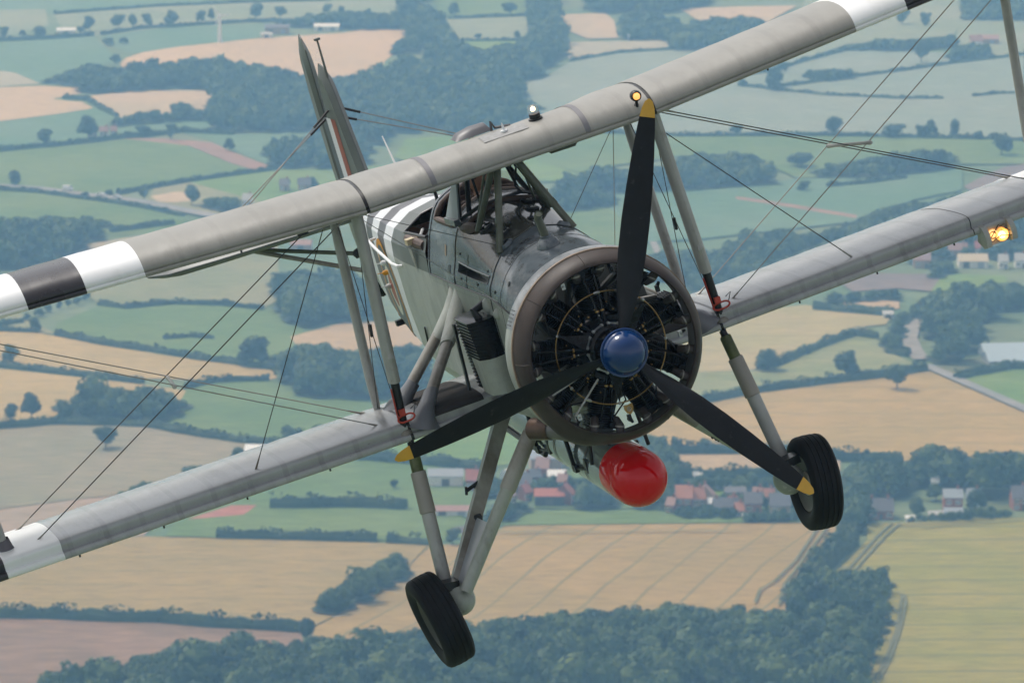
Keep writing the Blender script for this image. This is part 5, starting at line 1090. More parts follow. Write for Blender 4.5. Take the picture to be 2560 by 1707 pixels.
TREES = [
 ('small tree at the top left edge of the hedge',-296.0,2648.1,6.1,6.1),
 ('low round tree in the top left hedge',-286.2,2656.3,4.6,3.6),
 ('broad clump tree beside the far white farm sheds',-275.7,2650.1,10.2,6.1),
 ('tree right of the far white farm sheds',-249.1,2677.1,7.7,8.7),
 ('low bush tree touching the far white farm sheds',-253.3,2666.7,5.1,4.1),
 ('leftmost of the pair of trees left of the wind turbine',-233.4,2693.9,10.1,7.7),
 ('second tree in the row left of the wind turbine',-225.3,2696.0,6.2,7.5),
 ('third tree in the row left of the wind turbine',-216.8,2702.4,7.0,7.0),
 ('largest rounded tree left of the wind turbine',-202.4,2704.6,9.1,8.6),
 ('tree just left of the wind turbine tower',-186.2,2721.7,6.5,7.0),
 ('narrow tree behind the wind turbine tower',-180.8,2730.4,5.2,6.8),
 ('tall tree right of the wind turbine',-153.7,2728.2,9.1,10.2),
 ('smaller second tree right of the wind turbine',-139.4,2741.3,7.9,7.1),
 ('far tree above the long white roof',-112.2,2763.4,6.4,6.1),
 ('far tree at the right end of the turbine skyline',-103.9,2761.2,5.3,4.8),
 ('bush below the far left hedge end',-232.4,2613.7,8.3,4.3),
 ('bush left of the tip of the pale wheat field',-223.8,2619.7,6.3,3.8),
 ('small tree at the left corner of the pale wheat field',-221.4,2532.4,6.6,4.9),
 ('big dark tree beside the white cottages at left',-210.1,2240.8,11.9,10.8),
 ('lone round tree in the teal field at far left',-229.9,2220.2,9.0,7.9),
 ('squat tree right of the white cottages',-183.6,2251.2,7.6,5.4),
 ('upright tree above the brown strip',-169.1,2243.7,5.6,7.1),
 ('small tree at the bend of the brown strip',-137.8,2204.4,5.7,5.9),
 ('open crowned tree by the road at far left',-230.7,2093.9,7.5,6.9),
 ('tiny roadside tree behind the white vehicles',-194.6,2062.0,3.0,2.4),
 ('low roadside tree right of the white vehicles',-184.5,2064.5,4.4,2.8),
 ('dark round tree at the road junction',-167.4,2052.0,5.3,5.5),
 ('tall dark tree beside the pale patch by the road',-144.9,2039.6,7.9,8.3),
 ('tree above the upper wing next to the tail wires',-92.9,2088.8,8.1,4.4),
 ('small shrub at the left end of the shrub row',-189.7,1756.9,3.4,2.7),
 ('second shrub in the row under the left wing stripes',-186.0,1766.2,5.1,3.1),
 ('third shrub in the row under the left wing stripes',-183.5,1774.6,4.3,3.1),
 ('fourth slim shrub in the row under the left wing stripes',-179.4,1780.3,2.8,3.5),
 ('fifth slim shrub in the row under the left wing stripes',-176.2,1783.2,2.8,3.5),
 ('sixth shrub in the row under the left wing stripes',-173.2,1789.8,4.2,3.1),
 ('last and tallest shrub of the row under the left wing stripes',-170.7,1800.4,4.4,3.7),
 ('round tree standing below the shrub row at far left',-184.2,1733.2,5.6,5.0),
 ('tree in the wheat at the left picture edge',-186.9,1670.7,6.8,6.5),
 ('large round tree left of the front struts',-96.1,1664.9,12.6,10.4),
 ('tall tree in the hedge at far left below the wires',-168.7,1568.2,7.9,8.6),
 ('smaller tree at the left edge below the wires',-175.3,1561.6,5.8,6.5),
 ('lone field tree with open grass around it at left',-138.3,1520.0,8.2,7.3),
 ('dark tree above the lower wing at left',-105.5,1469.3,7.5,4.9),
 ('broad tree behind the starboard lower wing',-75.3,1520.0,8.9,6.8),
 ('round bush right of the broad tree behind the lower wing',-66.9,1537.7,6.0,4.3),
 ('tree in front of the small white barn',-92.0,1501.4,5.6,4.4),
 ('small tree rising from the clipped hedge at lower left',-88.0,1388.7,2.7,3.3),
 ('second small tree in the clipped hedge at lower left',-51.0,1385.2,3.1,2.7),
 ('tree at the end of the long dark hedge by the brown field',-58.6,1259.2,5.9,6.7),
 ('small tree beside the village farm at bottom centre',-38.6,1458.9,3.1,2.9),
 ('tree by the starboard wheel leg step',-18.4,1380.5,5.4,4.6),
 ('dark spreading tree at the foot of the slanting hedge',94.5,1655.8,10.6,7.7),
 ('small tree on the slanting hedge,lower one',111.1,1686.8,2.6,2.6),
 ('small tree on the slanting hedge,upper one',130.9,1724.3,3.7,3.0),
 ('large egg shaped tree in the lime green field',122.2,1640.3,9.9,9.6),
 ('spreading oak in front of the right wheat field',139.4,1621.1,9.8,8.8),
 ('first tree in the hedge right of the torpedo nose',55.5,1513.1,3.5,5.3),
 ('wide tree in the hedge right of the torpedo nose',65.8,1513.1,6.5,4.4),
 ('low tree in the hedge behind the port wheel leg',73.7,1513.1,3.7,2.1),
 ('flat tree in the hedge above the port radius rods',82.2,1513.1,4.4,2.4),
 ('first small tree in the hedge right of the port wheel',110.6,1500.7,3.2,3.5),
 ('second small tree in the hedge right of the port wheel',119.2,1500.0,3.4,4.0),
 ('third small tree in the hedge right of the port wheel',128.7,1498.0,3.2,3.5),
 ('left tree of the pair in the top right pale fields',233.0,2711.0,8.3,8.8),
 ('right tree of the pair in the top right pale fields',245.9,2704.6,7.3,7.3),
 ('flat bush left of the top right tree pair',211.4,2711.0,13.0,4.7),
 ('tall tree in the hedge corner at upper right',139.8,2421.0,10.7,11.6),
 ('small tree above the tall corner tree at upper right',148.1,2495.4,6.7,5.7),
 ('small round tree near the wing at upper right',124.0,2434.8,5.1,4.2),
 ('tree below the top right houses',228.6,2534.3,10.9,11.2),
 ('round tree on the hedge left of the port spreader bar',160.6,2254.2,9.8,9.1),
 ('broad low tree just right of the port spreader bar',189.2,2248.2,13.4,6.1),
 ('left of two upright trees beyond the port spreader bar',203.2,2245.2,6.5,6.1),
 ('right of two upright trees beyond the port spreader bar',207.9,2246.7,6.9,8.4),
 ('slim upright tree at the far right hedge',219.8,2245.2,6.3,9.1),
 ('small tree at the end of the far right hedge',230.9,2239.3,5.8,4.3),
 ('reddish tree on the hedge left of the propeller arc',111.8,2254.2,7.2,5.2),
 ('tree clump above the purple field at far right',237.2,2188.7,11.8,10.1),
 ('two headed tree on the slope behind the port wires',137.9,2151.2,14.5,6.6),
 ('small tree in the green slope behind the port wires',134.2,2078.5,6.8,4.4),
 ('small far tree in the top centre paddock,left one',2.8,2648.1,4.3,4.1),
 ('small far tree in the top centre paddock,right one',25.4,2648.1,5.1,4.6),
 ('far tree under the top edge left of centre',-35.1,2754.5,8.4,7.9),
 ('far wide tree under the top edge at centre',-1.1,2759.0,11.1,7.4),
 ('small tree in the middle centre paddock',-19.7,2639.9,5.1,3.5),
 ('small tree in the garden of the terracotta roofed house',50.2,1439.8,3.1,3.7),
 ('garden tree between the two grey roofed houses',81.1,1427.3,3.1,3.9),
 ('round garden bush in front of the grey roofed house',76.7,1410.1,3.6,2.2),
 ('dark tree right of the tall brick house',148.5,1427.3,7.0,6.4),
 ('bright green tree left of the tall brick house',137.2,1441.0,6.5,4.8),
 ('round tree between bungalow and tall brick house',129.1,1418.7,5.6,5.6),
 ('tree in front of the big grey sheds at bottom centre',2.0,1460.2,4.3,4.3),
 ('tree beside the polytunnel at bottom centre',-6.9,1473.2,3.7,3.5),
]
WOODS = [
 ('dark wood crossing the upper left beyond the tail fin',9,[(-252.7,2468.3),(-243.8,2499.0),(-228.2,2526.8),(-212.8,2508.2),(-203.3,2521.2),(-190.4,2534.3),(-179.0,2558.9),(-159.5,2549.4),(-132.1,2511.9),(-114.5,2479.1),(-98.1,2454.1),(-84.5,2273.8),(-116.8,2264.7),(-153.2,2270.7),(-156.0,2296.8),(-157.4,2365.5),(-154.7,2398.8),(-143.2,2419.3),(-176.3,2427.9),(-204.5,2415.8),(-227.5,2405.6),(-233.5,2440.1),(-250.4,2445.3)]),
 ('large hazy wood behind the tail fin and upper wing',9,[(-93.9,2475.5),(-76.1,2493.6),(-75.2,2543.7),(-62.0,2650.1),(-61.1,2691.8),(-67.7,2750.1),(-63.3,2913.5),(-50.2,2913.5),(-50.0,2794.9),(-40.2,2741.3),(-39.5,2691.8),(-29.3,2629.8),(-16.4,2595.9),(7.1,2635.9),(11.5,2677.1),(11.9,2763.4),(7.8,2913.5),(27.6,2913.5),(26.9,2756.8),(31.5,2698.2),(29.4,2642.0),(32.3,2549.4),(16.6,2506.4),(16.4,2470.1),(1.9,2440.1),(3.2,2410.7),(13.4,2365.5),(14.4,2333.1),(0.9,2273.8),(-22.4,2255.6),(-50.9,2240.8),(-56.9,2177.5),(-67.6,2151.2),(-82.3,2273.8),(-95.4,2273.8),(-111.4,2436.6)]),
 ('small hazy wood left of the tail fin base',9,[(-120.9,2197.2),(-118.4,2231.9),(-107.5,2251.2),(-90.4,2258.6),(-74.3,2229.0),(-66.1,2169.1),(-77.9,2148.5),(-111.0,2148.5),(-118.7,2176.1)]),
 ('dark tree belt behind the long white roof at top',8,[(-149.2,2702.4),(-132.2,2739.1),(-120.5,2759.0),(-102.6,2776.8),(-86.7,2776.8),(-67.5,2754.5),(-61.0,2687.6),(-87.8,2685.5),(-122.9,2693.9)]),
 ('hazy wood at the top centre right above the wing',8,[(67.3,2765.6),(86.2,2776.8),(99.7,2711.0),(114.3,2737.0),(136.2,2750.1),(154.1,2741.3),(135.9,2603.8),(95.7,2584.1),(89.0,2584.1),(89.3,2629.8),(62.9,2635.9)]),
 ('far belt of trees along the top edge right of centre',8,[(47.5,2889.0),(128.3,2889.0),(125.2,2817.9),(102.0,2772.4),(70.0,2767.9),(45.6,2767.9)]),
 ('far wood in the top right corner',8,[(279.4,2864.9),(341.1,2864.9),(324.6,2723.9),(270.3,2728.2)]),
 ('belt of trees below the top right tree pair',7,[(192.3,2607.7),(211.4,2644.0),(233.5,2635.9),(258.4,2658.4),(254.1,2599.8),(224.1,2584.1),(190.6,2584.1)]),
 ('tree clump by the far houses at upper right',7,[(244.8,2580.2),(257.1,2617.7),(272.1,2617.7),(268.3,2551.3),(242.5,2541.8)]),
 ('patch of scrub in the upper right pale field',4,[(155.5,2475.5),(161.8,2500.9),(174.6,2511.9),(189.2,2497.2),(185.8,2468.3),(170.4,2450.6)]),
 ('wood on the green slope behind the port struts',9,[(22.9,2083.6),(31.6,2128.2),(46.5,2152.6),(62.5,2133.6),(75.9,2163.6),(88.9,2197.2),(108.6,2193.0),(120.7,2174.7),(121.0,2130.9),(126.5,2101.8),(105.5,2086.2),(77.3,2075.9),(48.8,2070.9),(30.8,2070.9)]),
 ('small wood right of the cabane struts',8,[(18.9,2088.8),(25.4,2120.2),(34.3,2107.0),(48.4,2055.7),(43.9,2031.0),(24.2,2018.8),(19.5,2038.4)]),
 ('wood behind the crossing port wires',9,[(133.2,2112.3),(145.7,2147.1),(159.7,2169.1),(182.8,2195.8),(203.1,2210.1),(212.0,2191.5),(210.0,2148.5),(189.6,2128.2),(166.0,2114.9)]),
 ('long wood behind the port lower wing',10,[(56.0,1902.5),(67.7,1924.3),(83.5,1944.3),(99.2,1957.9),(118.6,1965.9),(133.8,1965.9),(148.7,1989.1),(163.5,2031.0),(186.8,2049.5),(212.6,2070.9),(249.5,2078.5),(232.8,1935.4),(208.6,1918.8),(170.5,1907.9),(142.0,1870.7),(110.6,1829.9),(82.7,1800.4),(68.1,1829.9),(56.3,1850.1)]),
 ('strip of trees above the tan patch at right',9,[(122.4,1798.5),(127.5,1817.0),(156.5,1826.9),(156.9,1800.4),(141.8,1796.6),(130.9,1790.8)]),
 ('big wood around the gravel track at right',10,[(144.5,1736.8),(152.6,1776.5),(167.3,1815.0),(175.6,1822.0),(188.8,1824.9),(202.0,1836.9),(233.6,1850.1),(218.7,1727.9),(180.8,1697.1),(171.6,1677.5),(159.4,1663.2),(157.0,1658.3),(159.0,1694.5),(160.0,1727.9),(166.2,1769.9),(161.6,1764.3),(152.7,1748.7),(147.7,1717.2),(146.8,1679.2),(141.9,1692.8),(143.0,1731.4)]),
 ('wood behind the right hand village houses',11,[(107.6,1460.8),(111.8,1495.3),(120.1,1500.7),(131.5,1495.3),(135.9,1520.7),(142.2,1526.3),(146.7,1520.7),(144.9,1495.3),(151.9,1508.2),(160.8,1513.7),(192.6,1513.7),(184.8,1450.5),(166.9,1452.5),(156.2,1441.0),(147.3,1451.2),(141.8,1462.1),(133.3,1459.5),(125.2,1440.4),(114.5,1434.7),(105.9,1421.1)]),
 ('tree belt between the port wheel and the bungalow',9,[(107.6,1460.8),(114.6,1436.6),(111.8,1407.1),(106.0,1389.3),(101.7,1386.3),(104.2,1422.3)]),
 ('dense wood filling the bottom of the picture',10,[(-130.4,1184.7),(-126.9,1216.7),(-126.0,1226.8),(-122.8,1232.4),(-116.6,1238.1),(-105.6,1242.3),(-98.1,1245.2),(-97.0,1256.7),(-88.9,1264.1),(-83.8,1260.1),(-80.8,1252.4),(-79.0,1270.0),(-71.8,1272.0),(-67.9,1253.3),(-66.5,1264.1),(-59.0,1261.1),(-49.2,1266.0),(-34.6,1270.0),(-27.3,1274.5),(-11.7,1278.5),(-3.9,1284.0),(9.5,1292.1),(15.0,1298.3),(37.0,1300.4),(47.1,1302.5),(69.8,1300.4),(78.4,1299.9),(84.4,1340.4),(90.8,1343.7),(96.9,1345.9),(103.7,1347.6),(107.5,1350.3),(113.0,1348.1),(113.3,1335.5),(107.2,1284.5),(100.3,1246.6),(93.4,1184.7)]),
 ('clump of trees in the wheat beside the starboard wheel',9,[(-56.2,1299.9),(-55.7,1316.6),(-49.2,1332.7),(-45.8,1349.2),(-40.6,1354.8),(-36.3,1369.0),(-31.8,1357.6),(-31.5,1334.4),(-35.9,1326.3),(-42.0,1312.9),(-47.9,1297.3),(-51.4,1289.6),(-54.7,1293.2)]),
 ('rounded wood at left behind the crossing wires',10,[(-160.6,1574.9),(-161.1,1595.4),(-159.3,1603.1),(-154.6,1600.8),(-152.7,1617.9),(-146.6,1629.8),(-141.2,1627.4),(-136.9,1610.9),(-130.0,1625.0),(-121.5,1614.8),(-116.0,1602.3),(-113.7,1587.0),(-117.2,1574.9),(-127.4,1560.1),(-149.5,1560.9),(-155.4,1562.3)]),
 ('low thicket above the lower wing at left',6,[(-128.4,1436.6),(-127.7,1450.5),(-121.3,1468.0),(-117.1,1469.3),(-113.9,1457.0),(-119.3,1442.9),(-124.3,1435.4)]),
 ('dark wood at far left under the upper wing',10,[(-237.7,1990.3),(-226.4,1992.6),(-219.2,1997.3),(-204.7,2006.8),(-189.5,2010.4),(-179.4,1995.0),(-174.9,1957.9),(-182.5,1933.1),(-188.6,1900.4),(-198.8,1873.9),(-211.8,1860.4),(-221.4,1850.1)]),
 ('tree strip below the pale wheat at upper left',7,[(-207.1,2287.5),(-204.9,2312.4),(-198.4,2325.1),(-185.5,2344.3),(-173.7,2336.3),(-173.8,2368.8),(-169.7,2375.4),(-164.9,2352.4),(-156.5,2352.4),(-154.2,2309.3),(-178.2,2298.4),(-192.4,2287.5)]),
 ('small tree strip near the road behind the upper wing',7,[(-140.6,2045.8),(-135.4,2065.8),(-122.6,2055.7),(-121.3,2026.1),(-134.3,2017.6)]),
 ('wood seen between the starboard struts,upper one',10,[(-97.8,1847.0),(-94.3,1865.5),(-79.5,1865.5),(-64.4,1867.6),(-54.6,1810.1),(-54.7,1756.0),(-71.2,1747.7),(-82.5,1737.7),(-87.3,1749.6),(-93.8,1782.2)]),
 ('wood seen between the starboard struts,lower one',10,[(-89.6,1686.8),(-80.7,1698.8),(-74.5,1712.8),(-65.0,1695.4),(-48.8,1698.8),(-35.9,1710.2),(-30.6,1649.2),(-31.6,1615.6),(-46.1,1601.5),(-61.7,1604.6),(-75.0,1601.5),(-80.7,1627.4),(-87.2,1652.5)]),
 ('trees beside the red barn at bottom centre',9,[(19.2,1458.2),(24.7,1470.6),(29.3,1462.1),(32.3,1443.5),(36.9,1428.5),(19.3,1427.9),(18.5,1443.5)]),
 ('trees between the wheel leg and the red barn',9,[(-7.4,1431.0),(-3.7,1440.4),(2.0,1444.8),(6.6,1438.5),(7.4,1427.9),(-6.2,1404.7),(-9.6,1395.2),(-9.1,1414.4)]),
 ('trees behind the terracotta roofed houses',9,[(48.1,1473.2),(55.4,1476.5),(67.0,1478.5),(75.6,1476.5),(88.6,1478.5),(91.5,1466.7),(88.2,1446.1),(74.2,1448.6),(66.0,1455.0),(54.7,1457.0),(48.9,1453.7)]),
 ('trees directly right of the torpedo',9,[(39.7,1542.0),(48.7,1543.4),(50.6,1539.8),(54.1,1506.8),(54.3,1486.5),(50.6,1422.3),(42.4,1425.4),(38.1,1479.8)]),
 ('trees above the far town at right',9,[(165.5,1891.8),(178.9,1918.8),(201.0,1935.4),(232.8,1935.4),(227.7,1891.8),(205.8,1891.8),(187.9,1896.1),(170.4,1885.4)]),
 ('garden shrubs around the terracotta roofed houses',3.2,[(50.0,1424.8),(53.9,1434.7),(63.0,1434.7),(71.9,1429.8),(72.5,1415.0),(64.1,1412.6),(53.2,1415.0)]),
 ('garden shrubs below the grey roofed village houses',3.0,[(71.2,1415.0),(75.8,1424.8),(91.3,1427.3),(96.2,1417.4),(90.2,1410.1),(72.2,1407.7)]),
 ('shrubs and small trees among the bottom centre farm sheds',4.0,[(-11.6,1466.7),(-5.2,1476.5),(7.8,1474.5),(22.2,1476.5),(32.2,1473.2),(21.9,1457.0),(4.8,1446.1),(-9.3,1443.5)]),
 ('garden trees behind the village cottages',5.0,[(64.2,1447.4),(74.4,1453.7),(87.0,1450.5),(93.5,1441.0),(91.4,1428.5),(73.4,1433.5),(65.2,1437.2)]),
 ('garden shrubs in front of the tall brick house',3.4,[(120.5,1408.9),(125.8,1422.3),(135.6,1423.6),(151.7,1431.0),(161.1,1427.3),(161.4,1417.4),(141.3,1410.1)]),
 ('dark trees in the middle of the far town',8,[(173.2,1865.5),(177.0,1893.9),(184.9,1893.9),(181.9,1856.2),(174.5,1850.1)]),
]
BUILDINGS = [
 ('low white farm sheds far left below the hedge',-261.7,2666.7,10.8,'barn','white','white',2.24,5.1,3),
 ('long white roofed shed at the top left of the tail fin',-109.5,2681.3,14.7,'barn','white','white',2.75,6.0,0),
 ('dark roofed farm shed left of the long white roof',-138.0,2666.7,14.1,'barn','tan','slate',3.87,6.8,0),
 ('smaller pale shed in front of the dark roofed farm shed',-143.2,2648.1,6.5,'barn','white','pale',2.24,4.2,0),
 ('white cottage left one of the upper left cluster',-208.3,2249.7,4.0,'house','white','slate',2.75,4.2,8),
 ('white cottage middle one of the upper left cluster',-203.4,2252.7,4.0,'house','white','pink',2.75,4.2,-5),
 ('white cottage right one of the upper left cluster',-198.5,2255.6,2.9,'house','tan','pink',2.58,4.2,5),
 ('white house by the road above the starboard wing',-119.5,2035.9,4.0,'house','white','pale',3.01,5.1,0),
 ('dark roofed house beside the tail wires',-105.1,2078.5,4.0,'house','tan','slate',3.1,5.1,-6),
 ('long dark roofed house near the tail wires',-95.6,2081.1,5.7,'house','tan','slate',3.1,5.1,6),
 ('pink roofed farmhouse behind the starboard struts',-104.1,1907.9,6.2,'house','tan','pink',3.01,6.0,4),
 ('pale roofed barn behind the starboard struts',-90.0,1915.5,8.5,'barn','tan','pink',3.01,6.8,-4),
 ('small white barn above the starboard lower wing',-87.0,1502.7,6.2,'barn','white','white',3.1,6.8,-8),
 ('long grey shed behind the starboard wheel leg',-21.8,1461.5,11.3,'barn','white','bluegrey',3.61,7.6,0),
 ('low pink roofed shed behind the starboard wheel leg',-19.2,1418.7,12.3,'barn','white','pink',1.89,5.1,0),
 ('red topped house left of the bottom centre village',-12.9,1455.0,4.1,'house','brick','red',3.87,6.0,0),
 ('white half round polytunnel in the bottom centre village',-2.3,1473.2,4.5,'tunnel','white','white',3.1,10.2,-30),
 ('big grey farm shed at the back of the village',11.5,1485.2,10.4,'barn','tan','bluegrey',4.3,11.9,4),
 ('second big grey shed behind the torpedo',24.6,1489.9,9.4,'barn','tan','bluegrey',4.3,10.2,0),
 ('brick house between the grey sheds',9.9,1473.2,4.1,'house','brick','pink',3.87,6.0,-6),
 ('white flat roofed shed beside the torpedo',14.8,1466.7,5.8,'barn','white','white',2.58,6.0,0),
 ('grey house in front of the village sheds',4.3,1449.9,4.0,'house','tan','slate',3.96,6.0,6),
 ('long red roofed barn at the front of the village',12.0,1432.2,9.3,'barn','dark','red',3.61,7.6,0),
 ('brick wing at the right end of the red roofed barn',19.9,1434.7,3.3,'house','brick','red',3.96,6.0,70),
 ('pink gabled cottage left of the red roofed barn',0.6,1434.7,3.1,'house','tan','pink',3.44,5.1,60),
 ('terracotta roofed house right of the torpedo nose',54.9,1424.8,5.2,'house','brick','terra',4.82,6.8,-4),
 ('smaller terracotta hipped house beside it',60.0,1427.3,4.0,'house','tan','terra',3.96,6.0,12),
 ('tan gabled cottage in the right village',65.1,1434.7,3.3,'house','tan','pink',3.78,6.0,80),
 ('white roofed low house in the right village',65.6,1427.3,5.4,'barn','brick','white',2.41,5.1,0),
 ('row of brick cottages in front of the white roof',68.4,1421.1,7.7,'house','brick','slate',2.49,5.1,2),
 ('grey roofed house right of the village cottages',77.1,1422.3,5.4,'house','brick','slate',3.61,6.0,0),
 ('dark roofed house nearest the port wheel',85.6,1421.1,6.3,'house','tan','slate',3.1,6.8,0),
 ('small red roofed cottage between the trees and the cottage row',71.6,1424.8,2.8,'house','brick','red',2.92,4.2,30),
 ('pink roofed cottage left of the terracotta house',50.4,1422.3,2.6,'house','brick','pink',3.1,4.2,-20),
 ('little brick cottage at the right end of the cottage row',72.7,1417.4,2.3,'house','brick','terra',2.41,4.2,10),
 ('terracotta roofed cottage behind the dark roofed house',83.3,1434.7,3.3,'house','tan','terra',3.1,4.2,15),
 ('small pale cottage behind the grey roofed house',79.0,1437.2,2.8,'house','white','pink',2.92,4.2,-12),
 ('small red roofed cottage by the village lane',5.5,1441.0,2.6,'house','brick','red',3.1,4.2,40),
 ('pale cottage behind the red roofed barn',16.2,1456.3,2.9,'house','white','pink',3.1,4.2,-15),
 ('slate roofed cottage behind the flat roofed shed',8.0,1462.8,3.1,'house','brick','slate',3.27,4.2,12),
 ('small white shed in the field above the village',61.2,1470.6,2.6,'barn','white','white',2.06,3.4,0),
 ('white car port in front of the grey roofed house',74.6,1411.3,2.5,'barn','white','white',1.55,3.4,0),
 ('long shed roof behind the village gardens',72.5,1443.5,6.5,'barn','tan','slate',2.41,5.1,4),
 ('brick bungalow with long grey roof right of the port wheel',117.3,1414.4,7.7,'house','brick','slate',2.92,6.8,0),
 ('tall brick house among trees at the right',140.9,1421.1,5.9,'tall','brick','bluegrey',5.68,6.8,0),
 ('grey outbuilding in front of the tall brick house',140.5,1416.2,5.6,'barn','bluegrey','bluegrey',2.06,4.2,0),
 ('small white hut above the bright tree',138.4,1457.6,2.2,'house','white','white',2.75,3.4,0),
 ('low red shed beside the tall brick house',134.8,1415.0,4.3,'barn','brick','pale',1.55,3.4,0),
 ('small pale house right of the tall brick house',148.3,1433.5,4.0,'house','white','bluegrey',2.75,5.1,-10),
 ('brick house at the right picture edge',163.0,1427.3,4.7,'house','brick','slate',4.13,6.8,5),
 ('small white shed at the field edge below the bungalow',126.2,1410.7,2.5,'barn','white','white',1.38,2.5,0),
 ('tan roofed warehouse in the far right town',192.4,1874.9,12.0,'barn','white','tanroof',2.92,10.2,0),
 ('pink roofed house left in the far town',171.0,1874.9,6.7,'house','tan','pink',3.44,6.8,0),
 ('white house right of the tan roofed warehouse',204.7,1872.8,3.7,'house','white','pale',3.44,5.1,0),
 ('pink terrace at the top of the far town',188.3,1900.4,7.7,'house','tan','pink',3.44,5.1,0),
 ('white terrace at the top of the far town',199.8,1904.7,7.1,'house','white','red',3.44,5.1,0),
 ('far town house at the right edge',212.2,1874.9,4.6,'house','white','pale',3.44,5.1,0),
 ('left greenhouse range with pale blue roof',185.3,1679.2,16.5,'barn','bluegrey','glassroof',2.24,11.9,8),
 ('right greenhouse range with pale blue roof',186.7,1664.1,19.3,'barn','bluegrey','glassroof',2.24,11.9,8),
 ('pink roofed farm at the top right',272.4,2615.7,16.2,'barn','tan','pink',3.44,8.5,0),
 ('white walled house beside the top right farm',267.1,2607.7,6.3,'house','white','pink',3.44,5.1,0),
 ('pale barn in the wood above the tan patch',147.5,1759.7,3.8,'barn','white','pale',2.06,4.2,0),
 ('white shed in the wood at top centre',69.3,2637.9,3.7,'barn','white','white',2.58,4.2,0),
]
CARS = [
 ('white van on the road at far left',-204.3,2075.9,'van'),
 ('white car behind the van on the left road',-187.7,2060.7,'car'),
 ('second white car nearer the road junction',-179.9,2054.5,'car'),
]
TURBINE = (-169.1, 2627.8, 16.6)
TRAM = 1.245
def ground_mat(name, c1, c2, scale=.02, fine=.6, tram=None, trc=None, sheen=0.85, c3=None):
    """field surface: broad patches, fine mottling and optional tramlines (angle, pitch, width)"""
    if name in MATS: return MATS[name]
    m = bpy.data.materials.new(name); m.use_nodes = True; t = m.node_tree; b = t.nodes['Principled BSDF']
    b.inputs['Roughness'].default_value = sheen; b.inputs['Specular IOR Level'].default_value = .15
    tc = t.nodes.new('ShaderNodeTexCoord'); L = t.links.new
    n = t.nodes.new('ShaderNodeTexNoise'); n.inputs['Scale'].default_value = scale; n.inputs['Detail'].default_value = 8; n.inputs['Roughness'].default_value = .62
    L(tc.outputs['Object'], n.inputs['Vector'])
    r = t.nodes.new('ShaderNodeValToRGB'); r.color_ramp.elements[0].position = .40; r.color_ramp.elements[1].position = .60
    r.color_ramp.elements[0].color = (*c1, 1); r.color_ramp.elements[1].color = (*c2, 1)
    L(n.outputs['Fac'], r.inputs['Fac']); col = r.outputs['Color']
    mp = t.nodes.new('ShaderNodeMapping'); mp.inputs['Scale'].default_value = (.25, 1.0, 1); L(tc.outputs['Object'], mp.inputs['Vector'])
    n2 = t.nodes.new('ShaderNodeTexNoise'); n2.inputs['Scale'].default_value = fine; n2.inputs['Detail'].default_value = 4; L(mp.outputs[0], n2.inputs['Vector'])
    mr = t.nodes.new('ShaderNodeMapRange'); mr.inputs['From Min'].default_value = .3; mr.inputs['From Max'].default_value = .7; mr.inputs['To Min'].default_value = .80; mr.inputs['To Max'].default_value = 1.16; L(n2.outputs['Fac'], mr.inputs['Value'])
    mx = t.nodes.new('ShaderNodeMixRGB'); mx.blend_type = 'MULTIPLY'; mx.inputs['Fac'].default_value = 1; L(col, mx.inputs['Color1']); L(mr.outputs[0], mx.inputs['Color2']); col = mx.outputs['Color']
    if tram:
        ang, pitch, w = tram
        sp = t.nodes.new('ShaderNodeSeparateXYZ')
        wv = t.nodes.new('ShaderNodeTexNoise'); wv.inputs['Scale'].default_value = .012; wv.inputs['Detail'].default_value = 1; L(tc.outputs['Object'], wv.inputs['Vector'])
        L(tc.outputs['Object'], sp.inputs[0])
        def math_(op, a, b_=None):
            k = t.nodes.new('ShaderNodeMath'); k.operation = op
            for i, q in enumerate((a, b_)):
                if q is None: continue
                if isinstance(q, (int, float)): k.inputs[i].default_value = q
                else: L(q, k.inputs[i])
            return k.outputs[0]
        d = math_('ADD', math_('MULTIPLY', sp.outputs['X'], -math.sin(ang)), math_('MULTIPLY', sp.outputs['Y'], math.cos(ang)))
        d = math_('ADD', d, math_('MULTIPLY', wv.outputs['Fac'], 9.0))
        pp = math_('PINGPONG', d, pitch / 2)
        ln = math_('LESS_THAN', pp, w / 2)
        ln = math_('MULTIPLY', ln, math_('ADD', math_('MULTIPLY', n.outputs['Fac'], 1.0), .05))
        m2 = t.nodes.new('ShaderNodeMixRGB'); m2.inputs['Color2'].default_value = (*trc, 1); L(ln, m2.inputs['Fac']); L(col, m2.inputs['Color1']); col = m2.outputs['Color']
    L(col, b.inputs['Base Color']); MATS[name] = m
    return m
TG = (.125, .135, .06)
FM = {
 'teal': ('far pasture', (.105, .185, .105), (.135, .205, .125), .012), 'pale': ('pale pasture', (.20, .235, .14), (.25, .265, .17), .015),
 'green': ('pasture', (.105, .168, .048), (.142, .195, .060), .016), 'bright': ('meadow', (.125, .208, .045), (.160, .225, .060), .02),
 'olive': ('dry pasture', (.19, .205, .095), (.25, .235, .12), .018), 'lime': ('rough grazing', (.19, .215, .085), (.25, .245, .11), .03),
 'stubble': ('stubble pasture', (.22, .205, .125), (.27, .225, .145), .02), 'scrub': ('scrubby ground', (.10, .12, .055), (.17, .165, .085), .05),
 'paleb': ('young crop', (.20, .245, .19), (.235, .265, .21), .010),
 'far': ('far ripe wheat', (.46, .335, .20), (.51, .36, .215), .012), 'far2': ('far pale wheat', (.41, .325, .205), (.47, .35, .225), .012), }
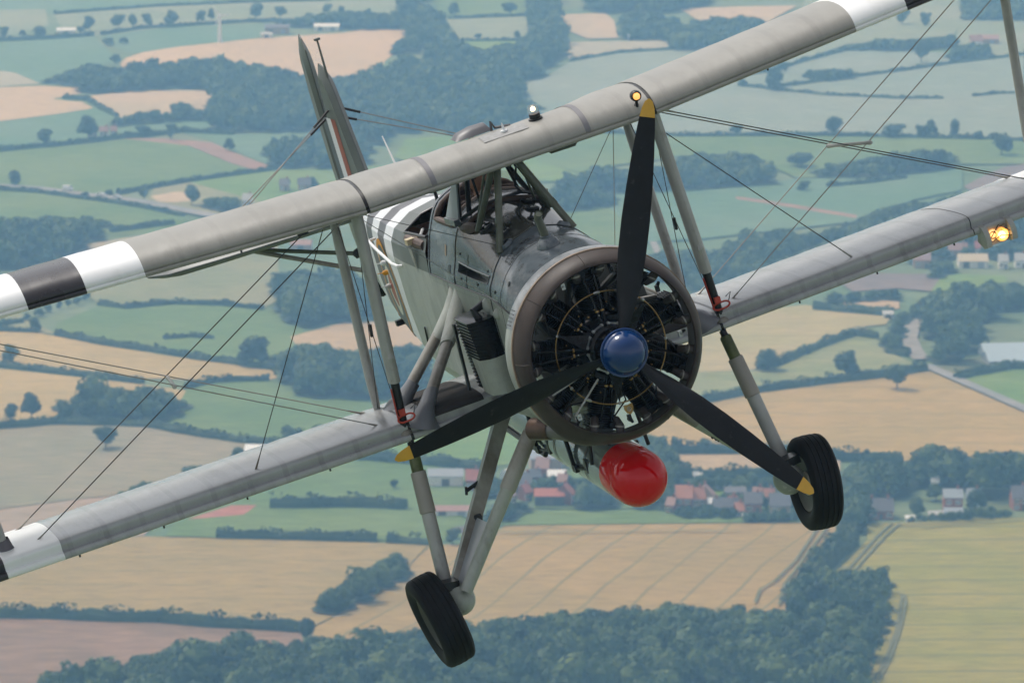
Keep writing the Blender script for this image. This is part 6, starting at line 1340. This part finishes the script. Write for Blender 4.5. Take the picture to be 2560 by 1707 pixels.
FW = {
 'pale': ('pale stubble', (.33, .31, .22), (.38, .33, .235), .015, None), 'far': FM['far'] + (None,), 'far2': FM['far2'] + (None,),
 'mid': ('ripe wheat left', (.37, .27, .105), (.42, .30, .12), .02, (.10, 22, .9)), 'mid2': ('ripe wheat strip', (.37, .27, .155), (.42, .30, .17), .03, None),
 'mid3': ('ripe wheat right', (.335, .235, .078), (.385, .258, .09), .018, (-.03, 24, 1.2)), 'mid4': ('ripening wheat', (.33, .285, .125), (.38, .30, .145), .02, (.06, 26, .9)),
 'pink2': ('dry stubble', (.30, .235, .165), (.345, .25, .185), .02, None),
 'near': ('ripe wheat front', (.28, .208, .078), (.32, .228, .088), .02, (-.04, 17, .7)), 'near_d': ('ripe wheat centre', (.295, .208, .074), (.34, .228, .084), .018, (TRAM, 13, 1.1)),
 'rl': ('ripening barley', (.24, .222, .045), (.285, .24, .056), .025, (.035, 17.5, 2.0)), }
FP = {'pink': ('turned soil strip', (.27, .165, .12), (.31, .18, .135)), 'red': ('red earth plot', (.34, .135, .10), (.38, .16, .12)), 'purple': ('dark plot', (.10, .085, .09), (.13, .105, .11)),
 'purple2': ('bare heath', (.17, .135, .125), (.22, .165, .14)), 'brown': ('ploughed field soil', (.20, .132, .085), (.26, .162, .108))}
base = MB(); S_ = 25000
base.add([(-S_, -S_, 0), (S_, -S_, 0), (S_, S_, 0), (-S_, S_, 0)], [(0, 1, 2, 3)])
struct(base.build('ground', ground_mat('open pasture', (.105, .165, .075), (.17, .20, .105), .006, .2), None, smooth=False))
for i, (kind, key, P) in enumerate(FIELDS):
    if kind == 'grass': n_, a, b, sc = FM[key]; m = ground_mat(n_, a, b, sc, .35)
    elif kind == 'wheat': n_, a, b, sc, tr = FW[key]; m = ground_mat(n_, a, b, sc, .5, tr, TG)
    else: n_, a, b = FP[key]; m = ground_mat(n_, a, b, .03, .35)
    mb = MB(); z = .06 + .012 * i
    mb.add([(x, y, z) for x, y in P], [tuple(range(len(P)))])
    struct(mb.build(kind + '_field', m, None, smooth=False))
def ribbon(P, w, z):
    P = [Vector((x, y, 0)) for x, y in P]; L_, R_ = [], []
    for i, p in enumerate(P):
        d = (P[min(i + 1, len(P) - 1)] - P[max(0, i - 1)]).normalized(); n = Vector((-d.y, d.x, 0)) * w / 2
        L_.append(p + n + Vector((0, 0, z))); R_.append(p - n + Vector((0, 0, z)))
    mb = MB(); mb.quadstrip([L_, R_], closed=False); return mb
for (nm, key, w, P) in ROADS:
    m = ground_mat('worn asphalt', (.22, .22, .22), (.28, .27, .26), .05, .8) if key == 'road' else ground_mat('pale gravel', (.24, .22, .20), (.29, .265, .24), .08, .8)
    struct(ribbon(P, w, 1.0).build(nm, m, None, smooth=False))

# wheel tracks left by sprayers along the edges of the barley and the wheat
for k, P in enumerate(TRACKS):
    struct(ribbon(P, .9, 1.05 + .01 * k).build('wheel_track', ground_mat('trodden crop', (.13, .135, .07), (.17, .165, .085), .05, .8), None, smooth=False))
# ---- foliage -----------------------------------------------------------
def leaf_mat(name, cs, scale, rnd=True):
    m = bpy.data.materials.new(name); m.use_nodes = True; t = m.node_tree; b = t.nodes['Principled BSDF']; L = t.links.new
    b.inputs['Roughness'].default_value = .6; b.inputs['Specular IOR Level'].default_value = .25
    tc = t.nodes.new('ShaderNodeTexCoord'); n = t.nodes.new('ShaderNodeTexNoise'); n.inputs['Scale'].default_value = scale; n.inputs['Detail'].default_value = 3; L(tc.outputs['Object'], n.inputs['Vector'])
    r = t.nodes.new('ShaderNodeValToRGB'); e = r.color_ramp.elements; e[0].position = .30; e[1].position = .72; e[0].color = (*cs[0], 1); e[1].color = (*cs[2], 1); k = e.new(.5); k.color = (*cs[1], 1)
    src = n.outputs['Fac']
    if rnd:
        oi = t.nodes.new('ShaderNodeObjectInfo'); a = t.nodes.new('ShaderNodeMath'); a.operation = 'MULTIPLY_ADD'; a.inputs[1].default_value = .35; L(oi.outputs['Random'], a.inputs[0]); s_ = t.nodes.new('ShaderNodeMath'); s_.operation = 'ADD'; s_.inputs[1].default_value = -.17; L(n.outputs['Fac'], s_.inputs[0]); L(s_.outputs[0], a.inputs[2]); src = a.outputs[0]
    L(src, r.inputs['Fac']); L(r.outputs['Color'], b.inputs['Base Color'])
    tr = t.nodes.new('ShaderNodeBsdfTranslucent'); L(r.outputs['Color'], tr.inputs['Color']); mx = t.nodes.new('ShaderNodeMixShader'); mx.inputs['Fac'].default_value = .22
    L(b.outputs[0], mx.inputs[1]); L(tr.outputs[0], mx.inputs[2]); L(mx.outputs[0], t.nodes['Material Output'].inputs['Surface'])
    return m
LEAF_W = leaf_mat('woodland leaves', ((.020, .044, .013), (.052, .096, .026), (.150, .200, .052)), .085, False)
LEAF_T = leaf_mat('tree leaves', ((.024, .050, .015), (.044, .082, .025), (.090, .130, .038)), .25)
LEAF_H = leaf_mat('hedge leaves', ((.026, .052, .018), (.042, .076, .025), (.070, .100, .034)), .08, False)
BARK = mat('bark', (.05, .04, .032), .85, var=.3, vscale=3)
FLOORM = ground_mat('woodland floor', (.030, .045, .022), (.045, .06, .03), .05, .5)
nrg = np.random.default_rng(7)
def crown_proto(nq, seed, qs, nl=7, core=(6, 3)):
    """leaf clumps scattered through a lobed crown: unit width, unit height from the ground"""
    g = np.random.default_rng(seed)
    C = [np.array([0, 0, .55])]; Rr = [np.array([.36, .36, .38])]
    for k in range(nl):
        a = g.uniform(0, 6.28); d = g.uniform(.16, .31); C.append(np.array([d * math.cos(a), d * math.sin(a), g.uniform(.27, .79)])); q = g.uniform(.15, .24); Rr.append(np.array([q, q, q * g.uniform(.75, 1.05)]))
    C = np.array(C); Rr = np.array(Rr); w = (Rr[:, 0] ** 2); w /= w.sum()
    li = g.choice(len(C), nq, p=w); u = g.normal(size=(nq, 3)); u /= np.linalg.norm(u, axis=1)[:, None]
    u[:, 2] = np.where(u[:, 2] < -.55, -u[:, 2], u[:, 2])
    rad = g.uniform(.70, 1.06, nq)[:, None] ** .7
    P = C[li] + u * Rr[li] * rad
    nn = u * .9 + g.normal(size=(nq, 3)) * .34; nn /= np.linalg.norm(nn, axis=1)[:, None]
    a = np.cross(nn, g.normal(size=(nq, 3))); a /= np.linalg.norm(a, axis=1)[:, None]; b = np.cross(nn, a)
    s = g.uniform(.6, 1.35, nq)[:, None] * qs; s2 = s * g.uniform(.55, 1.0, nq)[:, None]
    V = np.stack([P + a * s, P + b * s2, P - a * s * .9, P - b * s2], 1).reshape(-1, 3)
    V[:, 2] = np.clip(V[:, 2], .08, 1.02)
    # dense inner foliage: a small rough blob in every lobe keeps daylight from showing straight through
    K = []; nu, nv = core
    for c_, r_ in (zip(C, Rr) if nl > 6 else zip(C[:1], Rr[:1] * 1.08)):
        T = np.linspace(.25, math.pi - .25, nv + 1); U = np.linspace(0, 2 * math.pi, nu + 1)
        B = np.array([[c_ + r_ * .80 * g.uniform(.86, 1.12) * np.array([math.sin(t) * math.cos(u), math.sin(t) * math.sin(u), math.cos(t)]) for u in U[:-1]] for t in T]); B = np.concatenate([B, B[:, :1]], 1)
        for i in range(nv):
            for j in range(nu): K += [B[i, j], B[i, j + 1], B[i + 1, j + 1], B[i + 1, j]]
    V = np.concatenate([V, np.array(K)])
    return V.astype(np.float32)
NEAR = [crown_proto(300, 20 + k, .062, 6) for k in range(5)]
FAR = [crown_proto(110, 40 + k, .095, 5) for k in range(5)]
SING = [crown_proto(760, 60 + k, .046, 9) for k in range(6)]
def quads(V): n = len(V) // 4; return np.arange(n * 4).reshape(n, 4)
def inside(X, Y, P):
    c = np.zeros(len(X), bool); j = len(P) - 1
    for i in range(len(P)):
        xi, yi = P[i]; xj, yj = P[j]
        if yi != yj: c ^= ((yi > Y) != (yj > Y)) & (X < (xj - xi) * (Y - yi) / (yj - yi) + xi)
        j = i
    return c
TRI = 0
for k, (lab, Hm, P) in enumerate(WOODS):
    P = np.array(P); x0, y0 = P.min(0); x1, y1 = P.max(0); far = y0 > 1850
    sp = (.62 if not far else .80) * Hm
    xs, ys_ = np.meshgrid(np.arange(x0, x1, sp), np.arange(y0, y1, sp * .9)); xs[::2] += sp / 2
    X = (xs + nrg.uniform(-.38, .38, xs.shape) * sp).ravel(); Y = (ys_ + nrg.uniform(-.38, .38, xs.shape) * sp).ravel()
    hm = Hm * nrg.uniform(.58, 1.32, len(X))
    ok = inside(X, Y, P); okt = np.zeros(len(X), bool)
    for _ in range(4):                                  # the crowns end at the far edge of the outline, not beyond it
        fit = inside(X, Y + .86 * hm * Y / 330.0, P); okt |= fit; hm = np.where(okt, hm, hm * .72)
    clear = np.sin(X * .043 + k) + np.sin(Y * .021 + 2.1 * k) + .6 * np.sin(X * .11 - Y * .035) + nrg.normal(0, .25, len(X)); hm = hm * np.where(nrg.uniform(size=len(X)) < .12, 1.25, 1.0)
    sel = ok & okt & (hm > 2.2) & (clear > (-1.45 if len(X) > 300 else -9)); X, Y, hm = X[sel], Y[sel], hm[sel]
    if not len(X): continue
    protos = FAR if far else NEAR; Vs = []
    for i in range(len(X)):
        V = protos[nrg.integers(5)]; a = nrg.uniform(0, 6.28); c, s = math.cos(a), math.sin(a); w = hm[i] * nrg.uniform(.85, 1.15)
        if w < sp * 1.05: w = sp * 1.05
        Q = np.empty_like(V); Q[:, 0] = (V[:, 0] * c - V[:, 1] * s) * w + X[i]; Q[:, 1] = (V[:, 0] * s + V[:, 1] * c) * w + Y[i]; Q[:, 2] = V[:, 2] * hm[i]; Vs.append(Q)
    V = np.concatenate(Vs); o = np_obj('woodland', V, quads(V), LEAF_W); o['kind'] = 'stuff'; o['label'] = lab; TRI += len(V) // 2
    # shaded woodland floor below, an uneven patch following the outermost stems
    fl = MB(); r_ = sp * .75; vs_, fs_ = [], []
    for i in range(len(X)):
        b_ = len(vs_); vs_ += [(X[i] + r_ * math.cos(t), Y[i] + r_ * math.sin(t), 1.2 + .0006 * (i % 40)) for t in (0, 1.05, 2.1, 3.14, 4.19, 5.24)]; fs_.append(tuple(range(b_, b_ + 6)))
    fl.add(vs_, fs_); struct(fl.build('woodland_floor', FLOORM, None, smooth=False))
# single trees: tapered trunk with limbs, crown of leaf clumps; meshes shared between copies
def trunk_mesh(seed):
    g = random.Random(seed); mb = MB(); mb.pipe([(0, 0, -.02), (.01, 0, .12), (.0, .01, .30), (.01, .0, .55)], [.034, .026, .020, .008], 7)
    for k in range(5):
        a = g.uniform(0, 6.28); z = g.uniform(.24, .42); d = g.uniform(.16, .28); mb.pipe([(0, 0, z), (d * .5 * math.cos(a), d * .5 * math.sin(a), z + .12), (d * math.cos(a), d * math.sin(a), z + .28)], [.012, .009, .003], 5)
    o = mb.build('trunk', BARK); me = o.data; bpy.data.objects.remove(o); return me
TRUNK = [trunk_mesh(k) for k in range(6)]; CROWN = []
for k, V in enumerate(SING):
    o = np_obj('crown', V, quads(V), LEAF_T); CROWN.append(o.data); bpy.data.objects.remove(o)
for i, (lab, x, y, w, h) in enumerate(TREES):
    t = thing('tree', lab, 'tree', loc=(x, y, 0), rz=i * 2.399, group='field and hedgerow trees')
    for nm, me in (('trunk', TRUNK[i % 6]), ('crown', CROWN[(i * 5 + i // 6) % 6])):
        o = bpy.data.objects.new(nm, me); COL.objects.link(o); o.parent = t; o.scale = (w * 1.10, w * 1.10, h * 1.20)
for (lab, h, P) in HEDGES:
    P = [np.array(p) for p in P]; Vs = []
    wv = nrg.uniform(0, 6.28)
    for a, b in zip(P, P[1:]):
        L = np.linalg.norm(b - a); n = int(L * (11 if a[1] < 1900 else 7)); t = nrg.uniform(0, 1, n)[:, None]; d = (b - a) / L; nr = np.array([-d[1], d[0]])
        off = nrg.normal(0, .42, n)[:, None] * min(h, 4) * .5
        q = a + (b - a) * t + nr * off
        s_al = t[:, 0] * L + wv; hh = h * (.78 + .16 * np.sin(s_al * .37) + .12 * np.sin(s_al * .093 + 1.3)) * np.clip(1 - (off[:, 0] / (min(h, 4) * .9)) ** 2, .2, 1)
        gap = (np.sin(s_al * .041 + wv) > -.93)
        z = hh * np.sqrt(nrg.uniform(.05, 1, n)); q, z = q[gap], z[gap]; n = len(q)
        C = np.concatenate([q, z[:, None]], 1); nn = nrg.normal(size=(n, 3)); nn[:, 2] = abs(nn[:, 2]) + .4; nn /= np.linalg.norm(nn, axis=1)[:, None]
        a3 = np.cross(nn, nrg.normal(size=(n, 3))); a3 /= np.linalg.norm(a3, axis=1)[:, None]; b3 = np.cross(nn, a3); s = nrg.uniform(.35, .8, n)[:, None] * (1 if a[1] < 1900 else 1.35)
        Vs.append(np.stack([C + a3 * s, C + b3 * s * .8, C - a3 * s, C - b3 * s * .8], 1).reshape(-1, 3))
    # dense inner growth of the hedge
    pts = []
    for a, b in zip(P, P[1:]):
        k = max(2, int(np.linalg.norm(b - a) / 3.0)); pts += [a + (b - a) * i / k for i in range(k)]
    pts.append(P[-1]); rings = []
    for i, p_ in enumerate(pts):
        d = pts[min(i + 1, len(pts) - 1)] - pts[max(0, i - 1)]; d = d / np.linalg.norm(d); nr = np.array([-d[1], d[0]]); w_ = min(h, 4) * .42 * nrg.uniform(.7, 1.2); z_ = h * nrg.uniform(.52, .80)
        rings.append([np.array([*(p_ + nr * w_ * a_), z_ * b_]) for a_, b_ in ((-1, 0), (-.95, .6), (-.4, 1), (.4, 1), (.95, .6), (1, 0))])
    K = []
    for r0, r1 in zip(rings, rings[1:]):
        for j in range(5): K += [r0[j], r0[j + 1], r1[j + 1], r1[j]]
    Vs.append(np.array(K))
    V = np.concatenate(Vs); o = np_obj('hedge', V, quads(V), LEAF_H); tag(o, lab, 'hedge', 'field hedges'); TRI += len(V) // 2
print('foliage triangles', TRI)

# ---- buildings -----------------------------------------------------------
WALLM = {'white': mat('white render', (.70, .69, .66), .8, var=.06), 'tan': mat('buff brick', (.36, .27, .20), .85, var=.15, vscale=2), 'brick': mat('red brick', (.30, .115, .075), .85, var=.2, vscale=2), 'dark': mat('tarred boards', (.06, .06, .065), .8, var=.2), 'bluegrey': mat('sheet wall', (.30, .33, .36), .6, var=.1)}
ROOFM = {'white': mat('white sheet roof', (.72, .72, .71), .6, var=.06), 'pale': mat('pale roof', (.45, .44, .42), .7, var=.1), 'slate': mat('slate roof', (.135, .125, .14), .6, var=.2, vscale=1.5), 'pink': mat('weathered tile', (.34, .20, .165), .8, var=.15, vscale=1.5), 'red': mat('red tile roof', (.36, .115, .075), .8, var=.15, vscale=1.5), 'terra': mat('terracotta roof', (.42, .175, .11), .8, var=.12, vscale=1.5), 'bluegrey': mat('sheet roof', (.27, .30, .335), .6, var=.12), 'tanroof': mat('tan sheet roof', (.48, .40, .27), .7, var=.1), 'glassroof': mat('greenhouse roof', (.38, .46, .52), .35, var=.1)}
PANE = mat('window pane', (.03, .035, .04), .1); FRAME = mat('window frame', (.75, .75, .73), .6); DOORM = mat('door paint', (.10, .09, .08), .6)
def building(lab, x, y, w, kind, wall, roof, h, d, rot):
    nm = {'barn': 'barn', 'house': 'house', 'tall': 'house', 'tunnel': 'polytunnel'}[kind]
    r = math.radians(rot); t = thing(nm, lab, nm, loc=(x + math.sin(r) * -d / 2, y + math.cos(r) * d / 2, 0), rz=r, group='buildings among the fields')
    pit = {'barn': .22, 'house': .48, 'tall': .30, 'tunnel': 0}[kind]; W, D = w / 2, d / 2
    if kind == 'tunnel':
        mb = MB(); rr = [[(W * math.cos(a), yy, h * math.sin(a)) for a in [math.pi * i / 12 for i in range(13)]] for yy in (-D, 0, D)]; mb.quadstrip(rr, closed=False); mb.build('cover', ROOFM[roof], t)
        for yy in (-D, D): mb = MB(); mb.add([(W * .97 * math.cos(a), yy * .99, h * .97 * math.sin(a)) for a in [math.pi * i / 12 for i in range(13)]], [tuple(range(13))]); mb.build('end_sheet', ROOFM[roof], t, smooth=False)
        return
    rise = D * 2 * pit
    mb = MB(); mb.box((0, 0, h / 2), (w, d, h)); 
    for s in (-1, 1): mb.add([(s * W, -D, h), (s * W, D, h), (s * W, 0, h + rise)], [(0, 1, 2)])
    mb.build('wall', WALLM[wall], t, smooth=False)
    ov = .35; mb = MB(); e = rise / D * ov
    for s in (-1, 1):
        a = [(-W - ov, s * (D + ov), h - e), (W + ov, s * (D + ov), h - e), (W + ov, 0, h + rise), (-W - ov, 0, h + rise)]
        mb.add(a + [(p[0], p[1], p[2] + .18) for p in a], [(0, 1, 2, 3), (4, 7, 6, 5), (0, 4, 5, 1), (1, 5, 6, 2), (3, 2, 6, 7), (0, 3, 7, 4)])
    rf = mb.build('roof', ROOFM[roof], t, smooth=False)
    if kind in ('house', 'tall'):
        for cx in ((-W * .72, W * .62) if w > 7 else (W * .55,)):
            mb = MB(); mb.box((cx, .15, h + rise + .35), (.65, .65, 1.5)); mb.build('chimney', WALLM['brick'], rf, smooth=False)
        fl = [h * .5] if h < 3.9 else ([h * .25, h * .72] if h < 6 else [h * .16, h * .48, h * .80])
        n = max(2, int(w / 2.4))
        for iz, z in enumerate(fl):
            for k in range(n):
                xx = -W + w * (k + .5) / n
                if iz == 0 and k == n // 2:
                    mb = MB(); mb.box((xx, -D - .04, 1.0), (1.0, .1, 2.0)); mb.build('door', DOORM, t, smooth=False); continue
                mb = MB(); mb.box((xx, -D - .03, z), (1.75, .08, 1.35)); wn = mb.build('window', FRAME, t, smooth=False)
                mb = MB()
                for s in (-1, 1): mb.box((xx + s * .40, -D - .075, z), (.56, .02, .95))
                mb.build('pane', PANE, wn, smooth=False)
    else:
        n = max(1, int(w / 6))
        for k in range(n):
            xx = -W + w * (k + .5) / n; mb = MB(); mb.box((xx, -D - .04, min(1.4, h * .45)), (min(2.6, w / n * .6), .1, min(2.6, h * .85))); mb.build('door', DOORM if k % 2 == 0 else WALLM['bluegrey'], t, smooth=False)
for r_ in BUILDINGS: building(*r_)
for (lab, x, y, kind) in CARS:
    L, Hc = (5.2, 2.3) if kind == 'van' else (4.3, 1.45); t = thing(kind, lab, kind, loc=(x, y, 1.0), rz=-.6, group='vehicles on the left road')
    mb = MB(); pf = [(-.5, .25), (-.5, .78), (-.46, .97), (.12, 1.0), (.28, .98), (.40, .58), (.5, .5), (.5, .22)] if kind == 'van' else [(-.5, .25), (-.5, .58), (-.38, .64), (-.26, .98), (.12, 1.0), (.26, .66), (.48, .55), (.5, .25)]
    mb.quadstrip([[(a * L, s * .9, b * Hc) for a, b in pf] for s in (-1, 1)], cap=True); mb.build('body', mat('white car paint', (.75, .75, .75), .3, coat=.5), t, ang=30)
    mb = MB(); mb.box((L * (.30 if kind == 'van' else .0), 0, Hc * .80), (L * (.12 if kind == 'van' else .42), 1.84, Hc * .24)); mb.build('windows', PANE, t, smooth=False)
    for a in (-.32, .32):
        for s in (-1, 1): mb = MB(); mb.lathe([(-.1, .0), (-.1, .32), (.1, .32), (.1, 0)], (a * L, s * .84, .32), (0, 1, 0), 14); mb.build('wheel', RUBBER, t)
x, y, h = TURBINE
WT = mat('turbine white', (.72, .73, .74), .4)
t = thing('wind_turbine', 'white three bladed wind turbine at the edge of the far wheat field', 'wind turbine', loc=(x, y, 0))
mb = MB(); mb.pipe([(0, 0, 0), (0, 0, h * .93)], [1.3, .8], 14); mb.build('tower', WT, t)
mb = MB(); mb.pipe([(0, -1.4, h * .95), (0, -.6, h * .96), (0, 2.2, h * .96)], [.25, .6, .45], 10); nc = mb.build('nacelle', WT, t)
for k in range(3):
    a = math.radians(4 + 120 * k); d = Vector((math.cos(a), 0, math.sin(a))); mb = MB(); mb.pipe([Vector((0, -1.3, h * .95)) + d * r for r in (.2, 1.2, 3.0, 6.8)], [.2, .45, .36, .08], 8, ea=((0, 1, 0), .35)); mb.build('blade', WT, t)

# ---- summer haze -----------------------------------------------------------
mb = MB(); mb.box((0, 0, 173.5), (2 * S_ + 20, 2 * S_ + 20, 349)); hz_ = mb.build('haze', [], None, smooth=False); hz_['kind'] = 'stuff'
m = bpy.data.materials.new('summer haze'); m.use_nodes = True; t_ = m.node_tree
for n in list(t_.nodes):
    if n.type == 'BSDF_PRINCIPLED': t_.nodes.remove(n)
pv = t_.nodes.new('ShaderNodeVolumePrincipled'); pv.inputs['Color'].default_value = HAZE_C; pv.inputs['Density'].default_value = HAZE_D; pv.inputs['Absorption Color'].default_value = (1, 1, 1, 1); pv.inputs['Anisotropy'].default_value = 0.2
t_.links.new(pv.outputs[0], t_.nodes['Material Output'].inputs['Volume'])
hz_.data.materials.append(m)
